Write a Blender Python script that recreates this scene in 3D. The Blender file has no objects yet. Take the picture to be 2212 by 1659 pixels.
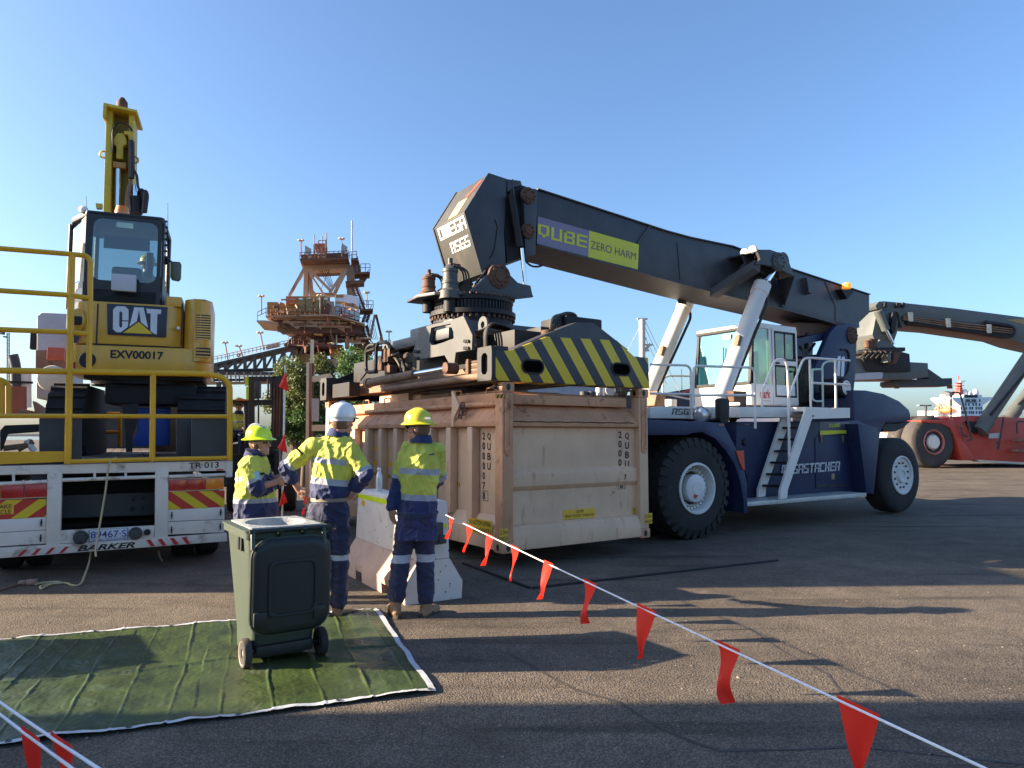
import bpy, bmesh, math, random
from mathutils import Vector, Matrix, noise
V = Vector
R = math.radians
random.seed(7)
scn = bpy.context.scene
COL = scn.collection

# ------------------------------------------------------------------ camera, sky, sun, exposure
CAM_H, PITCH, FOC, CX, CY = 1.61, R(4.1), 1536.0, 1106.0, 829.5   # focal length and centre for a 2212 px wide picture
cam = bpy.data.cameras.new('camera'); cam.sensor_width = 36; cam.lens = 36*FOC/2212
cam.clip_start = .05; cam.clip_end = 6000
camo = bpy.data.objects.new('camera', cam); COL.objects.link(camo)
camo.location = (0, 0, CAM_H); camo.rotation_euler = (R(90)+PITCH, 0, 0)
scn.camera = camo
SUN_EL, SHADOW_DIR = R(20.0), R(2.5)            # shadows run to +X, a touch away from the camera
world = bpy.data.worlds.new('World'); scn.world = world; world.use_nodes = True
wn = world.node_tree; wn.nodes.clear()
sky = wn.nodes.new('ShaderNodeTexSky'); sky.sky_type = 'NISHITA'; sky.sun_disc = False
sky.sun_elevation = SUN_EL; sky.sun_rotation = R(270)-SHADOW_DIR
sky.air_density = 1.0; sky.dust_density = 2.1; sky.ozone_density = 4.8
bg = wn.nodes.new('ShaderNodeBackground'); bg.inputs['Strength'].default_value = .082
wo = wn.nodes.new('ShaderNodeOutputWorld')
wn.links.new(sky.outputs[0], bg.inputs[0]); wn.links.new(bg.outputs[0], wo.inputs[0])
sun = bpy.data.lights.new('sun', 'SUN'); sun.energy = 5.0; sun.angle = R(.53); sun.color = (1, .81, .58)
suno = bpy.data.objects.new('sun', sun); COL.objects.link(suno)
sd = V((math.cos(SUN_EL)*math.cos(SHADOW_DIR), math.cos(SUN_EL)*math.sin(SHADOW_DIR), -math.sin(SUN_EL)))
suno.rotation_euler = sd.to_track_quat('-Z', 'Y').to_euler(); suno.location = (-20, 0, 20)
vs = scn.view_settings
vs.view_transform = 'Standard'; vs.look = 'None'; vs.gamma = 1; vs.exposure = 1.9; vs.use_curve_mapping = False
scn.render.engine = 'CYCLES'

# ------------------------------------------------------------------ helpers: rays, frames
SP, CP = math.sin(PITCH), math.cos(PITCH)
def ray(x, y):
    q = (y-CY)/FOC
    return V(((x-CX)/FOC, CP+SP*q, SP-CP*q))
def at_depth(x, y, D):
    r = ray(x, y); t = D/r.y
    return V((r.x*t, D, CAM_H+r.z*t))
def on_ground(x, y, z=0.0):
    r = ray(x, y); t = (z-CAM_H)/r.z
    return V((r.x*t, r.y*t, z))
def crop(ox, oy, w, rw):                       # coordinates measured on an enlarged detail of the photograph
    k = w/rw*.9217
    return lambda x, y: (ox*.9217+x*k, oy*.9217+y*k)
c11 = crop(0, 200, 560, 2212); c12 = crop(0, 560, 560, 2212); c13 = crop(0, 940, 560, 2020)
c14 = crop(520, 500, 480, 1991); c15 = crop(520, 840, 600, 1555); c16 = crop(820, 580, 740, 2212)
c21 = crop(960, 380, 600, 2212); c22 = crop(1500, 520, 600, 2212); c23 = crop(1500, 780, 700, 2151)
c24 = crop(1960, 660, 440, 1587); c25 = crop(760, 880, 800, 2212); c26 = crop(0, 1360, 1100, 2212)
c27 = crop(1000, 1200, 1400, 2212)
cmL = crop(520, 920, 200, 1037); cmM = crop(640, 930, 260, 1307); cmR = crop(880, 940, 220, 702)
cbn = crop(500, 1190, 300, 1214); ccg = crop(840, 720, 360, 2212); cfk = crop(480, 820, 340, 2169)
csh = crop(2180, 860, 220, 2212)

def tag(o, label=None, cat=None, group=None, kind=None):
    if label: o['label'] = label
    if cat: o['category'] = cat
    if group: o['group'] = group
    if kind: o['kind'] = kind
    return o

class Frame:
    """a thing: an Empty at its base that parents its parts; local x = along, local y = away, z up"""
    def __init__(s, name, label, cat, o, deg=0, group=None, z=0.0, make=True):
        s.o = V((o[0], o[1], z)); a = R(deg); s.a = a
        s.u = V((math.cos(a), math.sin(a), 0)); s.n = V((math.sin(a), -math.cos(a), 0))
        s.M = Matrix.Translation(s.o) @ Matrix.Rotation(a, 4, 'Z'); s.I = s.M.inverted()
        if make:
            s.e = bpy.data.objects.new(name, None); COL.objects.link(s.e)
            s.e.location = s.o; s.e.rotation_euler = (0, 0, a); s.e.empty_display_size = .2
            tag(s.e, label, cat, group)
    def loc(s, w): return s.I @ w
    def px(s, x, y, lat=0.0):                   # on the upright plane at local y = -lat
        r = ray(x, y); c = V((0, 0, CAM_H))
        t = (lat-(c-s.o).dot(s.n))/r.dot(s.n)
        return s.I @ (c+r*t)
    def pa(s, x, y, al):                        # on the upright plane at local x = al
        r = ray(x, y); c = V((0, 0, CAM_H))
        t = (al-(c-s.o).dot(s.u))/r.dot(s.u)
        return s.I @ (c+r*t)
    def pz(s, x, y, z=0.0):
        return s.I @ on_ground(x, y, z)
    def poly(s, c, pts, lat): return [s.px(*c(*p), lat) for p in pts]
    def polya(s, c, pts, al): return [s.pa(*c(*p), al) for p in pts]
    def part(s, name, mb, mat, parent=None, **k): return mb.build(name, mat, parent or s.e, **k)

# ------------------------------------------------------------------ helpers: meshes
class MB:
    def __init__(s, xf=None): s.v = []; s.f = []; s.xf = xf
    def add(s, vs_, fs):
        n = len(s.v)
        s.v += [(s.xf @ V(p)) if s.xf else V(p) for p in vs_]
        s.f += [[i+n for i in f] for f in fs]
        return s
    def box(s, x0, x1, y0, y1, z0, z1, m=None):
        p = [V((x, y, z)) for x in (x0, x1) for y in (y0, y1) for z in (z0, z1)]
        if m: p = [m @ q for q in p]
        return s.add(p, [(0, 1, 3, 2), (4, 6, 7, 5), (0, 4, 5, 1), (2, 3, 7, 6), (0, 2, 6, 4), (1, 5, 7, 3)])
    def prism(s, pts, vec):
        n = len(pts); vec = V(vec); pts = [V(p) for p in pts]
        fs = [list(range(n)), list(range(2*n-1, n-1, -1))]+[[i, (i+1) % n, n+(i+1) % n, n+i] for i in range(n)]
        return s.add(pts+[p+vec for p in pts], fs)
    def ring(s, a, b, vec):                     # two outlines of equal count, extruded: a frame with a hole
        n = len(a); vec = V(vec); a = [V(p) for p in a]; b = [V(p) for p in b]
        v = a+b+[p+vec for p in a]+[p+vec for p in b]; fs = []
        for i in range(n):
            j = (i+1) % n
            fs += [[i, j, n+j, n+i], [2*n+i, 3*n+i, 3*n+j, 2*n+j], [i, 2*n+i, 2*n+j, j], [n+i, n+j, 3*n+j, 3*n+i]]
        return s.add(v, fs)
    def cyl(s, p0, p1, r0, r1=None, n=16):
        p0 = V(p0); p1 = V(p1); r1 = r0 if r1 is None else r1
        d = (p1-p0).normalized(); a = d.orthogonal().normalized(); b = d.cross(a)
        v = []; fs = []
        for p, r in ((p0, r0), (p1, r1)):
            for i in range(n):
                t = 2*math.pi*i/n; v.append(p+(a*math.cos(t)+b*math.sin(t))*r)
        fs = [[i, (i+1) % n, n+(i+1) % n, n+i] for i in range(n)]+[list(range(n))[::-1], list(range(n, 2*n))]
        return s.add(v, fs)
    def lathe(s, prof, o=(0, 0, 0), ax=(0, 0, 1), n=32, a0=0, a1=2*math.pi):
        o = V(o); ax = V(ax).normalized(); a = ax.orthogonal().normalized(); b = ax.cross(a)
        full = abs(a1-a0-2*math.pi) < 1e-6; m = n if full else n+1
        v = []; fs = []; k = len(prof)
        for i in range(m):
            t = a0+(a1-a0)*i/n; e = a*math.cos(t)+b*math.sin(t)
            v += [o+ax*h+e*r for r, h in prof]
        for i in range(n):
            j = (i+1) % m
            fs += [[i*k+q, j*k+q, j*k+q+1, i*k+q+1] for q in range(k-1)]
        return s.add(v, fs)
    def tube(s, pts, r, n=8, bend=0.0, rs=None):
        pts = [V(p) for p in pts]
        if bend:
            q = [pts[0]]
            for i in range(1, len(pts)-1):
                a, b, c = pts[i-1], pts[i], pts[i+1]
                k = min(bend, (a-b).length*.49, (c-b).length*.49)
                p0 = b+(a-b).normalized()*k; p1 = b+(c-b).normalized()*k
                q += [p0.lerp(b, t).lerp(b.lerp(p1, t), t) for t in (0, .25, .5, .75, 1)]
            pts = q+[pts[-1]]
        m = len(pts); v = []; fs = []; up = None
        for i, p in enumerate(pts):
            d = (pts[min(i+1, m-1)]-pts[max(i-1, 0)])
            d = d.normalized() if d.length > 1e-9 else V((0, 0, 1))
            if up is None: up = d.orthogonal().normalized()
            up = (up-d*up.dot(d)); up = up.normalized() if up.length > 1e-6 else d.orthogonal().normalized()
            b = d.cross(up); rr = rs[min(i, len(rs)-1)] if rs else r
            v += [p+(up*math.cos(2*math.pi*j/n)+b*math.sin(2*math.pi*j/n))*rr for j in range(n)]
        for i in range(m-1):
            fs += [[i*n+j, i*n+(j+1) % n, (i+1)*n+(j+1) % n, (i+1)*n+j] for j in range(n)]
        fs += [list(range(n))[::-1], [(m-1)*n+j for j in range(n)]]
        return s.add(v, fs)
    def bar(s, p0, p1, w, h, up=(0, 0, 1)):       # rectangular bar from p0 to p1
        p0 = V(p0); p1 = V(p1); d = (p1-p0).normalized(); up = V(up)
        a = d.cross(up); a = a.normalized() if a.length > 1e-6 else d.orthogonal().normalized(); b = a.cross(d)
        return s.prism([p0+a*w/2+b*h/2, p0-a*w/2+b*h/2, p0-a*w/2-b*h/2, p0+a*w/2-b*h/2], p1-p0)
    def ell(s, c, a, b, d, n=16, m=10):           # ellipsoid with half axes a, b, d (vectors)
        c = V(c); a = V(a); b = V(b); d = V(d); v = [c+d]; fs = []
        for i in range(1, m):
            t = math.pi*i/m
            v += [c+d*math.cos(t)+(a*math.cos(2*math.pi*j/n)+b*math.sin(2*math.pi*j/n))*math.sin(t) for j in range(n)]
        v.append(c-d); L = len(v)-1
        fs += [[0, 1+j, 1+(j+1) % n] for j in range(n)]
        for i in range(m-2):
            fs += [[1+i*n+j, 1+(i+1)*n+j, 1+(i+1)*n+(j+1) % n, 1+i*n+(j+1) % n] for j in range(n)]
        fs += [[L, 1+(m-2)*n+(j+1) % n, 1+(m-2)*n+j] for j in range(n)]
        return s.add(v, fs)
    def cap(s, p0, p1, r0, r1=None, n=14):        # capsule with taper
        p0 = V(p0); p1 = V(p1); r1 = r0 if r1 is None else r1; d = (p1-p0).normalized()
        prof = [(math.sin(t)*r0, -math.cos(t)*r0) for t in [math.pi/2*i/5 for i in range(1, 6)]]
        L = (p1-p0).length
        prof += [(math.sin(t)*r1, L-math.cos(t)*r1) for t in [math.pi/2+math.pi/2*i/5 for i in range(0, 5)]]
        prof = [(1e-4, -r0)]+prof+[(1e-4, L+r1)]
        k = len(s.v); s.lathe(prof, p0, d, n)
        K = len(prof); s.f += [[k+i*K for i in range(n)], [k+i*K+K-1 for i in range(n)][::-1]]
        return s
    def loft(s, rings, caps=True):                # rings: lists of equal count, closed ends
        n = len(rings[0]); v = [p for r in rings for p in r]; fs = []
        for i in range(len(rings)-1):
            fs += [[i*n+j, i*n+(j+1) % n, (i+1)*n+(j+1) % n, (i+1)*n+j] for j in range(n)]
        fs += [list(range(n))[::-1]]+([[(len(rings)-1)*n+j for j in range(n)]] if caps else [])
        return s.add(v, fs)
    def mesh(s, name, mat=None, recalc=True, ang=38, bev=0.0):
        me = bpy.data.meshes.new(name); me.from_pydata([tuple(p) for p in s.v], [], s.f)
        if recalc or bev:
            b = bmesh.new(); b.from_mesh(me)
            if recalc: bmesh.ops.recalc_face_normals(b, faces=b.faces[:])
            if bev:
                es = [e for e in b.edges if len(e.link_faces) == 2 and e.calc_face_angle(0) > R(30)]
                bmesh.ops.bevel(b, geom=es, offset=bev, offset_type='OFFSET', segments=2, profile=.6, affect='EDGES', clamp_overlap=True)
            b.to_mesh(me); b.free()
        me.polygons.foreach_set('use_smooth', [True]*len(me.polygons))
        me.set_sharp_from_angle(angle=R(ang))
        if mat: me.materials.append(mat)
        return me
    def build(s, name, mat, parent=None, recalc=True, ang=38, bev=0.0, kind=None):
        o = bpy.data.objects.new(name, s.mesh(name, mat, recalc, ang, bev)); COL.objects.link(o)
        if parent: o.parent = parent
        if kind: o['kind'] = kind
        return o

def copy_tree(o, parent=None):
    c = o.copy(); COL.objects.link(c); c.parent = parent
    for ch in o.children: copy_tree(ch, c)
    return c

# ------------------------------------------------------------------ helpers: materials
MC = {}
def nd(t, ty, **k):
    n = t.nodes.new(ty)
    for a, b in k.items(): setattr(n, a, b)
    return n
def mat(name, col, rough=.5, metal=0.0, var=.15, vsc=2.5, dirt=None, damt=.45, dsc=2.0, streak=0.0, bump=.0, bsc=60, spec=.5, coat=0.0, trans=None, emit=None, chips=None):
    if name in MC: return MC[name]
    m = bpy.data.materials.new(name); m.use_nodes = True; t = m.node_tree; L = t.links.new
    b = t.nodes['Principled BSDF']; b.inputs['Roughness'].default_value = rough; b.inputs['Metallic'].default_value = metal
    b.inputs['Specular IOR Level'].default_value = spec
    if coat: b.inputs['Coat Weight'].default_value = coat; b.inputs['Coat Roughness'].default_value = .12
    tc = nd(t, 'ShaderNodeTexCoord')
    n1 = nd(t, 'ShaderNodeTexNoise'); n1.inputs['Scale'].default_value = vsc; n1.inputs['Detail'].default_value = 8; n1.inputs['Roughness'].default_value = .62
    L(tc.outputs['Object'], n1.inputs['Vector'])
    mr = nd(t, 'ShaderNodeMapRange'); L(n1.outputs['Fac'], mr.inputs[0])
    mr.inputs[1].default_value = .3; mr.inputs[2].default_value = .7; mr.inputs[3].default_value = 1-var; mr.inputs[4].default_value = 1+var
    mx = nd(t, 'ShaderNodeMix', data_type='RGBA', blend_type='MULTIPLY'); mx.inputs[0].default_value = 1
    mx.inputs[6].default_value = (*col, 1); L(mr.outputs[0], mx.inputs[7]); out = mx.outputs[2]
    rsock = None
    if dirt:
        mp = nd(t, 'ShaderNodeMapping'); L(tc.outputs['Object'], mp.inputs[0]); mp.inputs['Scale'].default_value = (1, 1, 1-.9*streak)
        n2 = nd(t, 'ShaderNodeTexNoise'); n2.inputs['Scale'].default_value = dsc*(1+3*streak); n2.inputs['Detail'].default_value = 9; n2.inputs['Roughness'].default_value = .68
        L(mp.outputs[0], n2.inputs['Vector'])
        rp = nd(t, 'ShaderNodeMapRange'); L(n2.outputs['Fac'], rp.inputs[0]); rp.interpolation_type = 'SMOOTHSTEP'
        e0 = .72-.35*damt; rp.inputs[1].default_value = e0; rp.inputs[2].default_value = e0+.14
        rp.inputs[3].default_value = 0; rp.inputs[4].default_value = min(1, .55+damt*.45)
        m2 = nd(t, 'ShaderNodeMix', data_type='RGBA'); L(rp.outputs[0], m2.inputs[0]); L(out, m2.inputs[6]); m2.inputs[7].default_value = (*dirt, 1)
        out = m2.outputs[2]
        r2 = nd(t, 'ShaderNodeMapRange'); L(rp.outputs[0], r2.inputs[0]); r2.inputs[3].default_value = rough; r2.inputs[4].default_value = min(.92, rough+.3); rsock = r2.outputs[0]
    if chips:                                     # scuffs, chips and rust spots: colour, threshold, scale
        n4 = nd(t, 'ShaderNodeTexNoise'); n4.inputs['Scale'].default_value = chips[2]; n4.inputs['Detail'].default_value = 12; n4.inputs['Roughness'].default_value = .78; n4.inputs['Distortion'].default_value = .6; L(tc.outputs['Object'], n4.inputs['Vector'])
        r4 = nd(t, 'ShaderNodeMapRange'); L(n4.outputs['Fac'], r4.inputs[0]); r4.inputs[1].default_value = chips[1]; r4.inputs[2].default_value = chips[1]+.035
        m4 = nd(t, 'ShaderNodeMix', data_type='RGBA'); L(r4.outputs[0], m4.inputs[0]); L(out, m4.inputs[6]); m4.inputs[7].default_value = (*chips[0], 1); out = m4.outputs[2]
    L(out, b.inputs['Base Color'])
    if rsock is None:
        r2 = nd(t, 'ShaderNodeMapRange'); L(n1.outputs['Fac'], r2.inputs[0]); r2.inputs[1].default_value = .3; r2.inputs[2].default_value = .7
        r2.inputs[3].default_value = max(.03, rough-.09); r2.inputs[4].default_value = min(1, rough+.09); rsock = r2.outputs[0]
    L(rsock, b.inputs['Roughness'])
    if bump:
        n3 = nd(t, 'ShaderNodeTexNoise'); n3.inputs['Scale'].default_value = bsc; n3.inputs['Detail'].default_value = 4; L(tc.outputs['Object'], n3.inputs['Vector'])
        bp = nd(t, 'ShaderNodeBump'); bp.inputs['Strength'].default_value = bump; bp.inputs['Distance'].default_value = .01
        L(n3.outputs['Fac'], bp.inputs['Height']); L(bp.outputs[0], b.inputs['Normal'])
    if emit: b.inputs['Emission Color'].default_value = (*emit[0], 1); b.inputs['Emission Strength'].default_value = emit[1]
    if trans:                                    # thin cloth lets light through
        o = t.nodes['Material Output']; tr = nd(t, 'ShaderNodeBsdfTranslucent'); L(out, tr.inputs[0])
        ms = nd(t, 'ShaderNodeMixShader'); ms.inputs[0].default_value = trans; L(b.outputs[0], ms.inputs[1]); L(tr.outputs[0], ms.inputs[2]); L(ms.outputs[0], o.inputs[0])
    MC[name] = m
    return m
def glass(name, tint, refl=.5):
    if name in MC: return MC[name]
    m = bpy.data.materials.new(name); m.use_nodes = True; t = m.node_tree; L = t.links.new; t.nodes.remove(t.nodes['Principled BSDF'])
    tr = nd(t, 'ShaderNodeBsdfTransparent'); tr.inputs[0].default_value = (*tint, 1)
    gl = nd(t, 'ShaderNodeBsdfGlossy'); gl.inputs['Roughness'].default_value = .03; gl.inputs[0].default_value = (.95, .97, 1, 1)
    fr = nd(t, 'ShaderNodeFresnel'); fr.inputs[0].default_value = 1.5
    mr = nd(t, 'ShaderNodeMapRange'); L(fr.outputs[0], mr.inputs[0]); mr.inputs[2].default_value = .5; mr.inputs[3].default_value = refl*.12; mr.inputs[4].default_value = min(1, refl*1.3)
    ms = nd(t, 'ShaderNodeMixShader'); L(mr.outputs[0], ms.inputs[0]); L(tr.outputs[0], ms.inputs[1]); L(gl.outputs[0], ms.inputs[2])
    L(ms.outputs[0], t.nodes['Material Output'].inputs[0]); MC[name] = m
    return m

RUST = (.13, .045, .018)
DUST = (.33, .2, .12)
m_white = mat('white_paint', (.74, .7, .64), .42, dirt=(.34, .27, .2), damt=.2, dsc=3, var=.06)
m_trailer = mat('trailer_white', (.7, .64, .56), .5, dirt=(.24, .17, .12), damt=.55, dsc=3.5, var=.08, chips=((.17, .1, .07), .66, 6))
m_gboom = mat('boom_grey', (.043, .046, .055), .5, dirt=(.115, .09, .07), damt=.42, dsc=1.6, streak=.65, var=.25, chips=((.1, .055, .035), .69, 5))
m_grey = mat('machine_grey', (.065, .068, .066), .55, dirt=(.2, .12, .07), damt=.45, dsc=3, var=.2)
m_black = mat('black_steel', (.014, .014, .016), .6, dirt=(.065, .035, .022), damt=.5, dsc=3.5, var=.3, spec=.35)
m_rust = mat('rusty_steel', (.11, .055, .032), .8, dirt=(.05, .022, .014), damt=.5, dsc=6, var=.3, bump=.3)
m_dusty = mat('dusty_steel', (.22, .135, .085), .75, dirt=(.14, .07, .04), damt=.45, dsc=4, var=.25)
m_blue = mat('chassis_blue', (.015, .024, .07), .5, dirt=(.06, .055, .06), damt=.42, dsc=1.8, streak=.4, var=.2, spec=.35, chips=((.12, .1, .1), .7, 7))
m_chrome = mat('chrome_rod', (.75, .77, .8), .12, metal=1, var=.05)
m_rubber = mat('tyre_rubber', (.02, .019, .019), .85, dirt=(.06, .05, .042), damt=.42, dsc=4, var=.3, bump=.3, bsc=40)
m_rubberpink = mat('dusty_tyre', (.055, .049, .045), .9, dirt=(.1, .085, .073), damt=.5, dsc=3, var=.25, bump=.2)
m_hose = mat('hydraulic_hose', (.03, .024, .02), .6, dirt=(.16, .085, .05), damt=.5, dsc=6, var=.3)
m_cyl = mat('cylinder_white', (.63, .61, .57), .4, dirt=(.3, .22, .16), damt=.25, dsc=3, var=.07)
m_rim = mat('rim_white', (.64, .62, .59), .5, var=.12, dirt=(.2, .17, .14), damt=.4, dsc=7)
m_yel = mat('sign_yellow', (.72, .43, .03), .5, var=.1)
m_void = mat('hole_shade_black', (.003, .003, .003), 1, spec=.02)  # flat black standing in for the darkness inside holes
m_ink = mat('black_ink', (.012, .012, .014), .55, var=.1)
m_whiteink = mat('white_ink', (.72, .72, .74), .5, var=.08, dirt=(.3, .3, .3), damt=.2, dsc=12)
m_red = mat('red_lens', (.42, .012, .012), .25, var=.1, coat=.5)
m_amber = mat('amber_lens', (.72, .2, .01), .25, var=.1, coat=.5)
m_glass = glass('cab_glass_teal', (.42, .72, .72), .3)
m_glassd = glass('cab_glass_clear', (.6, .62, .48), .4)

# ------------------------------------------------------------------ helpers: writing
def quadmap(q, pts):                              # unit square -> quad (bl, br, tr, tl)
    bl, br, tr, tl = q
    return [bl*(1-u)*(1-w)+br*u*(1-w)+tr*u*w+tl*(1-u)*w for u, w in pts]
def letters(fr, txt, quad, mt, parent=None, name='lettering', off=.004, bold=0.0, shear=0.0, sp=1.0):
    cu = bpy.data.curves.new(name, 'FONT'); cu.body = txt; cu.size = 1; cu.offset = bold; cu.shear = shear; cu.space_character = sp; cu.resolution_u = 4; cu.fill_mode = 'FRONT'
    cu.align_x = 'CENTER'; cu.space_line = .85
    o = bpy.data.objects.new(name, cu); COL.objects.link(o)
    dg = bpy.context.evaluated_depsgraph_get(); dg.update()
    me = bpy.data.meshes.new_from_object(o.evaluated_get(dg)); bpy.data.objects.remove(o); bpy.data.curves.remove(cu)
    co = [v.co.copy() for v in me.vertices]; fs = [list(p.vertices) for p in me.polygons]; bpy.data.meshes.remove(me)
    x0 = min(c.x for c in co); x1 = max(c.x for c in co); y0 = min(c.y for c in co); y1 = max(c.y for c in co)
    q = [V(p) for p in quad]; nrm = (q[1]-q[0]).cross(q[3]-q[0]).normalized()*off
    mb = MB(); mb.add([p+nrm for p in quadmap(q, [((c.x-x0)/(x1-x0), (c.y-y0)/(y1-y0)) for c in co])], fs)
    return mb.build(name, mt, parent or fr.e, recalc=False)
# a square display alphabet: strokes on a 4 x 6 grid, given as (x0, y0, x1, y1) boxes
GL = {'Q': [(0, 1, 1, 6), (3, 1, 4, 6), (0, 5, 4, 6), (0, 1, 1.6, 2), (2.6, 1, 4, 2), (1.6, 0, 2.7, 1.4)],
 'U': [(0, 0, 1, 6), (3, 0, 4, 6), (0, 0, 4, 1)], 'B': [(0, 0, 1, 6), (3, 0, 4, 2.7), (3, 3.3, 4, 6), (0, 0, 4, 1), (0, 5, 4, 6), (0, 2.5, 3.4, 3.5)],
 'E': [(0, 0, 1, 6), (0, 0, 4, 1), (0, 5, 4, 6), (1, 2.5, 4, 3.5)], 'O': [(0, 0, 1.1, 6), (2.9, 0, 4, 6), (0, 0, 4, 1), (0, 5, 4, 6)],
 'M': [(0, 0, 1, 6), (1.5, 0, 2.5, 5.4), (3, 0, 4, 6), (0, 5, 4, 6)], 'G': [(0, 0, 1, 6), (0, 0, 4, 1), (0, 5, 4, 6), (3, 0, 4, 3.3), (2, 2.5, 4, 3.4)],
 'A': [(0, 0, 1, 6), (3, 0, 4, 6), (0, 5, 4, 6), (0, 2.4, 4, 3.2)], 'R': [(0, 0, 1, 6), (3, 3, 4, 6), (0, 5, 4, 6), (0, 2.6, 4, 3.4), (2.6, 0, 3.8, 2.8)],
 'S': [(0, 0, 4, 1), (0, 5, 4, 6), (0, 2.5, 4, 3.4), (0, 2.6, 1, 6), (3, 0, 4, 3.3)], 'T': [(0, 5, 4, 6), (1.4, 0, 2.6, 6)],
 'C': [(0, 0, 1.1, 6), (0, 0, 4, 1), (0, 5, 4, 6)], 'K': [(0, 0, 1.1, 6), (1, 2.5, 3, 3.5), (2.6, 0, 3.8, 2.8), (2.6, 3.2, 3.8, 6)],
 '6': [(0, 0, 1, 6), (0, 5, 4, 6), (0, 0, 4, 1), (3, 0, 4, 3.4), (0, 2.6, 4, 3.4)], '5': [(0, 0, 4, 1), (0, 5, 4, 6), (0, 2.6, 4, 3.4), (0, 3, 1, 6), (3, 0, 4, 3.2)]}
def blocks(fr, txt, quad, mt, parent=None, name='lettering', off=.004, gap=1.0, slit=None, shear=0.0):
    W = len(txt)*(4+gap)-gap; pts = []; fs = []
    for i, ch in enumerate(txt):
        for (x0, y0, x1, y1) in GL[ch]:
            seg = [(y0, y1)]
            if slit: seg = [(a, b) for a, b in ((y0, min(y1, slit[0])), (max(y0, slit[1]), y1)) if b > a+1e-3]
            for a, b in seg:
                k = len(pts); ox = i*(4+gap)
                pts += [((ox+x+shear*y)/W, y/6) for x, y in ((x0, a), (x1, a), (x1, b), (x0, b))]; fs.append([k, k+1, k+2, k+3])
    q = [V(p) for p in quad]; nrm = (q[1]-q[0]).cross(q[3]-q[0]).normalized()
    mb = MB(); p3 = quadmap(q, pts)
    mb.add([p+nrm*(off+.0004*(i//4 % 4)) for i, p in enumerate(p3)], fs)
    return mb.build(name, mt, parent or fr.e, recalc=False)
def plate(fr, quad, mt, parent=None, name='plate', off=.002, th=.002):
    q = [V(p) for p in quad]; n = (q[1]-q[0]).cross(q[3]-q[0]).normalized()
    return MB().prism([p+n*off for p in q], n*th).build(name, mt, parent or fr.e)
# ------------------------------------------------------------------ the setting
def gz(y):                                       # the yard drains to a shallow swale and rises again behind it
    t = max(0, min(1, (y-18)/9)); return .34*t*t*(3-2*t)
def asphalt():
    m = bpy.data.materials.new('asphalt'); m.use_nodes = True; t = m.node_tree; L = t.links.new; b = t.nodes['Principled BSDF']
    tc = nd(t, 'ShaderNodeTexCoord'); O = tc.outputs['Object']
    def N(sc, det=6, rg=.6):
        n = nd(t, 'ShaderNodeTexNoise'); n.inputs['Scale'].default_value = sc; n.inputs['Detail'].default_value = det; n.inputs['Roughness'].default_value = rg; L(O, n.inputs['Vector']); return n
    big = N(.35); mid = N(2.2, 8, .7); fine = N(70, 3, .7)
    vo = nd(t, 'ShaderNodeTexVoronoi'); vo.inputs['Scale'].default_value = 80; L(O, vo.inputs['Vector'])
    cr = nd(t, 'ShaderNodeValToRGB'); L(vo.outputs['Distance'], cr.inputs[0])
    cr.color_ramp.elements[0].position = .08; cr.color_ramp.elements[0].color = (.205, .163, .122, 1)
    cr.color_ramp.elements[1].position = .62; cr.color_ramp.elements[1].color = (.085, .07, .055, 1)
    def scl(sock, a, b_, lo=.3, hi=.7):
        r = nd(t, 'ShaderNodeMapRange'); L(sock, r.inputs[0]); r.inputs[1].default_value = lo; r.inputs[2].default_value = hi; r.inputs[3].default_value = a; r.inputs[4].default_value = b_; return r.outputs[0]
    def mul(a, f):
        x = nd(t, 'ShaderNodeMix', data_type='RGBA', blend_type='MULTIPLY'); x.inputs[0].default_value = 1; L(a, x.inputs[6]); L(f, x.inputs[7]); return x.outputs[2]
    wh = nd(t, 'ShaderNodeTexWhiteNoise'); L(vo.outputs['Position'], wh.inputs[0])
    c = mul(cr.outputs[0], scl(big.outputs['Fac'], .72, 1.25)); c = mul(c, scl(mid.outputs['Fac'], .7, 1.3)); c = mul(c, scl(wh.outputs[0], .78, 1.22, 0, 1)); c = mul(c, scl(fine.outputs['Fac'], .75, 1.25))
    # oil and tyre marks with a shape of their own
    mp = nd(t, 'ShaderNodeMapping'); L(O, mp.inputs[0]); mp.inputs['Rotation'].default_value = (0, 0, R(-33)); mp.inputs['Scale'].default_value = (.12, 1.3, 1)
    tm = nd(t, 'ShaderNodeTexNoise'); tm.inputs['Scale'].default_value = 2.2; tm.inputs['Detail'].default_value = 5; L(mp.outputs[0], tm.inputs['Vector'])
    c = mul(c, scl(tm.outputs['Fac'], 1.0, .55, .56, .68))
    st = N(1.1, 9, .75); c = mul(c, scl(st.outputs['Fac'], 1, .45, .58, .72))
    L(c, b.inputs['Base Color']); b.inputs['Roughness'].default_value = .85; b.inputs['Specular IOR Level'].default_value = .3
    bp = nd(t, 'ShaderNodeBump'); bp.inputs['Strength'].default_value = .6; bp.inputs['Distance'].default_value = .009; bp.invert = True; L(vo.outputs['Distance'], bp.inputs['Height'])
    b2 = nd(t, 'ShaderNodeBump'); b2.inputs['Strength'].default_value = .35; b2.inputs['Distance'].default_value = .05; L(mid.outputs['Fac'], b2.inputs['Height']); L(bp.outputs[0], b2.inputs['Normal']); L(b2.outputs[0], b.inputs['Normal'])
    return m
g = MB(); ys = [-60, -5, 5, 10, 15]+[18+i for i in range(10)]+[40, 90, 190]; xs = [-260, -60, -20, -8, 0, 8, 20, 60, 200]
g.add([(x, y, gz(y)) for y in ys for x in xs], [[j*len(xs)+i, j*len(xs)+i+1, (j+1)*len(xs)+i+1, (j+1)*len(xs)+i] for j in range(len(ys)-1) for i in range(len(xs)-1)])
m_asphalt = asphalt()
ground = tag(g.build('ground', m_asphalt), kind='structure')
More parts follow.
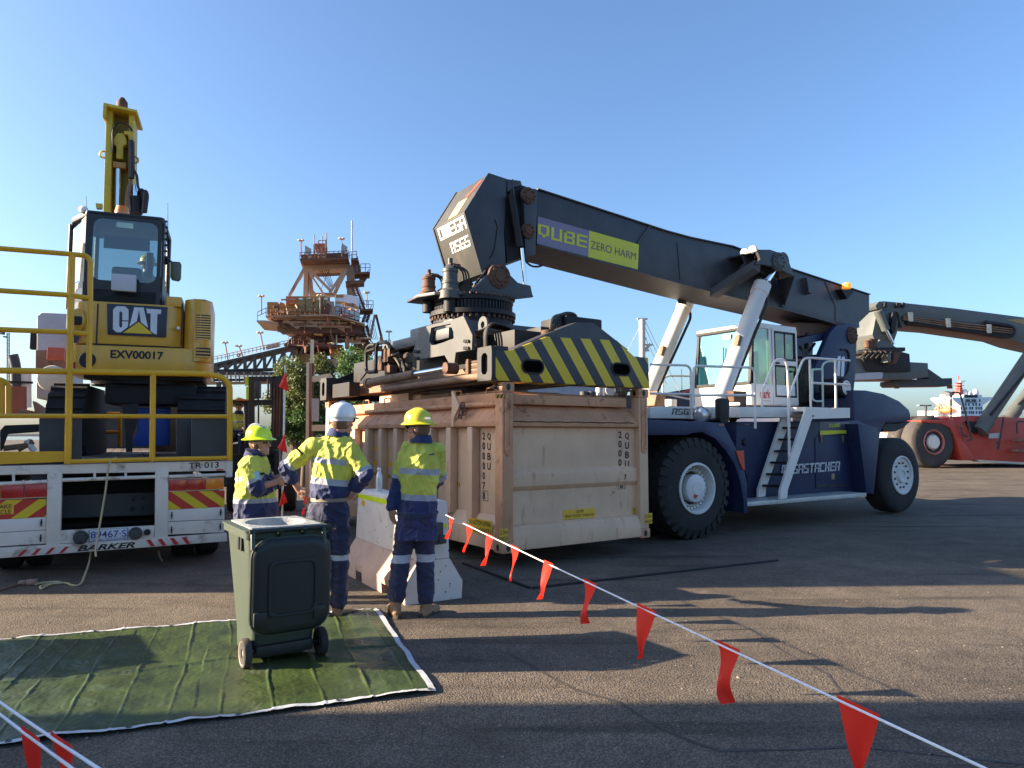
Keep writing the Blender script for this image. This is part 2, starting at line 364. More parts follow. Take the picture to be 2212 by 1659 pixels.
m_seam = mat('tar_seam', (.05, .043, .038), .7, var=.3, vsc=6)
for pts in ([(300, 520), (460, 612), (560, 660), (720, 705), (850, 790), (980, 850), (1085, 890), (1300, 880), (1600, 868), (1720, 880), (2212, 930)],
            [(1010, 440), (1200, 430), (1330, 520), (1480, 600), (1560, 690), (1700, 760), (1880, 900)]):
    P = [on_ground(*c27(*p), .003) for p in pts]; L_ = []; R_ = []
    Q = [P[i].lerp(P[i+1], k/6) for i in range(len(P)-1) for k in range(6)]+[P[-1]]
    for i, p in enumerate(Q):
        d = (Q[min(i+1, len(Q)-1)]-Q[max(i-1, 0)]).normalized(); s_ = V((-d.y, d.x, 0)); p = p+s_*.03*noise.noise(p*2.3); w = .011+.008*noise.noise(p*3)
        L_.append(p+s_*w); R_.append(p-s_*w)
    n = len(Q); MB().add(L_+R_, [[i, i+1, n+i+1, n+i] for i in range(n-1)]).build('tar_seam', m_seam, ground)
m_water = mat('water', (.03, .06, .075), .12, var=.2, vsc=.02, bump=.3, bsc=.6)
tag(MB().add([(-3000, 150, -3), (3000, 150, -3), (3000, 5000, -3), (-3000, 5000, -3)], [[0, 1, 2, 3]]).build('water', m_water), kind='structure')
far_land = MB()
fl = [(-3000, 2400)]+[(-3000+i*200, 2400+60*math.sin(i*1.7)) for i in range(31)]
for i in range(30):
    x0 = -3000+i*200; far_land.box(x0, x0+200, 2400, 2440, -3, 3+5*abs(noise.noise(V((i*.7, 0, 0)))))
tag(far_land.build('far_shore', mat('far_shore', (.22, .2, .2), .9)), kind='structure')

# ------------------------------------------------------------------ the big blue and grey reach stacker
ST = Frame('reach_stacker', 'blue reach stacker with grey boom holding the beige container by its striped spreader', 'reach stacker', (-.640, 11.476), 33, 'reach stackers in the yard')
HB = .45                                          # half width of the boom
def lp(c, pts, lat): return ST.poly(c, pts, lat)
# boom: outer box beam
bp_ = [(1160, 410), (1438, 500), (1490, 514), (1582, 533), (1712, 583), (1878, 637), (1878, 676), (1856, 697), (1857, 708), (1807, 699), (1697, 669), (1507, 622), (1382, 588), (1160, 527)]
P0 = [ST.px(*p, HB) for p in bp_]
boom = ST.part('boom', MB().prism(P0, (0, 2*HB, 0)), m_gboom, bev=.012)
def strip(pts, w, y0, y1, mt, name, parent):       # flange along a polyline on the boom
    mb = MB()
    for a, b in zip(pts[:-1], pts[1:]):
        d = (b-a).normalized(); nrm = V((-d.z, 0, d.x))*w
        mb.prism([V((a.x, y0, a.z)), V((b.x, y0, b.z)), V((b.x, y0, b.z))+nrm, V((a.x, y0, a.z))+nrm], (0, y1-y0, 0))
    return mb.build(name, mt, parent)
strip([P0[0], P0[1], P0[2], P0[3], P0[4], P0[5]], .02, -HB-.035, HB+.035, m_gboom, 'top_flange', boom)
strip([P0[13], P0[12], P0[11], P0[10], P0[9]], -.02, -HB-.03, HB+.03, m_gboom, 'bottom_flange', boom)
# collar at the mouth, inner boom
ci = [ST.px(*c21(*p), HB+.05) for p in ((1095, 232), (1108, 240), (1088, 800), (1000, 815), (985, 215))]
ST.part('collar', MB().prism(ci, (0, 2*HB+.1, 0)), m_gboom, boom, bev=.01)
inn = [ST.px(*c21(*p), HB-.05) for p in ((820, 150), (1090, 240), (1080, 790), (845, 870), (820, 600))]
ST.part('inner_boom', MB().prism(inn, (0, 2*HB-.1, 0)), m_black, boom)
def bolted_disc(c, lat, r, parent, name='pin_cover', n=10, mt=None, ax=(0, -1, 0)):
    o = ST.px(*c, lat) if not isinstance(c, V) else c
    mb = MB().lathe([(0, .045), (r*.45, .045), (r*.5, .03), (r*.92, .03), (r, .02), (r, -.03)], o, ax, 28)
    ax_ = V(ax)
    for i in range(n):
        t = 2*math.pi*i/n; p = o+V((math.cos(t), 0, math.sin(t)))*r*.74+ax_*.03; mb.cyl(p, p+ax_*.025, r*.09, n=6)
    return mb.build(name, mt or m_rust, parent)
for q, r in (((1025, 290), .14), ((1020, 595), .13)):
    bolted_disc(c21(*q), HB+.055, r, boom, 'wear_pad_cover', 9)
for q, lt in (((1060, 140), HB), ((925, 170), HB-.02)):
    pass
# side weld stiffener, seams on the boom
for pa_, pb_ in (((2075, 545), (1965, 700)), ((880, 150), (940, 700))):
    a = ST.px(*c21(*pa_), HB); b = ST.px(*c21(*pb_), HB); ST.part('stiffener', MB().bar(a, b, .03, .05, (0, 1, 0)), m_gboom, boom)
a = ST.px(*c22(320, 180), HB); b = ST.px(*c22(345, 500), HB); ST.part('stiffener', MB().bar(a, b, .012, .03, (0, 1, 0)), m_gboom, boom)
for x in (1470, ): 
    ST.part('lug', MB().prism([ST.px(*c22(*p), HB+.12) for p in ((1440, 480), (1490, 480), (1485, 620), (1460, 610))], (0, .12, 0)), m_gboom, boom)
ST.part('rear_seam_plate', MB().prism([ST.px(*c22(*p), HB+.012) for p in ((1600, 515), (1980, 640), (1980, 780), (1890, 870), (1890, 912), (1690, 860), (1690, 730), (1640, 620))], (0, .02, 0)), m_gboom, boom)
ST.part('rear_stiffener', MB().prism([ST.px(*c22(*p), HB+.05) for p in ((1310, 455), (1325, 455), (1245, 735), (1228, 730))], (0, .06, 0)), m_gboom, boom)
# banner on the side of the boom
def bq(pts): return [ST.px(*c21(*p), HB) for p in pts]
pu = mat('banner_violet', (.21, .18, .27), .5, var=.08, dirt=(.14, .12, .2), damt=.3, dsc=3); ye = mat('banner_lime', (.62, .6, .03), .5, var=.07)
ban = plate(ST, bq([(1098, 705), (1540, 818), (1552, 592), (1108, 470)]), pu, boom, 'banner', .003)
plate(ST, bq([(1540, 819), (1970, 928), (1980, 712), (1552, 592)]), ye, ban, 'banner_panel', .003)
blocks(ST, 'QUBE', bq([(1106, 640), (1528, 745), (1532, 640), (1108, 532)]), ye, ban, off=.009, gap=.75)
letters(ST, 'ZERO HARM', bq([(1562, 745), (1952, 848), (1954, 785), (1565, 676)]), mat('violet_ink', (.12, .1, .13), .5), ban, off=.009)
# boom head
hp = [(680, 92), (470, 430), (628, 975), (832, 935), (815, 600), (840, 145)]
H0 = [ST.px(*c21(*p), HB) for p in hp]
core = [V(p) for p in H0]; cen = sum(core, V())/6
core[0] += V((.01, 0, -.015)); core[1] += V((.018, 0, 0)); core[2] += V((.02, 0, .03)); core = [V((p.x, -HB+.03, p.z)) for p in core]
m_head = mat('head_grey', (.04, .039, .035), .6, dirt=(.09, .07, .048), damt=.5, dsc=2, streak=.6, var=.15)
HF = .2
head = ST.part('boom_head', MB().prism(core, (0, 2*HB-.06+HF, 0)), m_head, bev=.01)
for y0 in (-HB-.005, HB-.03+HF):
    ST.part('side_plate', MB().prism([V((p.x, y0, p.z)) for p in H0], (0, .035, 0)), m_gboom, head, bev=.006)
def nose(a, b, s0, s1, t0, t1):                    # quad on the nose plate between profile corners a and b
    def q(s, t): p = a.lerp(b, t); return V((p.x, -HB+.03+(2*HB-.06+HF)*(1-s), p.z))
    return [q(s0, t1), q(s1, t1), q(s1, t0), q(s0, t0)]
U0, U1, U2 = core[0], core[1], core[2]
blocks(ST, 'OMEGA', nose(U1, U2, .1, .97, .03, .24), m_whiteink, head, off=.006, gap=.5)
blocks(ST, 'RS65', nose(U1, U2, .34, .93, .34, .52), m_whiteink, head, off=.006, gap=.7, slit=(3.0, 3.35))
lg = plate(ST, nose(U0, U1, .46, .74, .5, .95), mat('logo_cream', (.75, .58, .2), .5), head, 'logo', .006)
qa = nose(U0, U1, .3, .95, .12, .62)
plate(ST, [qa[0].lerp(qa[1], .52).lerp(qa[3].lerp(qa[2], .52), .3), qa[0].lerp(qa[1], .66).lerp(qa[3].lerp(qa[2], .66), .3), qa[3].lerp(qa[2], .98), qa[3].lerp(qa[2], .8)], mat('logo_red', (.6, .06, .02), .5), lg, 'logo_flash', .006)
ST.part('bent_rod', MB().tube([ST.px(*c21(*p), HB+.01) for p in ((735, 490), (760, 560), (735, 740), (715, 800), (690, 830))], .008, 6), m_black, head)
# hose bundle between head and boom
for k in range(4):
    pts = [ST.px(*c21(x+6*k, y), HB-.02-.07*k) for x, y in ((900, 175), (870, 260), (905, 420), (945, 600), (980, 720), (1010, 790))]
    ST.part('hose', MB().tube(pts, .035, 8, .1), m_hose, head)
ST.part('bracket', MB().prism([ST.px(*c21(*p), HB+.02) for p in ((845, 145), (960, 160), (972, 200), (900, 215), (850, 260))], (0, .5, 0)), m_gboom, head, bev=.01)
ST.part('hook_hose', MB().tube([ST.px(*c21(*p), .2) for p in ((1005, 860), (1050, 900), (1110, 905), (1150, 890))], .018, 8, .1), m_hose, head)
# yoke, pin, tilt rod
for y0 in (-HB-.12, HB+.04):
    yk = ST.part('yoke_plate', MB().prism([V((p.x, y0, p.z)) for p in lp(c21, ((535, 1105), (720, 930), (770, 890), (830, 935), (935, 1040), (1000, 1058), (1045, 1065), (1062, 1140), (1072, 1165), (920, 1182), (540, 1125)), HB+.12)], (0, .08, 0)), m_gboom, head, bev=.01)
    if y0 < 0: bolted_disc(c21(775, 985), HB+.12, .2, yk, 'pin_cover', 10)
for yy in (-HB-.07, HB+.07):
    a = ST.px(*c21(968, 745), HB+.07); b = ST.px(*c21(998, 1060), HB+.07)
    ST.part('tilt_rod', MB().cyl((a.x, yy, a.z), (b.x, yy, b.z), .033), m_chrome, head)
    ST.part('tilt_barrel', MB().cyl((a.x-.04, yy, a.z+.02), (a.x-.2, yy, a.z+.85), .06), m_black, head)

# rotator between head and spreader
rc = V((0, 0, 0))
def rz(y): return ST.px(1015, y, .55).z
rot = ST.part('rotator', MB().lathe([(0, rz(697)), (.64, rz(697)), (.64, rz(676)), (.7, rz(674)), (.7, rz(664)), (.62, rz(662)), (.62, rz(645)), (.66, rz(643)), (.66, rz(634)), (0, rz(632))], rc, (0, 0, 1), 64), m_black)
gear = MB()
for i in range(72):
    t = 2*math.pi*i/72; p = V((math.cos(t), math.sin(t), 0))*.63; gear.box(-.018, .018, -.014, .014, rz(662), rz(645), Matrix.Translation(p) @ Matrix.Rotation(t, 4, 'Z'))
ST.part('gear_teeth', gear, m_black, rot, kind='stuff')
bl = MB()
for i in range(44):
    t = 2*math.pi*i/44; p = V((math.cos(t)*.67, math.sin(t)*.67, rz(676)-.0)); bl.cyl(p, p-V((0, 0, .05)), .02, n=6); p = p+V((0, 0, rz(634)-rz(676))); bl.cyl(p, p-V((0, 0, -.03)), .02, n=6)
ST.part('ring_bolts', bl, m_rust, rot, kind='stuff')
ST.part('top_plate', MB().prism([V((-.82, -.25, rz(634)-.02)), V((-.5, -.5, rz(634)-.02)), V((.5, -.5, rz(634)-.02)), V((.7, 0, rz(634)-.02)), V((.5, .6, rz(634)-.02)), V((-.9, .6, rz(634)-.02)), V((-.95, .1, rz(634)-.02))], (0, 0, .05)), m_gboom, rot, bev=.01)
for (cx_, lat, ytop, ybot, r, mt) in ((350, .3, 890, 1130, .12, m_grey), (165, -.25, 970, 1140, .105, m_rust)):
    p1 = ST.px(*c21(cx_, ytop), lat); p0 = ST.px(*c21(cx_, ybot), lat); h = p1.z-p0.z
    o = V((p0.x, p0.y, p0.z))
    mo = ST.part('slew_motor', MB().lathe([(0, -.1), (r*1.45, -.1), (r*1.45, .02), (r*1.05, .06), (r, h*.3), (r*1.08, h*.32), (r*1.08, h*.4), (r*.96, h*.42), (r*.96, h*.72), (r*1.04, h*.74), (r*1.04, h*.84), (r*.8, h*.9), (r*.5, h*1.0), (r*.32, h*1.02), (r*.32, h*1.24), (0, h*1.25)], o, (0, 0, 1), 24), mt, rot)
    for k in range(3):
        ST.part('hose', MB().tube([o+V((.05*k, -.1, h*.95)), o+V((.16+.05*k, -.12, h*.8)), o+V((.2+.04*k, -.1, h*.3)), o+V((.12+.05*k, -.08, .05))], .014, 6, .12), m_hose, rot)
    ST.part('fitting', MB().box(-.09, .09, -.06, .06, h*.93, h*1.05, Matrix.Translation(o+V((.06, 0, 0)))), m_rust, rot)
    ST.part('pinion', MB().lathe([(.1, 0), (.1, -.2), (0, -.2)], o-V((0, 0, .1)), (0, 0, 1), 16), m_black, rot)
for k in range(5):
    ST.part('hose', MB().tube([V((-.2+.1*k, -.35, rz(620)+.05)), V((-.1+.1*k, -.5, rz(600)+.1)), V((.05+.08*k, -.45, rz(560))), V((.1+.03*k, -.2, rz(590)))], .02, 6, .15), m_hose, rot)

# ------------------------------------------------------------------ container frame (the spreader sits in it too)
CN = Frame('shipping_container', 'dusty beige half-height ore container hanging just above the ground', 'container', (-.116, 8.56), 34.5, z=0)
CW, CL, CZ0, CZ1 = 2.44, 6.06, .2, 2.25
C2S = ST.I @ CN.M                                 # container coordinates -> stacker coordinates
def stripes(name, base, col, per, ang, lo=.5):
    m = mat(name, base, .55, var=.2, dirt=(.09, .06, .045), damt=.35, dsc=4); t = m.node_tree; L = t.links.new; b = t.nodes['Principled BSDF']
    src = b.inputs['Base Color'].links[0].from_socket
    tc = nd(t, 'ShaderNodeTexCoord'); sx = nd(t, 'ShaderNodeSeparateXYZ'); L(tc.outputs['Object'], sx.inputs[0])
    def mth(op, a, b_): n = nd(t, 'ShaderNodeMath', operation=op); (L(a, n.inputs[0]) if hasattr(a, 'links') else setattr(n.inputs[0], 'default_value', a)); (L(b_, n.inputs[1]) if hasattr(b_, 'links') else setattr(n.inputs[1], 'default_value', b_)); return n.outputs[0]
    v = mth('ADD', mth('MULTIPLY', sx.outputs[0], 1/per), mth('MULTIPLY', sx.outputs[2], ang/per))
    f = mth('FRACT', v, 0.0); g_ = mth('GREATER_THAN', f, lo)
    nn = nd(t, 'ShaderNodeTexNoise'); nn.inputs['Scale'].default_value = 9; nn.inputs['Detail'].default_value = 10; nn.inputs['Roughness'].default_value = .75; L(tc.outputs['Object'], nn.inputs['Vector'])
    wr = mth('LESS_THAN', nn.outputs['Fac'], .66)
    mx = nd(t, 'ShaderNodeMix', data_type='RGBA'); L(mth('MULTIPLY', g_, wr), mx.inputs[0]); L(src, mx.inputs[6]); mx.inputs[7].default_value = (*col, 1); L(mx.outputs[2], b.inputs['Base Color'])
    return m
m_haz = stripes('hazard_stripes', (.035, .034, .036), (.66, .47, .02), .345, .72)
def cs(): return MB(C2S)
zt = CZ1                                           # top of the corner castings
spr = ST.part('spreader', cs().box(.42, .98, .35, 5.75, zt+.3, zt+.72).box(1.46, 2.02, .35, 5.75, zt+.3, zt+.72).box(.98, 1.46, 2.0, 3.6, zt+.34, zt+.66), m_black, bev=.015)
# striped end beam towards the camera; built in container coordinates under an own frame so the stripes follow it
eb = [CN.px(*c16(*p), .02) for p in ((1022, 730), (1140, 718), (1375, 625), (1870, 650), (1990, 762), (2090, 772), (2100, 955), (1085, 940), (1022, 945))]
eb = [V((p.x, 0, max(p.z, zt+.012))) for p in eb]
for q in eb[-3:]: q.z = zt+.012
def child_c(name, mb, mt, parent, **k):            # mesh in container coordinates, parented into the stacker tree
    o = mb.build(name, mt, parent, **k); o.matrix_local = C2S; return o
ebo = child_c('end_beam', MB().prism([p+V((0, -.02, 0)) for p in eb], (0, .3, 0)), m_haz, spr, bev=.008)
ut = [V((p.x, .03, p.z)) for p in [CN.px(*c16(*q), 0) for q in ((1150, 712), (1375, 610), (1600, 522), (1720, 527), (1960, 715), (1870, 650), (1375, 625))]]
child_c('upper_gusset', MB().prism(ut, (0, .2, 0)), m_gboom, spr)
for (x0, x1, y0, y1) in ((1210, 1350, 795, 875), (1840, 1958, 818, 890)):
    a = CN.px(*c16(x0, (y0+y1)/2), .02); b = CN.px(*c16(x1, (y0+y1)/2), .02); h = (CN.px(*c16((x0+x1)/2, y0), .02).z-CN.px(*c16((x0+x1)/2, y1), .02).z)/2
    def oval(k, y): return [V((b.x-h+math.cos(t)*(h+k), y, (a.z+b.z)/2+math.sin(t)*(h+k))) for t in [math.pi*(-.5+i/8) for i in range(9)]]+[V((a.x+h-math.cos(t)*(h+k), y, (a.z+b.z)/2-math.sin(t)*(h+k))) for t in [math.pi*(-.5+i/8) for i in range(9)]]
    child_c('slot_dark_pad', MB().prism(oval(0, -.0225), (0, .001, 0)), m_void, spr); child_c('slot_rim', MB().ring(oval(.022, -.03), oval(0, -.03), (0, .008, 0)), m_black, spr)  # flat black pad painted as the slot's dark inside, nothing is cut
# twistlock box at the near left corner with its oblong hole, and the other corners
m_worn = mat('worn_black', (.022, .022, .024), .6, dirt=(.16, .15, .14), damt=.42, dsc=7, var=.3)
for (x, y) in ((eb[0].x-.055, -.015), (CW-.14, -.05), (-.1, CL-.28), (CW-.14, CL-.28)):
    if y < 0 and x > 1: continue
    z0, z1 = zt+.014, zt+.43
    o = [V((x, y, z0)), V((x, y+.33, z0)), V((x, y+.33, z1)), V((x, y, z1))]
    def octo(c, hy, hz, k): return [V((x, c[0]+sy*hy, c[1]+sz*hz)) for sy, sz in ((-k, -1), (k, -1), (1, -.7), (1, .7), (k, 1), (-k, 1), (-1, .7), (-1, -.7))]
    cc = (y+.165, (z0+z1)/2)
    outer = octo(cc, .165, (z1-z0)/2, .92)
    child_c('twistlock_box', MB().ring(outer, octo(cc, .07, .13, .5), (.05, 0, 0)).box(x+.05, x+.24, y, y+.33, z0, z1), m_worn, spr)
    child_c('cavity_dark_pad', MB().prism([p+V((.045, 0, 0)) for p in octo(cc, .07, .13, .5)], (.001, 0, 0)), m_void, spr)  # black pad paints the dark at the back of the hole
    child_c('twistlock', MB().cyl((x+.17, y+.16, zt-.06), (x+.17, y+.16, z0), .045).box(x+.1, x+.24, y+.12, y+.2, zt-.08, zt-.05), m_rust, spr)
# far end beam: black with an amber marker and the raked gusset
fe = [CN.px(*c16(*q), -5.8) for q in ((0, 960), (-110, 960), (-110, 1060), (900, 1010), (900, 800), (170, 790))]
child_c('far_end_beam', MB().box(.1, CW-.1, CL-.28, CL+.02, zt+.02, zt+.4), m_black, spr, bev=.01)
child_c('far_gusset', MB().prism([V((.12, CL-.02, zt+.4)), V((1.1, CL-.02, zt+.85)), V((1.4, CL-.02, zt+.85)), V((2.3, CL-.02, zt+.4))], (0, -.04, 0)), m_black, spr)
child_c('marker_lamp', MB().box(.2, .42, CL-.3, CL-.28, zt+.12, zt+.3), m_amber, spr, bev=.01)
child_c('sticker', MB().box(.5, .62, CL-.288, CL-.281, zt+.2, zt+.3), m_white, spr)
child_c('side_rail_tray', MB().box(.0, .2, 4.9, CL-.28, zt+.05, zt+.3), m_black, spr)
# carriage side plate with its window (plane along the container)
AX = .14
o_out = CN.polya(ccg, ((880, 300), (1110, 238), (1325, 190), (1510, 122), (1640, 400), (1632, 610), (1400, 650), (1372, 872), (1335, 860), (1240, 690), (800, 765), (795, 620)), AX)
hole = CN.polya(ccg, ((1045, 300), (1115, 278), (1235, 255), (1325, 235), (1368, 360), (1372, 450), (1300, 475), (1240, 500), (1180, 520), (1120, 540), (1055, 548), (1020, 490)), AX)
car = child_c('carriage_plate', MB().ring(o_out, hole, (.06, 0, 0)), m_grey, spr)
o_f = [V((CW-AX, p.y, p.z)) for p in o_out]; h_f = [V((CW-AX, p.y, p.z)) for p in hole]
child_c('carriage_plate', MB().ring(o_f, h_f, (-.06, 0, 0)), m_grey, spr)
zc0 = min(p.z for p in o_out[:4]); yc = 2.7
child_c('carriage_deck', MB().box(AX+.07, CW-AX-.07, 1.7, 3.7, zt+.74, zt+.9).box(AX+.3, CW-AX-.3, 2.0, 3.4, zt+.9, rz(697)+.01), m_gboom, spr, bev=.02)
ST.part('lower_cone', MB().lathe([(.8, rz(720)), (.8, rz(706)), (.66, rz(696)), (.0, rz(696))], rc, (0, 0, 1), 40), m_gboom, spr)
for by, bz in ((845, 640), (870, 640), (820, 640), (845, 735), (870, 735), (820, 735), (1540, 490), (1565, 490), (1595, 490), (1540, 590), (1565, 590), (1595, 590)):
    p = CN.pa(*ccg(by, bz), AX); child_c('bolt', MB().cyl(p, p-V((.03, 0, 0)), .022, n=6), m_black, spr)
# telescopic beam end with ear and hose guard at the left
child_c('beam_sleeve', MB().prism([V((.36, 2.0, zt+.26)), V((.3, 2.0, zt+.36)), V((.3, 2.0, zt+.66)), V((.4, 2.0, zt+.76)), V((.98, 2.0, zt+.76)), V((.98, 2.0, zt+.26))], (0, 2.6, 0)), m_black, spr, bev=.01)
child_c('beam_cap', MB().prism([V((.4, 1.0, zt+.72)), V((.32, 1.0, zt+.78)), V((.98, 1.0, zt+.8)), V((1.0, 1.0, zt+.72))], (0, 1.2, 0)), m_dusty, spr)
for y in (1.25, 4.5):
    child_c('lifting_ear', MB().ring([V((.5, y+math.cos(t)*.12, zt+.9+math.sin(t)*.12)) for t in [i*math.pi/8 for i in range(16)]], [V((.5, y+math.cos(t)*.05, zt+.9+math.sin(t)*.05)) for t in [i*math.pi/8 for i in range(16)]], (.04, 0, 0)).box(.5, .54, y-.12, y+.12, zt+.72, zt+.85), m_grey, spr)
# side-shift cylinder and pipes along the sunlit side
a = CN.pa(*ccg(165, 1090), .05); b = CN.pa(*ccg(815, 965), .05); c_ = CN.pa(*ccg(1320, 880), .05)
child_c('cylinder_barrel', MB().cyl(a, b, .07, n=20).cyl(a.lerp(b, .42), a.lerp(b, .45), .078, n=20).cyl(a.lerp(b, .0), a.lerp(b, -.06), .085, n=20), m_dusty, spr)
child_c('cylinder_rod', MB().cyl(b, c_, .045, n=20), m_chrome, spr)
child_c('rod_eye', MB().cyl(c_-V((.08, 0, 0)), c_+V((.1, 0, 0)), .08, n=16), m_rust, spr)
a = CN.pa(*ccg(400, 1180), .08); b = CN.pa(*ccg(1840, 985), .08)
child_c('pipe', MB().cyl(a, b, .05, n=16), m_dusty, spr); child_c('pipe', MB().cyl(a+V((.09, -.1, -.06)), b+V((.09, 0, -.06)), .03, n=12), m_rust, spr)
for k in range(5):
    p = CN.pa(*ccg(1560, 800+38*k), .1); q = CN.pa(*ccg(1835, 778+38*k), .1); child_c('hard_pipe', MB().cyl(p, q, .022, n=8), m_dusty if k % 2 else m_rust, spr)
p = CN.pa(*ccg(1590, 750), .07); q = CN.pa(*ccg(1590, 965), .07); child_c('pipe_clamp', MB().bar(p, q, .05, .05), m_rust, spr)
child_c('lower_beam', MB().box(.3, .95, .5, 5.6, zt+.1, zt+.28).box(1.5, 2.1, .5, 5.6, zt+.1, zt+.28), m_dusty, spr)
# looped hoses near the striped beam
for k in range(7):
    x = .36+.02*k; y = .75+.05*k
    child_c('hose_loop', MB().tube([V((x-.1, y, zt+.25)), V((x-.12, y, zt+.7)), V((x-.02, y+.04, zt+.86)), V((x+.3, y+.1, zt+.84)), V((x+.5, y+.2, zt+.74))], .021, 7, .12), m_hose, spr)
for k in range(6):
    x = 1.0+.05*k
    child_c('hose_loop', MB().tube([V((x, .35, zt+.6)), V((x-.02, .3+.03*k, zt+.92+.02*k)), V((x+.25, .45, zt+1.0+.01*k)), V((x+.7, .6+.05*k, zt+.95)), V((x+.75, .7, zt+.7))], .022, 7, .15), m_hose, spr)
child_c('hose_reel_box', MB().box(.85, 1.2, .36, .7, zt+.4, zt+.8).box(1.25, 1.9, .32, .9, zt+.72, zt+.98), m_black, spr, bev=.03)
child_c('valve', MB().lathe([(.07, 0), (.07, .2), (.1, .2), (.1, .26), (0, .27)], (.86, .2, zt+.46), (0, 0, 1), 14), m_rust, spr)
# hose guard frame at the far left end, with the hoses it protects
gx = .02
def gp(x, y): return CN.pa(*ccg(x, y), gx)
child_c('hose_guard', MB().tube([gp(250, 930), gp(110, 940), gp(108, 610), gp(165, 545), gp(255, 540)], .03, 8, .12).tube([gp(250, 930), gp(258, 560), gp(300, 505), gp(420, 505), gp(480, 600)], .03, 8, .12).tube([gp(105, 640), gp(255, 590)], .025, 6).tube([gp(115, 945), gp(35, 1050)], .015, 6), m_black, spr)
random.seed(3)
for k in range(12):
    p0 = gp(random.uniform(160, 330), random.uniform(850, 960)); p1 = gp(random.uniform(180, 400), random.uniform(620, 760)); p2 = gp(random.uniform(400, 540), random.uniform(640, 960))
    d = V((.1+.03*k, 0, 0)); child_c('hose', MB().tube([p0+d, p0.lerp(p1, .6)+d, p1+d, p1.lerp(p2, .5)+d*1.3, p2+d], .017, 6, .15), m_hose if k % 3 else m_rust, spr)
for k in range(5):
    p = gp(random.uniform(180, 360), random.uniform(640, 900)); child_c('valve_block', MB().box(-.06, .08, -.1, .1, -.07, .07, Matrix.Translation(p+V((.15, 0, 0)))), m_rust, spr, bev=.01)
# ------------------------------------------------------------------ reach stacker: chassis, wheels, cab, stairs
LF, LR = 2.22, 1.98                                # outer faces of the front and rear wheels
XF, XR, TR = 2.73, 9.05, .785
def tyre_prof(w, r, ri):
    return [(ri, 0), (ri+.05, -.015), (r*.8, .0), (r*.93, .02), (r*.985, .06), (r, .1), (r, w-.1), (r*.985, w-.06), (r*.93, w-.02), (ri+.05, w), (ri, w)]
def stacker_wheel(x, lat, w, front, side=1):
    o = V((x, -lat*side, TR)); ax = V((0, side, 0)); ri = .385
    tb = MB().lathe(tyre_prof(w, TR-.015, ri), o, ax, 56)
    if front:                                       # chevron lugs
        for i in range(30):
            t = 2*math.pi*i/30
            for sgn, y0 in ((1, 0), (-1, w)):
                e = lambda a: V((math.cos(a), 0, math.sin(a)))
                a0, a1 = t+(0 if sgn > 0 else .1), t+.115+(0 if sgn > 0 else .1); b0, b1 = a0+.12, a1+.12; yy = V((0, side, 0))
                p = [o+e(a0)*(TR-.14)+yy*(y0+sgn*-.012), o+e(a1)*(TR-.14)+yy*(y0+sgn*-.012), o+e(a1)*(TR+.002)+yy*(y0+sgn*.03), o+e(a0)*(TR+.002)+yy*(y0+sgn*.03), o+e(b0)*(TR+.006)+yy*(y0+sgn*w*.42), o+e(b1)*(TR+.006)+yy*(y0+sgn*w*.42), o+e(b0)*(TR-.05)+yy*(y0+sgn*w*.42), o+e(b1)*(TR-.05)+yy*(y0+sgn*w*.42)]
                tb.add(p, [[0, 1, 2, 3], [3, 2, 5, 4], [4, 5, 7, 6], [0, 3, 4, 6], [1, 7, 5, 2], [0, 6, 7, 1]])
    wh = ST.part('wheel', tb, m_rubber)
    rimp = [(.40, -.012), (.395, -.03), (.365, -.035), (.35, -.01), (.345, .05), (.33, .14), (.33, .2)] if front else [(.40, -.012), (.395, -.03), (.37, -.035), (.355, -.01), (.345, .01), (.17, .02), (.16, .02)]
    ST.part('rim', MB().lathe(rimp, o, ax, 48), m_rim, wh)
    if front:
        ST.part('hub', MB().lathe([(0, -.02), (.1, -.02), (.105, -.01), (.19, -.005), (.215, .01), (.215, .07), (.21, .16)], o, ax, 40), m_rim, wh)
        ST.part('wheel_disc', MB().lathe([(.2, .17), (.335, .17)], o, ax, 40), m_black, wh)
        nb = MB()
        for i in range(28):
            t = 2*math.pi*i/28; e = V((math.cos(t), 0, math.sin(t))); p = o+e*.275+ax*.12; nb.cyl(p+ax*.06, p-ax*.02, .016, n=6).cyl(p+ax*.06, p-ax*.05, .009, n=6)
            p = o+e*.31+ax*.1; nb.bar(p, p+e*.02+ax*.07, .035, .03)
        ST.part('wheel_nuts', nb, m_white, wh, kind='stuff')
        ST.part('hub_badge', MB().prism([o+V((-.09+a, -side*.012, -.16+b)) for a, b in ((0, .04), (.06, 0), (.11, .06), (.06, .1))], (0, -side*.004, 0)), mat('badge_red', (.45, .03, .03), .5), wh)
    else:
        ST.part('hub', MB().lathe([(0, -.005), (.09, -.005), (.1, -.03), (.145, -.03), (.155, .0), (.17, .022)], o, ax, 36), m_rim, wh)
        nb = MB()
        for i in range(12):
            t = 2*math.pi*(i+.5)/12; p = o+V((math.cos(t), 0, math.sin(t)))*.255+ax*.02; nb.cyl(p+ax*.02, p-ax*.03, .022, n=6)
        ST.part('wheel_nuts', nb, m_grey, wh, kind='stuff')
    return wh
for side in (1, -1):
    stacker_wheel(XF, LF, .5, True, side); stacker_wheel(XF, LF-.58, .5, True, side); stacker_wheel(XR, LR, .5, False, side)
ST.part('front_axle', MB().cyl((XF, -1.6, TR), (XF, 1.6, TR), .2).box(XF-.35, XF+.35, -.7, .7, TR-.3, TR+.35), m_black)
ST.part('rear_axle', MB().box(XR-.15, XR+.15, -1.5, 1.5, TR-.15, TR+.15), m_black)
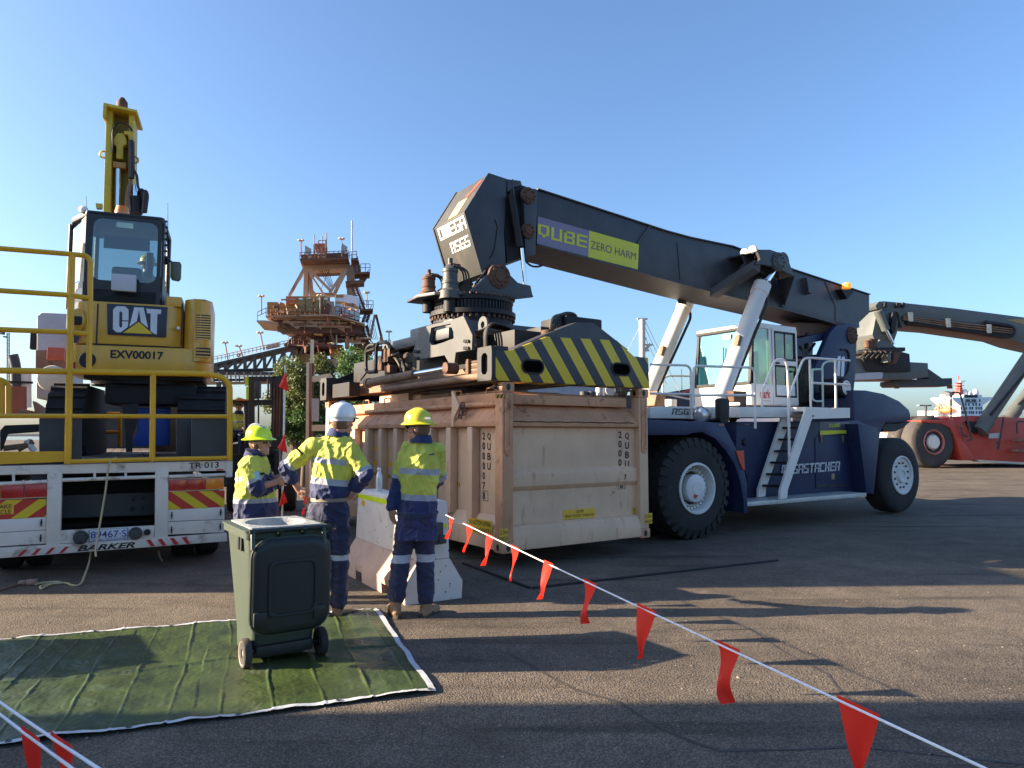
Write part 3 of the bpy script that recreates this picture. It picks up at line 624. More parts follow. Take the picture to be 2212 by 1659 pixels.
# chassis
LB = 1.72
body = lp(c23, ((700, 640), (690, 830), (770, 1030), (775, 1215), (1640, 1130), (1700, 700), (1570, 628), (1440, 640)), LB)
ch = ST.part('chassis', MB().prism(body, (0, 2*LB, 0)).box(1.6, 4.5, -1.0, 1.0, .55, 1.75).box(-.1+1.5, 1.8, -1.0, 1.0, .8, 1.6), m_blue, bev=.012)
ff = lp(c23, ((-60, 625), (75, 625), (460, 640), (600, 650), (690, 830), (745, 960), (772, 1090), (776, 1300), (750, 1297), (745, 1200), (720, 1060), (680, 945), (620, 850), (540, 762), (450, 716), (380, 722), (340, 736), (75, 737), (-60, 737)), LF+.03)
ST.part('front_fender', MB().prism(ff, (0, 1.2, 0)), m_blue, bev=.01)
ST.part('front_fender', MB().prism([V((p.x, LF+.03, p.z)) for p in ff], (0, -1.2, 0)), m_blue)
ST.part('fender_inner', MB().prism(lp(c23, ((-60, 640), (600, 660), (690, 840), (760, 1100), (700, 1000), (540, 765), (400, 722), (-60, 737)), LF-1.17), (0, .05, 0)), m_black, ch)
for q in (((565, 655), (605, 655), (605, 672), (567, 672)), ((750, 655), (790, 655), (788, 664), (752, 664)), ((1505, 866), (1535, 866), (1535, 872), (1507, 872)), ((1702, 712), (1726, 714), (1726, 728), (1702, 728))):
    p = lp(c23, q, LF+.032 if q[0][0] < 600 else LB+.003); plate(ST, [p[3], p[2], p[1], p[0]], m_dusty, ch, 'reflector', .002)
q = lp(c23, ((694, 850), (748, 848), (756, 988), (742, 985), (716, 925)), LF+.05); ST.part('red_panel', MB().prism(q, (0, .03, 0)), mat('orange_red', (.5, .06, .02), .5), ch)
# rear fender and counterweight
tail = lp(c23, ((1535, 412), (1640, 414), (1760, 438), (1870, 490), (1940, 552), (1953, 590), (1952, 632), (1850, 652), (1775, 648), (1745, 690), (1730, 740), (1682, 1155), (1640, 1158), (1570, 1090), (1545, 640)), 1.5)
ST.part('counterweight', MB().prism(tail, (0, 3.0, 0)), m_blue, bev=.05)
rf = lp(c23, ((1570, 655), (1700, 680), (1728, 735), (1684, 1160), (1632, 1152)), LR+.02)
ST.part('rear_fender', MB().prism(rf, (0, .6, 0)), m_blue, ch, bev=.01)
ST.part('tail_underside', MB().prism(lp(c23, ((1740, 690), (1775, 650), (1850, 655), (1950, 635), (1900, 680), (1840, 710), (1760, 715)), 1.45), (0, 2.9, 0)), m_black, ch)
# door panel on the engine bay, vents, latches, badge
pn = lp(c23, ((1258, 752), (1530, 738), (1530, 1085), (1262, 1120)), LB)
ST.part('engine_door', MB().prism(pn, (0, -.014, 0)), m_blue, ch, bev=.005)
for x in (1300, 1455):
    q = lp(c23, ((x-8, 738), (x+8, 738), (x+5, 790), (x-2, 790)), LB+.016); ST.part('latch', MB().prism(q, (0, -.02, 0)), m_dusty, ch)
for x in (1270, 1358, 1430):
    q = lp(c23, ((x, 1098), (x+74, 1088), (x+74, 1102), (x, 1112)), LB+.014); plate(ST, [q[3], q[2], q[1], q[0]], m_ink, ch, 'vent_slot', .002)
q = lp(c23, ((1290, 737), (1507, 722), (1507, 700), (1290, 705)), LB); plate(ST, q, ye, ch, 'lime_strip', .016)
q = lp(c23, ((1290, 706), (1507, 700), (1507, 640), (1292, 640)), LB); plate(ST, q, mat('badge_grey', (.07, .07, .09), .4), ch, 'badge_panel', .004)
blocks(ST, 'QUBE', lp(c23, ((1358, 681), (1438, 678), (1438, 653), (1358, 656)), LB), ye, ch, off=.009, gap=.9)
blocks(ST, 'MEGASTACKER', lp(c23, ((1008, 1022), (1428, 992), (1430, 925), (1012, 952)), LB), mat('silver_ink', (.5, .5, .52), .5), ch, off=.024, gap=.45, slit=(2.9, 3.25), shear=.06)
q = lp(c23, ((1378, 1056), (1400, 1054), (1400, 1012), (1378, 1014)), LB+.02); plate(ST, q, mat('badge_brown', (.3, .22, .12), .5), ch, 'small_plate')
q = ST.px(*c23(749, 788), LB); ST.part('filler_cap', MB().lathe([(0, .03), (.045, .03), (.05, 0), (.075, 0), (.075, -.02)], q, (0, -1, 0), 20), m_black, ch)
# step board with chequered top
sb = lp(c23, ((775, 1245), (1630, 1130), (1630, 1152), (775, 1282)), LF)
z0 = sum(p.z for p in sb[2:])/2; z1 = sum(p.z for p in sb[:2])/2
ST.part('step_board', MB().box(sb[0].x, sb[1].x, -LF, -LB+.0, z0, z1), mat('tread_plate', (.5, .49, .46), .45, metal=.3, dirt=(.2, .15, .1), damt=.4, dsc=6, bump=.6, bsc=55), bev=.006)
# white platforms
def zof(c, x, y, lat): return ST.px(*c(x, y), lat).z
pf = lp(c23, ((716, 535), (1200, 535), (1190, 575), (1170, 610), (716, 608)), 1.9); zt1 = pf[0].z
ST.part('platform', MB().prism(pf, (0, .9, 0)), m_white, bev=.006)
p2 = lp(c23, ((1205, 540), (1512, 540), (1512, 612), (1240, 620), (1215, 655), (1200, 600)), 2.2)
ST.part('platform', MB().prism(p2, (0, .06, 0)).box(p2[0].x, p2[1].x, p2[0].y+.06, -1.0, p2[2].z+.1, p2[1].z-.01), m_white)
p3 = lp(c23, ((75, 540), (140, 530), (720, 535), (720, 622), (75, 615)), 1.3)
nose_fr = ST.part('front_frame', MB().prism(p3, (0, .1, 0)).prism([V((p.x, 1.2, p.z)) for p in p3], (0, .1, 0)), m_white, bev=.006)
blocks(ST, 'RS65', lp(c23, ((226, 590), (388, 590), (388, 548), (236, 544)), 1.3), m_ink, nose_fr, off=.006, gap=.7, slit=(2.9, 3.2))
ST.part('front_deck', MB().box(p3[0].x, p3[2].x, -1.19, 1.19, p3[3].z-.02, p3[3].z+.06), m_dusty, nose_fr)
# stairs
LN, LFAR = 2.28, 1.8
st = lp(c23, ((1200, 540), (1240, 560), (1238, 622), (1065, 1130), (1060, 1190), (1010, 1200), (1010, 1140)), LN)
lad = ST.part('stairs', MB().prism(st, (0, .04, 0)).prism([V((p.x, -LFAR, p.z)) for p in st], (0, -.04, 0)), m_white)
for i in range(7):
    t = (i+.35)/7; a = ST.px(*c23(1215-205*t, 560+600*t), LN); a0 = V((a.x+.05, 0, a.z))
    ST.part('step', MB().box(a0.x-.03, a0.x+.2, -LN+.041, -LFAR-.041, a0.z-.035, a0.z), m_black if i else m_dusty, lad)
# handrails
def rail(c, lines, lat, r=.021, bend=.1, mt=None, name='handrail', parent=None):
    mb = MB()
    for l in lines: mb.tube([ST.px(*c(*p[:2]), lat if len(p) < 3 else p[2]) for p in l], r, 8, bend)
    return ST.part(name, mb, mt or m_white, parent)
rail(c23, [[(880, 560), (877, 430), (970, 192), (1042, 192), (1060, 240), (1075, 560), (1080, 1020)], [(880, 560), (905, 580), (1060, 560)]], LFAR)
rail(c23, [[(1075, 1020), (1068, 470), (1175, 185), (1230, 180), (1510, 200)], [(1222, 190), (1230, 535)], [(1405, 195), (1412, 540)], [(1240, 360), (1510, 375)]], LN-.05)
rail(c23, [[(1240, 265), (1300, 262)], [(1318, 535), (1312, 230), (1345, 205), (1410, 208)], [(1240, 260), (1240, 480), (1270, 495), (1315, 492)]], 1.2, mt=mat('pale_green_paint', (.5, .62, .52), .5))
rail(c23, [[(830, 690), (826, 270), (800, 250), (400, 238), (385, 270), (380, 540)], [(385, 450), (826, 450)]], 2.1)
rail(c23, [[(75, 228), (340, 235), (365, 260), (368, 620)], [(75, 437), (365, 442)]], 1.35)
rail(c23, [[(165, 520), (165, 330), (200, 310), (370, 312)], [(165, 440), (365, 480)]], -1.2)
# head lamp and mirror
o = ST.px(*c23(440, 590), 2.0); o1 = ST.px(*c23(398, 580), 2.0); axl = V((-1, -.35, .05)).normalized()
hl = ST.part('head_lamp', MB().lathe([(0, -.28), (.06, -.26), (.11, -.16), (.135, -.02), (.135, .02), (.12, .025)], o, axl, 24), mat('lamp_shell', (.2, .2, .2), .3, metal=.6))
ST.part('lens', MB().lathe([(0, .05), (.07, .045), (.12, .02)], o, axl, 24), mat('lamp_glass', (.55, .56, .55), .12, metal=.5), hl)
ST.part('lamp_foot', MB().cyl(o+V((.08, 0, -.1)), o+V((.08, 0, -.2)), .05), m_black, hl)
q = lp(c23, ((570, 480), (585, 470), (635, 472), (648, 490), (642, 640), (625, 660), (590, 655), (575, 630)), 2.05); mr_ = ST.part('mirror', MB().prism(q, (0, .1, 0)), m_black, bev=.02)
ST.part('mirror_arm', MB().tube([ST.px(*c23(*p), 2.0) for p in ((510, 630), (555, 620), (590, 600))], .015, 6, .05), m_black, mr_)
for k in range(4):
    ST.part('hose', MB().tube([ST.px(*c23(x+10*k, y), 1.3) for x, y in ((690, 480), (735, 500), (715, 560), (670, 610), (650, 640))], .022, 7, .1), m_hose, nose_fr)
ST.part('hose_block', MB().box(-.18, .18, -.12, .12, -.1, .1, Matrix.Translation(ST.px(*c23(685, 460), 1.2))), m_rust, nose_fr, bev=.02)
ST.part('air_intake', MB().box(-.15, .1, -.14, .14, -.14, .17, Matrix.Translation(ST.px(*c23(115, 495), -.4)) @ Matrix.Rotation(.3, 4, 'Y')), m_dusty, nose_fr, bev=.02)
ST.part('drum', MB().cyl(ST.px(*c23(222, 530), -.6), ST.px(*c23(222, 480), -.6), .12), m_white, nose_fr)
# lift cylinders
pin = ST.px(*c22(1192, 345), 1.0); btop = ST.px(*c22(1060, 535), 1.0); base = ST.px(*c23(510, 640), 1.0)
for s_ in (1, -1):
    Q = [V((p.x, p.y*s_, p.z)) for p in (base, btop, pin)]
    d = (Q[1]-Q[0]).normalized(); r = .155
    cy = ST.part('lift_cylinder', MB().lathe([(0, 0), (r*1.05, 0), (r*1.05, .1), (r, .12), (r, (Q[1]-Q[0]).length-.25), (r*1.12, (Q[1]-Q[0]).length-.24), (r*1.12, (Q[1]-Q[0]).length-.02), (r*.9, (Q[1]-Q[0]).length), (0, (Q[1]-Q[0]).length)], Q[0], d, 32), m_cyl)
    ST.part('rod', MB().cyl(Q[1]-d*.05, Q[2], .09, n=20), m_chrome, cy)
    ST.part('rod_eye', MB().cyl(Q[2]-V((0, .14, 0)), Q[2]+V((0, .14, 0)), .17, n=20), m_gboom, cy)
    cb = MB()
    for i in range(16):
        t = 2*math.pi*i/16; a_ = d.orthogonal().normalized(); b_ = d.cross(a_); p = Q[1]+(a_*math.cos(t)+b_*math.sin(t))*r*.95; cb.cyl(p-d*.02, p+d*.03, .018, n=6)
    ST.part('gland_bolts', cb, m_grey, cy, kind='stuff')
    hs = V((.22, -.05, 0)); ST.part('hose', MB().tube([Q[1]-d*.2+V((r, 0, 0)), Q[1]-d*.45+hs*1.25, Q[0]+d*1.4+hs, Q[0]+d*.5+hs*.9, Q[0]+d*.1+hs*.6], .03, 8, .25), m_hose, cy)
    lgp = Q[0].lerp(Q[1], .56)-V((.16, .06, 0)); ST.part('port_lug', MB().box(-.05, .05, -.06, .06, -.11, .11, Matrix.Translation(lgp) @ Matrix.Rotation(.35, 4, 'Y')), m_dusty, cy, bev=.02)
    ST.part('base_pin', MB().cyl(Q[0]+V((0, -.25, .05)), Q[0]+V((0, .25, .05)), .12), m_gboom, cy)
# brackets for the cylinder tops (ears), both sides
ear = lp(c22, ((1010, 240), (1125, 240), (1265, 290), (1335, 470), (1220, 415), (1195, 410), (1150, 385), (1080, 370), (1000, 365), (1040, 320)), 1.16)
strut0 = lp(c22, ((600, 575), (640, 555), (1000, 342), (1015, 372), (640, 590)), .8)
for s_ in (1, -1):
    er = ST.part('cylinder_bracket', MB().prism([V((p.x, p.y*s_, p.z)) for p in ear], (0, .06*s_, 0)).prism([V((p.x, (p.y+.34)*s_, p.z)) for p in ear], (0, .06*s_, 0)), m_gboom, boom, bev=.006)
    t0 = [ear[0], ear[1], ear[2]]
    mb = MB()
    for a, b in zip(t0[:-1], t0[1:]):
        mb.prism([V((a.x, -1.16*s_, a.z)), V((b.x, -1.16*s_, b.z)), V((b.x, -1.16*s_, b.z-.03)), V((a.x, -1.16*s_, a.z-.03))], (0, (1.16-HB)*s_, 0))
    a, b = ear[2], ear[3]; mb.prism([V((a.x, -1.16*s_, a.z)), V((b.x, -1.16*s_, b.z)), V((b.x-.03, -1.16*s_, b.z)), V((a.x-.03, -1.16*s_, a.z))], (0, (1.16-HB)*s_, 0))
    ST.part('bracket_top', mb, m_gboom, boom)
    p0 = ST.px(*c22(610, 575), HB); p1 = ST.px(*c22(1000, 355), 1.13)
    ST.part('bracket_strut', MB().prism([V((p0.x, p0.y*s_, p0.z)), V((p0.x+.25, p0.y*s_, p0.z)), V((p1.x+.15, p1.y*s_, p1.z)), V((p1.x-.05, p1.y*s_, p1.z+.05))], (0, .03*s_, -.16)), m_gboom, boom)
    if s_ == 1: bolted_disc(c22(1195, 345), 1.165, .19, boom, 'pin_cover', 10, m_grey)
    w0 = ST.px(*c22(1330, 470), 1.1); w1 = ST.px(*c22(1240, 735), HB+.01)
    ST.part('web', MB().prism([V((w0.x+.3, -(HB+.01)*s_, w0.z+.1)), V((w1.x, -(HB+.01)*s_, w1.z)), V((w0.x, -1.1*s_, w0.z)), V((w0.x-.02, -1.1*s_, w0.z+.1))], (.03, 0, 0)), m_gboom, boom)
# work lights and beacon
for q, l_, col, e in (((970, 238), 1.0, (1, .9, .7), .3), ((902, 265), .7, (1, .97, .9), 1.0)):
    o = ST.px(*c22(*q), l_); ax_ = V((-.9, -.45, -.1)).normalized()
    wl = ST.part('work_light', MB().lathe([(0, -.08), (.07, -.08), (.088, -.04), (.088, .02), (.078, .025)], o, ax_, 20), m_black)
    ST.part('lens', MB().lathe([(0, .022), (.078, .02)], o, ax_, 20), mat('lit_lens_%d' % int(e*10), (.9, .85, .7), .2, emit=(col, e)), wl)
ST.part('light_bracket', MB().tube([ST.px(*c22(985, 275), 1.0), ST.px(*c22(1005, 340), 1.0), ST.px(*c22(935, 355), .7)], .015, 6), m_black)
o = ST.px(*c22(1787, 575), .6); bc = ST.part('beacon', MB().lathe([(0, .13), (.07, .125), (.1, .1), (.105, 0), (0, 0)], o, (0, 0, 1), 24), mat('beacon_lens', (.85, .3, .01), .2, coat=.5, emit=((1, .35, .02), .25)))
ST.part('beacon_bracket', MB().prism(lp(c22, ((1740, 580), (1840, 590), (1845, 610), (1790, 665)), .62), (0, .2, 0)), m_black, bc)
# boom pivot post
pv = lp(c22, ((1880, 880), (1862, 1330), (1845, 1480), (1480, 1480), (1500, 1290), (1600, 1050), (1640, 960), (1700, 890)), .62)
piv = ST.part('boom_post', MB().prism(pv, (0, .12, 0)).prism([V((p.x, .62, p.z)) for p in pv], (0, -.12, 0)), m_blue, bev=.02)
bolted_disc(c22(1830, 980), .62, .2, piv, 'pin_cover', 10)
ST.part('cross_member', MB().prism(lp(c22, ((1350, 1010), (1640, 950), (1660, 1010), (1500, 1040), (1350, 1062)), .45), (0, .9, 0)), m_blue, piv)
ST.part('bent_line', MB().tube([ST.px(*c22(*p), .63) for p in ((1735, 1105), (1790, 1100), (1810, 1160), (1800, 1290), (1770, 1330))], .02, 6, .1), m_black, piv)
for k, (x, y) in enumerate(((1700, 1160), (1735, 1165))):
    q = lp(c22, ((x, y+170), (x+25, y+170), (x+32, y), (x+7, y)), .62); plate(ST, q, m_whiteink, piv, 'white_mark', .004)
ST.part('linkage', MB().cyl(ST.px(*c22(1440, 960), .3), ST.px(*c22(1430, 1330), .3), .05).cyl(ST.px(*c22(1510, 1050), .3), ST.px(*c22(1400, 1200), .3), .03).cyl(ST.px(*c22(1380, 1080), .3), ST.px(*c22(1470, 1200), .3), .03), m_black, piv)
ST.part('under_boom_tray', MB().prism(lp(c22, ((1350, 870), (1690, 880), (1720, 920), (1610, 965), (1380, 985)), .3), (0, .6, 0)), m_rust, piv)
# engine cover clutter behind the cab, air filter drum
ST.part('engine_hood', MB().prism(lp(c23, ((1150, 400), (1240, 200), (1300, 150), (1420, 200), (1460, 530), (1150, 535)), .5), (0, 1.2, 0)), m_black, bev=.05)
o = ST.px(*c23(1488, 395), 1.35); af = ST.part('air_cleaner', MB().lathe([(.12, -.015), (.15, 0), (.2, .01), (.215, .05), (.215, .5), (0, .5)], o, (0, 1, 0), 32), m_black)
ST.part('air_cleaner_face', MB().lathe([(0, .03), (.07, .02), (.12, -.02), (.15, -.005), (.16, .01)], o, (0, 1, 0), 32), m_white, af)
for k in range(5):
    ST.part('hose', MB().tube([ST.px(*c23(1160+18*k, 500), .6), ST.px(*c23(1150+14*k, 330), .62), ST.px(*c23(1180+10*k, 200), .6), ST.px(*c23(1170+8*k, 120), .55)], .02, 6, .2), m_hose, piv)
# cab
X0, X1, YN, YF, Z0c, Z1c = 5.72, 7.22, -.9, .55, 2.2, 3.84
cab = ST.part('cab', MB().box(X0+.02, X1, YN, YF, Z0c, Z0c+.42).prism([V((X0+.12, YN, Z1c-.1)), V((X0+.1, YN, Z1c-.02)), V((X0+.3, YN, Z1c)), V((X1, YN, Z1c)), V((X1, YN, Z1c-.1))], (0, YF-YN, 0)).box(X1-.07, X1, YF-.08, YF, Z0c, Z1c-.1)
   .box(X1-.07, X1, YN, YN+.08, Z0c, Z1c-.1).box(X0+.6, X0+.68, YN, YN+.07, Z0c+.4, Z1c-.1), m_white, bev=.012)
for a, b in (((X0+.03, YN+.035, Z0c+.4), (X0+.16, YN+.035, Z1c-.05)), ((X0+.03, YF-.035, Z0c+.4), (X0+.16, YF-.035, Z1c-.05)), ((X0+.14, YN, Z1c-.1), (X0+.14, YF, Z1c-.1)), ((X0+.01, YN, Z0c+.43), (X0+.01, YF, Z0c+.43))): ST.part('pillar', MB().bar(a, b, .06, .05), m_black, cab)
ST.part('headlining', MB().box(X0+.15, X1-.02, YN+.03, YF-.03, Z1c-.14, Z1c-.105), m_black, cab); ST.part('cab_floor', MB().box(X0+.1, X1-.05, YN+.05, YF-.05, Z0c+.425, Z0c+.44), m_black, cab)
ST.part('front_glass', MB().prism([V((X0+.02, YN+.07, Z0c+.42)), V((X0+.02, YF-.07, Z0c+.42)), V((X0+.15, YF-.07, Z1c-.1)), V((X0+.15, YN+.07, Z1c-.1))], (.008, 0, 0)), m_glass, cab)
ST.part('side_glass', MB().box(X0+.16, X0+.6, YN+.02, YN+.028, Z0c+.42, Z1c-.1), m_glassd, cab)
ST.part('far_glass', MB().box(X0+.16, X1-.07, YF-.03, YF-.02, Z0c+.42, Z1c-.1), m_glass, cab)
ST.part('rear_glass', MB().box(X1-.03, X1-.022, YN+.08, YF-.08, Z0c+.42, Z1c-.1), m_glassd, cab)
dr = ST.part('door', MB().ring([V((X0+.7, YN-.012, Z0c+.02)), V((X1-.005, YN-.012, Z0c+.02)), V((X1-.005, YN-.012, Z1c-.06)), V((X0+.7, YN-.012, Z1c-.06))], [V((X0+.77, YN-.012, Z0c+.3)), V((X1-.08, YN-.012, Z0c+.18)), V((X1-.08, YN-.012, Z1c-.13)), V((X0+.77, YN-.012, Z1c-.13))], (0, .05, 0)).box(X0+.77, X1-.08, YN-.012, YN+.03, Z0c+.82, Z0c+.92), m_white, cab, bev=.006)
ST.part('door_glass', MB().box(X0+.77, X1-.08, YN+.005, YN+.012, Z0c+.3, Z1c-.13), glass('door_glass_dark', (.42, .42, .3), .35), cab)
for z0, z1 in ((Z0c+.17, Z0c+.82), (Z0c+.92, Z1c-.13)):
    a = [V((x, YN-.016, z)) for x, z in ((X0+.75, z0), (X1-.06, z0), (X1-.06, z1), (X0+.75, z1))]; ce_ = sum(a, V())/4; ST.part('gasket', MB().ring(a, [p+V(((ce_.x-p.x)/abs(ce_.x-p.x)*.035, 0, (ce_.z-p.z)/abs(ce_.z-p.z)*.035)) for p in a], (0, .012, 0)), m_black, cab)
ST.part('window_gasket', MB().box(X0+1.1, X0+1.115, YN-.004, YN+.018, Z0c+.92, Z1c-.14), m_black, cab)
ST.part('door_handle', MB().box(X0+.78, X0+.88, YN-.04, YN-.012, Z0c+.84, Z0c+.875), m_black, cab)
letters(ST, 'clark', [V((X0+.28, YN, Z0c+.13)), V((X0+.6, YN, Z0c+.13)), V((X0+.6, YN, Z0c+.32)), V((X0+.28, YN, Z0c+.32))], mat('red_ink', (.5, .01, .02), .5), cab, bold=.02)
letters(ST, 'equipment', [V((X0+.38, YN, Z0c+.07)), V((X0+.6, YN, Z0c+.07)), V((X0+.6, YN, Z0c+.1)), V((X0+.38, YN, Z0c+.1))], m_ink, cab)
ST.part('wiper', MB().tube([V((X0+.0, -.1, Z0c+.36)), V((X0+.06, -.2, Z0c+.9)), V((X0+.07, -.2, Z0c+1.2))], .012, 6), m_black, cab)
ST.part('sun_strip', MB().box(X0+.11, X0+.119, -.35, -.15, Z1c-.28, Z1c-.18), mat('pale_teal', (.45, .62, .55), .5), cab)
ST.part('seat', MB().box(X0+.75, X0+.95, -.4, .1, Z0c+.42, Z0c+1.15).box(X0+.4, X0+.9, -.4, .1, Z0c+.42, Z0c+.62), m_black, cab, bev=.05)
ST.part('steering_column', MB().tube([V((X0+.2, -.15, Z0c+.42)), V((X0+.28, -.15, Z0c+.75))], .03).lathe([(.17, 0), (.19, .01), (.17, .02)], (X0+.28, -.15, Z0c+.77), (.5, 0, 1), 20), m_black, cab)
ST.part('control_panel', MB().box(X0+.12, X0+.2, .1, .3, Z0c+.75, Z0c+1.0).box(X0+.1, X0+.16, -.55, -.45, Z0c+.5, Z0c+.8), m_black, cab, bev=.01)
ST.part('roof_rack', MB().tube([V((X0+.3, -.5, Z1c)), V((X0+.45, -.5, Z1c+.05)), V((X0+.9, -.5, Z1c+.03))], .012, 6).box(X0+1.05, X0+1.3, -.6, -.3, Z1c+.0, Z1c+.06), m_white, cab)
ST.part('wall_shell', MB().box(X0+.02, X1, YF-.02, YF+.0, Z0c, Z0c+.4), m_white, cab)
# ------------------------------------------------------------------ container
m_cont = mat('container_paint', (.66, .425, .265), .6, dirt=(.44, .23, .125), damt=.46, dsc=2.6, streak=.88, var=.13, vsc=1.6, bump=.08, bsc=25, chips=((.26, .11, .055), .635, 2.6))
m_crust = mat('container_rusty', (.54, .27, .14), .7, dirt=(.16, .06, .03), damt=.5, dsc=3.2, streak=.3, var=.2, bump=.2, bsc=25, chips=((.12, .045, .025), .6, 3.5))
CE = CN.e
def cz(y): return CN.px(1240, y, 0).z
zs, zr, zl = 1.72, 1.98, 2.12                       # underside of the shoulder, shoulder top, lid rail
CN.part('floor', MB().box(.08, CW-.08, .08, CL-.08, CZ0+.05, CZ0+.2), m_crust)
for x in (0, CW-.16):
    for y in (0, CL-.16):
        post = CN.part('corner_post', MB().box(x, x+.16, y, y+.16, CZ0+.13, CZ1-.12), m_cont if (x or y) else m_crust, bev=.012)
        for z0, z1 in ((CZ0, CZ0+.13), (CZ1-.12, CZ1)):
            cx, cy, czm = x+.08, y+.08, (z0+z1)/2
            mb = MB().box(x-.012, x+.172, y-.012, y+.172, z0, z1)
            cast = CN.part('corner_casting', mb, m_crust, post, bev=.015)
            hole = [V((cx+math.cos(t)*.032, y-.0135, czm+math.sin(t)*.045)) for t in [i*math.pi/6 for i in range(12)]]
            CN.part('casting_hole', MB().prism(hole, (0, .001, 0)), m_ink, post)
            hole = [V((x-.0135, cy+math.cos(t)*.03, czm+math.sin(t)*.042)) for t in [i*math.pi/6 for i in range(12)]]
            CN.part('casting_hole', MB().prism(hole, (.001, 0, 0)), m_ink, post)
# end wall facing the camera: recessed sheet, rib, sill, shoulder, lid rail
end = CN.part('end_wall', MB().box(.16, CW-.16, .09, .12, CZ0+.2, zs), m_cont)
CN.part('end_sill', MB().prism([V((.161, .0, CZ0+.02)), V((.161, .0, CZ0+.2)), V((.161, .03, CZ0+.3)), V((.161, .1, CZ0+.33)), V((.161, .1, CZ0+.02))], (CW-.322, 0, 0)), m_cont, end, bev=.004)
CN.part('fork_pad', MB().box(CW-.6, CW-.161, -.012, .05, CZ0+.03, CZ0+.17), m_cont, end, bev=.004)
CN.part('fork_pad', MB().box(.161, .5, -.012, .05, CZ0+.03, CZ0+.14), m_cont, end, bev=.004)
CN.part('end_rib', MB().prism([V((.162, .09, 1.19)), V((.162, .045, 1.13)), V((.162, .045, .98)), V((.162, .09, .92))], (CW-.324, 0, 0)), m_cont, end, bev=.004)
CN.part('end_shoulder', MB().prism([V((.163, .09, zs-.02)), V((.163, .005, zs)), V((.163, .005, zs+.06)), V((.163, .2, zr)), V((.163, .3, zr)), V((.163, .3, zs-.02))], (CW-.326, 0, 0)), m_crust, end, bev=.004)
CN.part('lid_rail', MB().box(.17, CW-.3, .1, .22, zr+.01, zl), m_crust, end, bev=.02)
CN.part('lid', MB().box(.2, CW-.2, .25, CL-.2, zr-.02, zl+.03), m_crust, bev=.01)
CN.part('weld_seam', MB().tube([V((.17+.1*i, .012-.012, zs+.055+.004*math.sin(i*2.1))) for i in range(21)], .007, 5), m_rust, end)
# long side facing left: ribs, recessed sheet, shoulder, bottom rail
side = CN.part('side_wall', MB().box(.13, .16, .16, CL-.16, CZ0+.2, zs), m_cont)
CN.part('side_shoulder', MB().prism([V((.12, .161, zs-.02)), V((.005, .161, zs)), V((.005, .161, zs+.06)), V((.16, .161, zr)), V((.3, .161, zr)), V((.3, .161, zs-.02))], (0, CL-.322, 0)), m_crust, side, bev=.004)
CN.part('side_rail', MB().prism([V((.005, .162, CZ0+.02)), V((.005, .162, CZ0+.25)), V((.12, .162, CZ0+.42)), V((.12, .162, CZ0+.02))], (0, CL-.324, 0)), m_cont, side, bev=.004)
for i in range(9):
    y = .72+i*.56
    CN.part('rib', MB().box(.012, .128, y, y+.13, CZ0+.26, zs-.005), m_cont, side, bev=.012)
fs_ = CN.part('far_side_wall', MB().box(CW-.16, CW-.13, .16, CL-.16, CZ0+.2, zr), m_cont)
CN.part('back_wall', MB().box(.16, CW-.16, CL-.12, CL-.09, CZ0+.2, zr), m_cont)
CN.part('top_rail', MB().tube([V((.1, .2, zr+.02)), V((.1, CL-.2, zr+.02))], .035, 10), m_crust, side)
# lid gear on top: hatch boxes, handles, hinge post, chain
for y0, y1, x0, x1, h in ((2.2, 3.4, .5, 1.7, .09), (3.45, 4.6, .45, 1.4, .16), (.9, 1.9, .5, 1.6, .06)):
    CN.part('lid_box', MB().box(x0, x1, y0, y1, zl+.03, zl+.03+h), m_cont, bev=.006)
for y in (.5, 1.4, 2.6, 3.7, 4.6):
    CN.part('grab_handle', MB().tube([V((.25, y, zl+.03)), V((.25, y, zl+.1)), V((.25, y+.25, zl+.1)), V((.25, y+.25, zl+.03))], .01, 6, .03), m_crust)
CN.part('hinge_post', MB().box(-.02, .02, 1.15, 1.2, zs, zl+.08).prism([V((-.02, 1.0, zr+.02)), V((-.02, 1.15, zs+.1)), V((-.02, 1.15, zl+.05))], (.03, 0, 0)), m_cont, side)
chn = MB()
for i in range(6):
    p = V((-.03, .95-.02*i, zr+.02-.05*abs(i-3))); chn.lathe([(.035, -.008), (.045, 0), (.035, .008), (.025, 0), (.035, -.008)], p, V((1, .4*(i % 2), .6*((i+1) % 2))), 10)
CN.part('chain', chn, m_rust, side)
CN.part('lashing_bar', MB().tube([V((.1, -.02, zl)), V((.1, -.026, zs-.25)), V((.03, -.03, zs-.3))], .012, 6, .03).tube([V((CW-.06, -.02, zl)), V((CW-.06, -.026, zs-.25)), V((CW-.1, -.03, zs-.3))], .012, 6, .03), m_crust)
for xx in (.085, CW-.085):
    o = [V((xx+.05*sx, -.004, z)) for sx, z in ((-1, zl+.0), (1, zl), (1, zs-.3))]+[V((xx+.05*math.cos(t), -.004, zs-.3-.06*math.sin(t))) for t in [math.pi*i/8 for i in range(1, 9)]]
    CN.part('post_pad', MB().prism(o, (0, -.016, 0)), m_crust, end, bev=.004)
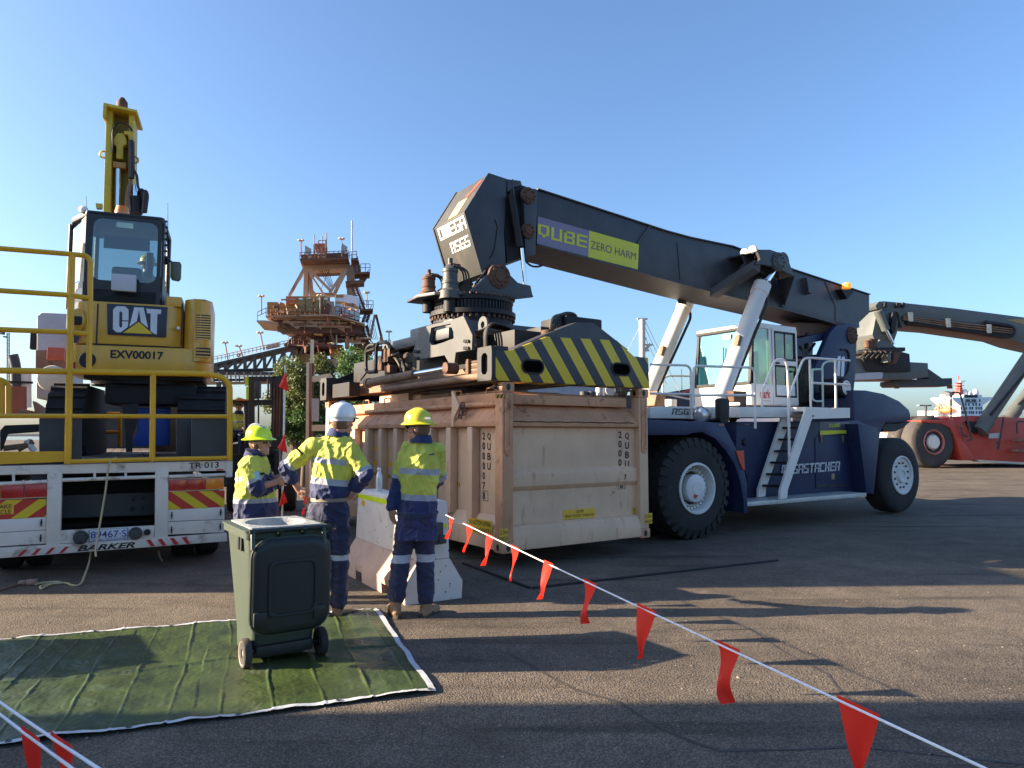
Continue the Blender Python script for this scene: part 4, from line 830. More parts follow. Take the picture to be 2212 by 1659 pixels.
# writing
def cq(pts, lat): return CN.poly(c25, pts, lat)
def vert(chars, x0, x1, y0, y1, plane, k, parent):   # one character under the other
    n = len(chars); hh = (y1-y0)/n
    for i, ch in enumerate(chars):
        a, b = y0+i*hh+hh*.12, y0+(i+1)*hh-hh*.14
        w = x1-x0; p = [(x0, b), (x1, b-k*w), (x1, a-k*w), (x0, a)]
        q = [CN.px(*c25(*t), plane[1]) if plane[0] == 'y' else CN.pa(*c25(*t), plane[1]) for t in p]
        letters(CN, ch, q, m_ink, parent, 'lettering', .004, bold=.03)
vert('QUBU', 1948, 1974, 365, 605, ('y', -.09), .03, end); vert('2000', 1905, 1926, 355, 595, ('y', -.09), .03, end)
vert('7', 1942, 1958, 636, 682, ('y', -.045), .05, end)
vert('8', 1914, 1936, 690, 738, ('y', -.09), .05, end)
vert('0', 1926, 1950, 596, 628, ('y', -.068), .05, end)
vert('QUBU', 1058, 1080, 365, 620, ('x', .13), -.12, side); vert('2000078', 1027, 1044, 360, 810, ('x', .13), -.12, side)
def box_out(pts, plane, parent):
    q = [CN.px(*c25(*t), plane[1]) if plane[0] == 'y' else CN.pa(*c25(*t), plane[1]) for t in pts]; ce_ = sum(q, V())/4; n = (q[1]-q[0]).cross(q[3]-q[0]).normalized()*.004
    CN.part('check_digit_box', MB().ring([p+n for p in q], [p+(ce_-p)*.1+n for p in q], n*.2), m_ink, parent)
box_out([(1902, 738), (1950, 733), (1950, 688), (1902, 692)], ('y', -.09), end); box_out([(1030, 812), (1064, 815), (1062, 748), (1028, 745)], ('x', .13), side)
def sticker(pts, lat, lines, parent, plane='y'):
    q = [CN.px(*c25(*t), lat) if plane == 'y' else CN.pa(*c25(*t), lat) for t in pts]
    s = plate(CN, q, m_yel, parent, 'sticker', .003)
    n = len(lines)
    for i, l in enumerate(lines):
        t0, t1 = (i+.2)/n, (i+.85)/n; w = .96 if len(l) > 8 or n < 3 else .25
        a = [q[3].lerp(q[0], t1), q[2].lerp(q[1], t1), q[2].lerp(q[1], t0), q[3].lerp(q[0], t0)]
        c0, c1 = .5-w/2*.94, .5+w/2*.94
        letters(CN, l, [a[0].lerp(a[1], c0), a[0].lerp(a[1], c1), a[3].lerp(a[2], c1), a[3].lerp(a[2], c0)], m_ink, s, off=.008)
sticker(((1548, 955), (1755, 938), (1755, 858), (1548, 872)), -.09, ['CAUTION', 'ENSURE THE SOCKET OF DRAIN HOLE', 'BE SCREWED ON FLOOR UNDER LOAD'], end)
sticker(((1996, 915), (2050, 910), (2050, 848), (1996, 853)), -.09, ['2.4m', 'WIDE'], end)
sticker(((2076, 962), (2124, 958), (2124, 890), (2076, 895)), .001, ['2.0m', 'HIGH'], end)
sticker(((1134, 1080), (1190, 1075), (1190, 990), (1134, 995)), .001, ['2.0m', 'HIGH'], end)
sticker(((938, 1010), (1090, 1038), (1090, 945), (938, 920)), -.003, ['NO BOTTOM LIFTING', 'IS ALLOWED'], side, 'x')
m_haz2 = stripes('hazard_small', (.03, .03, .03), (.66, .45, .02), .05, 1.0); m_haz3 = mat('orange_stripe', (.6, .3, .03), .6, dirt=(.1, .05, .03), damt=.6, dsc=12)
for pts, al in ((((815, 718), (880, 718), (880, 690), (815, 690)), .13), (((408, 664), (446, 664), (446, 642), (408, 642)), .13), (((302, 646), (336, 646), (336, 626), (302, 626)), .13)):
    q = [CN.pa(*c25(*t), al) for t in pts]; s = plate(CN, q, m_ink, side, 'hazard_mark', .003)
    for i in range(4):
        t0, t1 = i/4+.02, i/4+.15; a = lambda t, w: q[0].lerp(q[1], t).lerp(q[3].lerp(q[2], t), w)
        plate(CN, [a(t0, 0), a(t1, 0), a(t1+.1, 1), a(t0+.1, 1)], m_yel, s, 'hazard_stripe', .006, .001)
q = cq(((1112, 148), (1186, 148), (1186, 122), (1112, 122)), .0); s = plate(CN, q, m_haz3, end, 'hazard_mark', .004)
for i in range(3):
    t0 = i/3+.02; a = lambda t, w: q[0].lerp(q[1], t).lerp(q[3].lerp(q[2], t), w); plate(CN, [a(t0, 0), a(t0+.12, 0), a(t0+.26, 1), a(t0+.14, 1)], m_ink, s, 'hazard_stripe', .007, .001)
for pts in (((300, 580), (345, 580), (345, 460), (300, 460)), ((405, 585), (445, 585), (445, 470), (405, 470))):   # worn yellow letters between the ribs
    q = [CN.pa(*c25(*t), .13) for t in pts]; letters(CN, 'C' if pts[0][0] < 350 else 'L', q, m_yel, side, 'worn_letter', .004, bold=.03)
# strip of black rubber laid round the working area
MT = Frame('rubber_bund', 'thin black rubber edging lying on the asphalt round the container', 'edging', on_ground(1150, 1272)[:2], 29)
a = MT.loc(on_ground(1680, 1212)); b = MT.loc(on_ground(1000, 1218))
m_bund = mat('bund_rubber', (.014, .014, .015), .7)
MT.part('front_edge', MB().bar((0, 0, .012), (a.x, a.y, .012), .035, .022), m_bund, bev=.005)
MT.part('side_edge', MB().bar((-.02, .02, .012), (b.x, b.y, .012), .035, .022), m_bund, bev=.005)
# ------------------------------------------------------------------ flat-deck trailer seen from behind
TL = Frame('flatbed_trailer', 'white flatbed trailer with yellow guard rails and red tail lights', 'trailer', (-3.61, 9.1), 28)
DZ = 1.27
def tq(pts, lat=0.0): return TL.poly(c13, pts, lat)
m_ryel = mat('rail_yellow', (.7, .37, .01), .42, var=.12, dirt=(.3, .17, .03), damt=.35, dsc=5)
m_dgrey = mat('dark_grey_panel', (.045, .05, .055), .6, var=.2, dirt=(.1, .08, .06), damt=.3, dsc=3)
deck = TL.part('deck', MB().box(-2.5, 0, .1, 9.5, DZ-.12, DZ).box(-2.1, -1.9, .1, 9.5, .75, DZ-.12).box(-.6, -.4, .1, 9.5, .75, DZ-.12).box(-2.5, -2.44, .1, 9.5, DZ-.3, DZ-.121).box(-.06, 0, .1, 9.5, DZ-.3, DZ-.121), m_dgrey)
for i in range(14): TL.part('deck_plank', MB().box(-2.45+.17*i, -2.29+.17*i, .16, 9.4, DZ+.001, DZ+.03), mat('deck_timber', (.12, .085, .06), .8, var=.3, vsc=6, dirt=(.05, .04, .03), damt=.5), deck)
tb = tq([(-300, 558), (1965, 505), (1965, 588), (-300, 630)])
rear = TL.part('rear_beam', MB().prism(tb, (0, .12, 0)), m_trailer, bev=.008)
TL.part('beam_end', MB().prism(tq([(1910, 506), (1968, 505), (1965, 642), (1908, 645)], .012), (0, .1, 0)), m_trailer, rear, bev=.006)
for a in ([(400, 605), (525, 600), (510, 1215), (388, 1225)], [(1312, 585), (1425, 580), (1418, 1155), (1308, 1165)]):
    TL.part('rear_post', MB().prism(tq(a, .03), (0, .12, 0)), m_trailer, rear, bev=.008)
for a in ([(-300, 715), (400, 680)], [(525, 668), (1315, 640)], [(1425, 640), (1905, 622)]):
    p = tq(a, .02); TL.part('rope_rail', MB().cyl(p[0], p[1], .022, n=10), m_trailer, rear)
for x, y0, y1 in ((115, 615, 680), (800, 600, 650), (1062, 595, 640), (1668, 588, 625)):
    p = tq([(x, y0), (x, y1)], .01); TL.part('rail_stay', MB().cyl(p[0], p[1], .014, n=8), m_trailer, rear)
# lamp clusters
for x0, x1, ya, yb, cols in ((-190, 400, (722, 700), (835, 808), 'arr'), (1425, 1893, (665, 652), (760, 742), 'rra')):
    n = 3
    TL.part('lamp_backing', MB().prism(tq([(x0, ya[0]-8), (x1, ya[1]-8), (x1, yb[1]+8), (x0, yb[0]+8)], .0), (0, .05, 0)), m_trailer, rear)
    for i in range(n):
        f0, f1 = i/n+.006, (i+1)/n-.006; xx0, xx1 = x0+(x1-x0)*f0, x0+(x1-x0)*f1
        yy = lambda f, y: y[0]+(y[1]-y[0])*f
        TL.part('tail_light', MB().prism(tq([(xx0, yy(f0, ya)), (xx1, yy(f1, ya)), (xx1, yy(f1, yb)), (xx0, yy(f0, yb))], .035), (0, .034, 0)), m_amber if cols[i] == 'a' else m_red, rear, bev=.008)
# chevron boards
def board(x0, x1, top, bot, left):
    q = tq([(x0, bot[0]), (x1, bot[1]), (x1, top[1]), (x0, top[0])], .0)
    b = TL.part('chevron_board', MB().prism([V(p) for p in q], (0, .01, 0)), mat('chevron_red', (.5, .03, .02), .4, var=.1), rear)
    n = 2.1
    for i in range(-2, 5):
        t0 = i/n; k = .42 if left else -.42; pts = [(t0, 0), (t0+.5/n, 0), (t0+.5/n+k, 1), (t0+k, 1)]
        pts = clip01(pts)
        if len(pts) > 2:
            p3 = quadmap(q, pts); TL.part('chevron_stripe', MB().prism([p+V((0, -.004, 0)) for p in p3], (0, .002, 0)), m_yel2, b)
def clip01(p):
    for s_, lim in ((1, 0), (-1, -1)):
        o = []
        for i in range(len(p)):
            a, b = p[i], p[(i+1) % len(p)]; fa, fb = s_*a[0]-lim, s_*b[0]-lim
            if fa >= 0: o.append(a)
            if (fa >= 0) != (fb >= 0): t = fa/(fa-fb); o.append((a[0]+(b[0]-a[0])*t, a[1]+(b[1]-a[1])*t))
        p = o
        if not p: return []
    return p
m_yel2 = mat('chevron_yellow', (.68, .5, .02), .4, var=.1)
board(-200, 392, (842, 826), (1012, 978), True); board(1418, 1898, (768, 755), (918, 893), False)
for a, mt in (([(-200, 1014), (392, 980), (390, 1088), (-200, 1122)], m_white), ([(1418, 920), (1898, 895), (1897, 998), (1416, 1018)], m_white), ([(-200, 1126), (390, 1092), (388, 1205), (-200, 1240)], m_trailer), ([(1416, 1022), (1897, 1002), (1895, 1108), (1414, 1130)], m_trailer)):
    TL.part('rear_board', MB().prism(tq(a), (0, .02, 0)), mt, rear, bev=.004)
for x, y in ((350, 1028), (345, 1158), (1452, 965), (1450, 1088), (1866, 940), (1862, 1060)):
    p = tq([(x, y)])[0]; TL.part('tie_hook', MB().cyl(p, p-V((0, .025, 0)), .012, n=6).box(-.006, .006, -.02, 0, -.04, .04, Matrix.Translation(p)), m_black, rear)
sg = TL.part('warning_sign', MB().prism(tq([(-250, 885), (118, 862), (115, 955), (-250, 975)], .012), (0, .006, 0)), m_yel, rear)
letters(TL, 'OVERTAKE', tq([(-190, 920), (98, 906), (98, 872), (-190, 886)], .013), m_ink, sg, off=.006); letters(TL, 'VEHICLE', tq([(-120, 965), (95, 952), (95, 918), (-120, 930)], .013), m_ink, sg, off=.006)
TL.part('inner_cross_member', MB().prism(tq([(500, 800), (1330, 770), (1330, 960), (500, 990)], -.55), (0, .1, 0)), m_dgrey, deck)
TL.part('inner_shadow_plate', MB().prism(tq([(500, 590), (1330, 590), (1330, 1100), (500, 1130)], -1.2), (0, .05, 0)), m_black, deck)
for x, y, r in ((1130, 832, .018), (1120, 912, .03), (1205, 905, .014), (1210, 820, .018)):
    p = tq([(x, y)], -.55)[0]; TL.part('coupling', MB().cyl(p, p-V((0, .03, 0)), r, n=12), m_black, deck)
TL.part('plate_bar', MB().prism(tq([(512, 1095), (1308, 1052), (1306, 1160), (508, 1205)], .02), (0, .06, 0)), m_trailer, rear, bev=.006)
pl = TL.part('number_plate', MB().prism(tq([(752, 1088), (1082, 1072), (1080, 1170), (752, 1188)], .035), (0, .006, 0)), mat('plate_white', (.62, .66, .74), .4), rear, bev=.002)
pb = mat('plate_blue', (.03, .04, .22), .5)
letters(TL, '89467·S', tq([(766, 1162), (1068, 1145), (1068, 1088), (766, 1102)], .036), pb, pl, bold=.005); letters(TL, 'VICTORIA - THE PLACE TO BE', tq([(775, 1182), (1065, 1166), (1065, 1152), (775, 1168)], .036), pb, pl)
qq = tq([(752, 1188), (1080, 1170), (1082, 1072), (752, 1088)], .036); ce_ = sum(qq, V())/4
TL.part('plate_border', MB().ring([p+V((0, -.001, 0)) for p in qq], [p+(ce_-p)*.035+V((0, -.001, 0)) for p in qq], (0, -.001, 0)), pb, pl)
for x, y, r in ((682, 1150, .075), (1146, 1116, .072), (1245, 1106, .035)):
    p = tq([(x, y)], .021)[0]; TL.part('rubber_stop', MB().lathe([(0, .09), (r*.8, .085), (r, .06), (r, 0)], p, (0, -1, 0), 20), m_dgrey if r > .05 else m_black, rear)
bp2 = tq([(-300, 1265), (1918, 1118), (1921, 1186), (-300, 1352)], .05)
bum = TL.part('bumper', MB().prism(bp2, (0, .1, 0)), m_trailer, bev=.008)
letters(TL, 'BARKER', tq([(652, 1272), (1140, 1238), (1142, 1190), (655, 1222)], .05), m_ink, bum, bold=.03, shear=.3)
m_chr = mat('stripe_red', (.5, .02, .03), .45)
for x, y, l in ((145, 1312, 1), (262, 1303, 1), (380, 1294, 1), (496, 1286, 1), (1275, 1228, 0), (1372, 1222, 0), (1475, 1214, 0), (1575, 1207, 0)):
    k = 55 if l else -40
    plate(TL, tq([(x, y), (x+36, y-3), (x+36+k, y-58), (x+k, y-54)], .05), m_chr, bum, 'red_stripe', .003)
letters(TL, 'TR 013', tq([(1595, 570), (1850, 562), (1850, 514), (1595, 520)], .0), m_ink, rear, bold=.012)
plate(TL, tq([(1828, 588), (1885, 586), (1885, 574), (1828, 576)], .0), m_red, rear, 'marker')
# wheels
def trailer_wheel(x, y):
    o = V((x, y, .47)); t = TL.part('wheel', MB().lathe([(.26, 0), (.3, -.01), (.43, 0), (.465, .03), (.47, .05), (.47, .21), (.465, .23), (.43, .26), (.26, .26)], o, (1, 0, 0), 36), m_rubber)
    TL.part('rim', MB().lathe([(.26, .02), (.24, .04), (.22, .12), (.1, .13), (.1, .02), (0, .02)], o, (1, 0, 0), 24), m_grey, t)
for y in (.95, 2.25, 3.55):
    for x in (-2.48, -2.18, -.58, -.28): trailer_wheel(x, y)
    TL.part('axle', MB().cyl((-2.3, y, .47), (-.2, y, .47), .07), m_black)
for x0 in (-2.5, -.6): TL.part('mud_flap', MB().box(x0, x0+.6, .45, .46, .3, .8), m_black)
# guard rails: lower run, raised gate at the left
def t2(c, pts, lat=0.03): return TL.poly(c, pts, lat)
RL = TL.part('guard_rail', MB().tube(t2(c12, [(-250, 1212), (0, 1218), (660, 1228), (1900, 1250), (2060, 1275), (2128, 1350), (2128, 1640)])+t2(c13, [(1942, 500)]), .036, 10, .12), m_ryel)
for nm, ps in (('mid_rail', t2(c13, [(-250, 120), (0, 125), (1935, 130)])), ('bottom_rail', t2(c13, [(590, 512), (1280, 492), (1920, 480)]))):
    TL.part(nm, MB().tube(ps, .026, 8), m_ryel, RL)
for x0, y0, x1, y1 in ((655, 150, 560, 530), ):
    a = TL.px(*c12(665, 150), .03); b = TL.px(*c13(572, 530), .03); TL.part('rail_post', MB().tube([a, b], .037, 10), m_ryel, RL)
a = TL.px(*c12(1418, 1255), .03); b = TL.px(*c13(1287, 510), .03); TL.part('rail_post', MB().tube([a, b], .033, 10), m_ryel, RL)
TL.part('toe_board', MB().prism(tq([(-250, 430), (550, 425), (550, 512), (-250, 545)], .02), (0, .02, 0)), m_ryel, RL)
for l in ([(-250, 62), (0, 88), (650, 140), (800, 155), (838, 200), (835, 560), (822, 1215)], [(-250, 458), (0, 478), (650, 520), (838, 552)], [(-250, 822), (0, 838), (640, 862), (830, 885)]):
    TL.part('gate_rail', MB().tube(t2(c12, l), .03, 8, .08), m_ryel, RL)
for l in ([(20, 1300), (20, 1660)], [(82, 1350), (82, 1660)], [(-40, 1290), (30, 1310), (85, 1352)]):
    TL.part('side_rail', MB().tube(t2(c12, l, -.9), .03, 8, .05), m_ryel, RL)
# loading ramps standing behind the rail, deck clutter
for a, l in (([(330, 145), (690, 145), (690, 500), (330, 425)], -.12), ([(1490, 145), (1620, 145), (1620, 470), (1490, 450)], -.4), ([(1620, 145), (1925, 145), (1925, 480), (1620, 478)], -.12)):
    TL.part('ramp_panel', MB().prism(tq(a, l), (0, .06, 0)), m_dgrey, deck, bev=.01)
for a in ([(760, 100), (760, 390)], [(1015, 100), (1015, 390)], [(760, 105), (1015, 105)], [(760, 262), (1015, 262)]):
    p = tq(a, -4.2); TL.part('ladder_frame', MB().cyl(p[0], p[1], .03, n=8), m_ryel, deck)
TL.part('jack_stand', MB().prism(tq([(1030, 30), (1170, 20), (1160, 190), (1120, 300), (1120, 430), (1065, 430), (1060, 250)], -1.8), (0, .12, 0)), m_black, deck)
gr = MB()
for i in range(9):
    for j in range(4): p = tq([(690+30*i+6*j, 420+7*j)], -3.0)[0]
for k, (x0, y0, x1, y1) in enumerate(((225, 330, 290, 425), (150, 410, 280, 340), (30, 400, 200, 380))):
    a, b = tq([(x0, y0), (x1, y1)], -.7); TL.part('ramp_ram', MB().cyl(a, b, .035, n=10), m_dusty if k else m_white, deck)
TL.part('dark_backing_board', MB().box(-2.4, -.1, 9.3, 9.4, DZ, DZ+1.1), m_dgrey, deck)  # added dark board, blocks the bright view through the trailer
TL.part('dark_filler_box', MB().box(-2.3, -1.5, 4.6, 5.4, DZ+.03, DZ+.75).box(-.75, -.15, 5.0, 5.9, DZ+.03, DZ+.9), m_dgrey, deck, bev=.02)  # added dark boxes, fill the bright gap seen between the rails
TL.part('ramp_linkage', MB().prism(tq([(0, 250), (40, 205), (325, 195), (325, 260), (60, 280), (10, 420), (0, 420)], -.6), (0, .08, 0)), m_black, deck)
# the lead hanging from the deck to the ground
cord = [TL.px(*c13(*p), l) for p, l in (((985, 478), -.2), ((940, 490), .05), ((915, 560), .07), ((895, 740), .07), ((860, 950), .08), ((825, 1150), .12), ((805, 1250), .2), ((812, 1320), .3))]
gnd = [TL.pz(*c13(*p), .014) for p in ((790, 1390), (740, 1470), (690, 1540), (650, 1562), (600, 1555), (560, 1535), (450, 1540), (400, 1560), (345, 1590), (335, 1565), (420, 1545), (540, 1540), (480, 1525), (330, 1540), (300, 1550))]
gnd[0].z = .35; gnd[1].z = .1
cw = [TL.M @ p for p in cord+gnd]
CB = Frame('extension_lead', 'pale yellow extension lead hanging from the trailer deck and looped on the asphalt', 'cable', cw[-1][:2], 0)
CB.part('cable', MB().tube([CB.loc(p) for p in cw], .011, 6, .06), mat('cable_sheath', (.5, .42, .24), .6))
pz_ = CB.loc(TL.M @ TL.pz(*c13(270, 1530), .03)); CB.part('plug', MB().box(-.05, .05, -.03, .03, -.025, .03, Matrix.Translation(pz_)).box(-.14, -.06, -.025, .025, -.025, .02, Matrix.Translation(pz_)), mat('plug_pinkish', (.3, .2, .17), .6), bev=.012)
pz2 = [CB.loc(TL.M @ TL.pz(*c13(*p), .012)) for p in ((230, 1535), (130, 1562), (0, 1605), (-200, 1640))]
CB.part('cord', MB().tube(pz2, .007, 6), m_rust)
LO = Frame('loose_strap', 'short pale strap dangling under the white trailer bumper', 'strap', (TL.M @ TL.px(*c13(1350, 1260), -.1))[:2], 0)
LO.part('strap', MB().tube([LO.loc(TL.M @ TL.px(*c13(*p), -.1)) for p in ((1340, 1265), (1350, 1310), (1372, 1355))], .012, 6), m_dusty)
# blue tub on the deck
BB = Frame('blue_tub', 'blue plastic tub standing on the trailer deck behind the rails', 'tub', (TL.M @ TL.px(*c13(1300, 390), -2.6))[:2], 28, z=DZ+.03)
q = BB.poly(c13, ((1165, 55), (1442, 50), (1438, 378), (1125, 380), (1130, 300), (1168, 260)), 0)
m_tub = mat('tub_blue', (.012, .06, .32), .45)
BB.part('tub_body', MB().prism(q, (0, .7, 0)), m_tub, bev=.02); BB.part('tub_rim', MB().prism(BB.poly(c13, ((1160, 70), (1446, 66), (1446, 90), (1160, 96)), .02), (0, .74, 0)), m_tub, bev=.01)

# ------------------------------------------------------------------ excavator on the trailer
EX = Frame('excavator', 'yellow and black excavator with counterweight and tall arm riding on the trailer', 'excavator', (-5.41, 10.35), 21, z=DZ+.03)
m_cat = mat('excavator_yellow', (.68, .36, .035), .35, var=.12, vsc=1.4, dirt=(.36, .21, .06), damt=.36, dsc=2, coat=.35)
m_cabb = mat('cab_black', (.02, .021, .024), .4, var=.15)
def ep(x, y, lat=0.0): return EX.px(*c12(x, y), lat)
def plan(x0, x1, r, dep, z0, z1, fr=0.0, n=8):
    pts = [V((x0, dep, z0))]+[V((x0+r-r*math.sin(t), fr+r-r*math.cos(t), z0)) for t in [math.pi/2*(1-i/n) for i in range(n+1)]]
    pts += [V((x1-r+r*math.sin(t), fr+r-r*math.cos(t), z0)) for t in [math.pi/2*i/n for i in range(n+1)]]+[V((x1, dep, z0))]
    return pts, (0, 0, z1-z0)
zA, zB, zC, zD = ep(1200, 1250).z, ep(1200, 990).z, ep(1200, 985).z, ep(1200, 590).z
xl, xr = ep(560, 1100).x, ep(1948, 1100).x
lower = EX.part('counterweight', MB().prism(*plan(xl, xr, .42, 1.6, zA, zB)), m_cat, bev=.035)
xl2 = ep(640, 800).x
upper = EX.part('engine_hood', MB().prism(*plan(xl2, ep(1688, 800).x, .3, 1.6, zB+.012, zD, .01)), m_cat, bev=.03)
sp_ = EX.part('side_cover', MB().prism(*plan(ep(1694, 800).x, xr, .24, 1.5, zB+.012-.2, ep(1700, 545).z, .03)), m_cat, bev=.05)
EX.part('hood_step', MB().prism(*plan(ep(1530, 600).x, ep(1682, 600).x, .04, 1.2, zD-.01, ep(1600, 525).z, .06)), m_cat, bev=.02)
for x in (908, 1690):
    a, b = ep(x, 600, -.012), ep(x, 985, -.012); EX.part('panel_gap', MB().bar(V((a.x, .004, a.z)), V((a.x, .004, b.z)), .016, .012, (0, 1, 0)), m_ink, upper)
EX.part('hood_gap', MB().box(xl2+.3, ep(1688, 985).x-.02, .002, .02, zB, zB+.013), m_ink, upper)
for i in range(13):                                # louvres on the right corner
    y = 705+23*i if i < 10 else 1010+30*(i-10)
    if 930 < y < 1000: continue
    a, b = ep(1815, y, .0), ep(1935, y+8, -.12)
    EX.part('louvre', MB().bar(V((a.x, .028, a.z)), V((b.x+.01, .13, b.z)), .05, .022), m_ink, sp_)
for i in range(13):
    y = 716+23*i if i < 10 else 1025+30*(i-10)
    a, b = ep(1810, y, .0), ep(1938, y+8, -.12); EX.part('louvre_lip', MB().bar(V((a.x, .02, a.z)), V((b.x+.01, .12, b.z)), .05, .02), m_cat, sp_)
lgq = [ep(*p, .012) for p in ((995, 885), (1537, 912), (1552, 630), (990, 597))]
lgo = EX.part('logo_plate', MB().prism([p for p in [lgq[0], lgq[1], lgq[2], lgq[3]]], (0, .01, 0)), mat('logo_navy', (.022, .028, .045), .4), upper, bev=.004)
def glyph(pts, mt): EX.part('lettering', MB().add([ep(*p, .0155) for p in pts], [list(range(len(pts)))]), mt, lgo)
wi = mat('logo_white', (.66, .67, .7), .45)
glyph([(1078, 622), (1160, 625), (1190, 655), (1190, 755), (1132, 753), (1132, 682), (1118, 668), (1105, 680), (1103, 805), (1115, 822), (1130, 812), (1130, 762), (1188, 765), (1183, 815), (1118, 866), (1075, 862), (1045, 835), (1047, 655)][::-1], wi)
glyph([(1243, 632), (1330, 636), (1370, 822), (1306, 772), (1300, 748), (1287, 655), (1270, 748), (1266, 764), (1197, 812)][::-1], wi)
glyph([(1355, 645), (1493, 655), (1490, 695), (1457, 695), (1452, 885), (1432, 880), (1392, 852), (1395, 690), (1362, 688)][::-1], wi)
glyph([(1285, 768), (1415, 880), (1140, 868)][::-1], mat('logo_yellow', (.75, .5, .02), .45))
letters(EX, 'EXV00017', [ep(*p, .001) for p in ((1022, 1105), (1512, 1118), (1516, 1045), (1024, 1025))], m_ink, lower, bold=.03)
for x, y, r, m_ in ((720, 1172, .07, m_red), (1765, 1203, .07, m_red), (808, 1120, .11, m_ink), (1650, 826, .025, m_white)):
    lt = -.09 if x < 800 else (-.06 if x > 1700 else .0)
    p = ep(x, y, lt); EX.part('reflector' if m_ is m_red else ('port' if m_ is m_ink else 'lock'), MB().lathe([(0, .016), (r*.9, .016), (r, 0), (r, -.12)], p, (-.35 if x < 800 else (.3 if x > 1700 else 0), -1, 0), 20), m_, lower)
EX.part('recess', MB().ell(ep(720, 750, -.03), (.1, 0, 0), (0, .05, 0), (0, 0, .17)), m_cat, upper); EX.part('latch', MB().box(-.06, .06, -.04, .02, -.06, .06, Matrix.Translation(ep(715, 755, .03))), m_black, upper, bev=.02)
EX.part('model_sticker', MB().prism([ep(*p, -.05) for p in ((672, 850), (750, 885), (715, 965), (672, 962))], (0, .003, 0)), m_dgrey, upper)
EX.part('model_stripe', MB().prism([ep(*p, -.047) for p in ((745, 890), (758, 890), (725, 965), (708, 965))], (0, .003, 0)), m_red, upper)
# cab
zc0, zct = ep(1100, 590).z, EX.px(*c11(1150, 1165)).z
xa, xb = EX.px(*c11(795, 1300), -.1).x, EX.px(*c11(1522, 1300), -.1).x
lf = V((xa-.33, .85, 0)); yb_ = .1
pl2 = [V((xa, yb_, 0)), V((xb-.05, yb_, 0)), V((xb, yb_+.05, 0)), V((xb, 1.25, 0)), V((lf.x+.25, 1.45, 0)), V((lf.x, lf.y, 0)), V((lf.x+.05, lf.y-.25, 0))]
cabx = EX.part('cab', MB().prism([p+V((0, 0, zc0-.05)) for p in pl2], (0, 0, .28)), m_cabb, bev=.03)
EX.part('cab_roof', MB().prism([p+V((0, 0, zct-.09)) for p in pl2], (0, 0, .09)), m_cabb, cabx, bev=.03)
zg0, zg1 = ep(1100, 390, -.1).z, EX.px(*c11(1150, 1245), -.1).z
def rr(x0, x1, z0, z1, y, r): return [V((cx+r*math.cos(t), y, cz_+r*math.sin(t))) for cx, cz_, a0 in ((x1-r, z1-r, 0), (x0+r, z1-r, 90), (x0+r, z0+r, 180), (x1-r, z0+r, 270)) for t in [R(a0+22.5*i) for i in range(5)]]
gx0, gx1 = EX.px(*c11(852, 1500), -.1).x, EX.px(*c11(1458, 1500), -.1).x
n_ = 20
outer = rr(xa, xb-.03, zc0, zct-.02, yb_, .03); inner = rr(gx0, gx1, zg0, zg1, yb_, .12)
EX.part('rear_frame', MB().ring(outer, inner, (0, .04, 0)), m_cabb, cabx)
EX.part('rear_glass', MB().prism([p+V((0, .015, 0)) for p in inner], (0, .006, 0)), glass('excavator_glass', (.45, .55, .55), .5), cabx)
EX.part('sticker', MB().box(gx0+.3, gx0+.52, yb_+.008, yb_+.012, zg1-.12, zg1-.04), mat('pale_teal', (.45, .62, .55), .5), cabx)
EX.part('sun_visor', MB().box(gx0+.08, gx1-.15, .5, .52, zg1-.35, zg1-.15), mat('visor', (.3, .2, .17), .6), cabx)
p0, p1 = V((xa, yb_+.02, 0)), V((lf.x, lf.y, 0))
EX.part('door_glass', MB().prism([p0.lerp(p1, .3)+V((0, 0, zc0+.35)), p0.lerp(p1, .97)+V((0, 0, zc0+.35)), p0.lerp(p1, .97)+V((0, 0, zct-.16)), p0.lerp(p1, .3)+V((0, 0, zct-.12))], (.01, .006, 0)), glass('door_glass_bright', (.55, .62, .62), 1.6), cabx)
EX.part('door_pillar', MB().prism([p0+V((0, 0, zc0)), p0.lerp(p1, .3)+V((0, 0, zc0)), p0.lerp(p1, .3)+V((0, 0, zct-.05)), p0+V((0, 0, zct-.03))], (.03, .02, 0)), m_grey, cabx)
EX.part('door_skin', MB().prism([p0+V((-.01, -.005, zc0-.3)), p1+V((-.01, 0, zc0-.3)), p1+V((-.01, 0, zc0+.35)), p0+V((-.01, -.005, zc0+.3))], (.03, .02, 0)), m_grey, cabx)
for p_ in (p1, V((lf.x+.25, 1.45, 0)), V((xb-.03, 1.22, 0))): EX.part('pillar', MB().cyl(p_+V((0, 0, zc0)), p_+V((0, 0, zct-.05)), .035), m_cabb, cabx)
EX.part('right_side_panel', MB().box(xb-.03, xb, yb_+.05, .45, zc0, zct-.05).box(xb-.03, xb, .45, 1.25, zc0, zc0+.35), m_cabb, cabx)
EX.part('seat_back', MB().box(gx0+.2, gx0+.62, .45, .58, zg0-.3, zg0+.3), m_black, cabx, bev=.06)
EX.part('fire_extinguisher', MB().cyl(V((gx1-.12, .3, zg0+.12)), V((gx1-.12, .3, zg0+.5)), .05), m_red, cabx)
EX.part('control_box', MB().prism([ep(*p, .1) for p in ((1027, 470), (1255, 488), (1258, 333), (1030, 318))], (0, .1, 0)), mat('box_grey', (.5, .5, .53), .5, var=.08), cabx, bev=.008)
EX.part('mirror', MB().prism([ep(*p, -.5) for p in ((1585, 205), (1665, 210), (1680, 235), (1675, 370), (1655, 392), (1590, 380), (1572, 350), (1575, 225))], (0, .05, 0)), mat('mirror_back', (.12, .14, .1), .3), cabx, bev=.015)
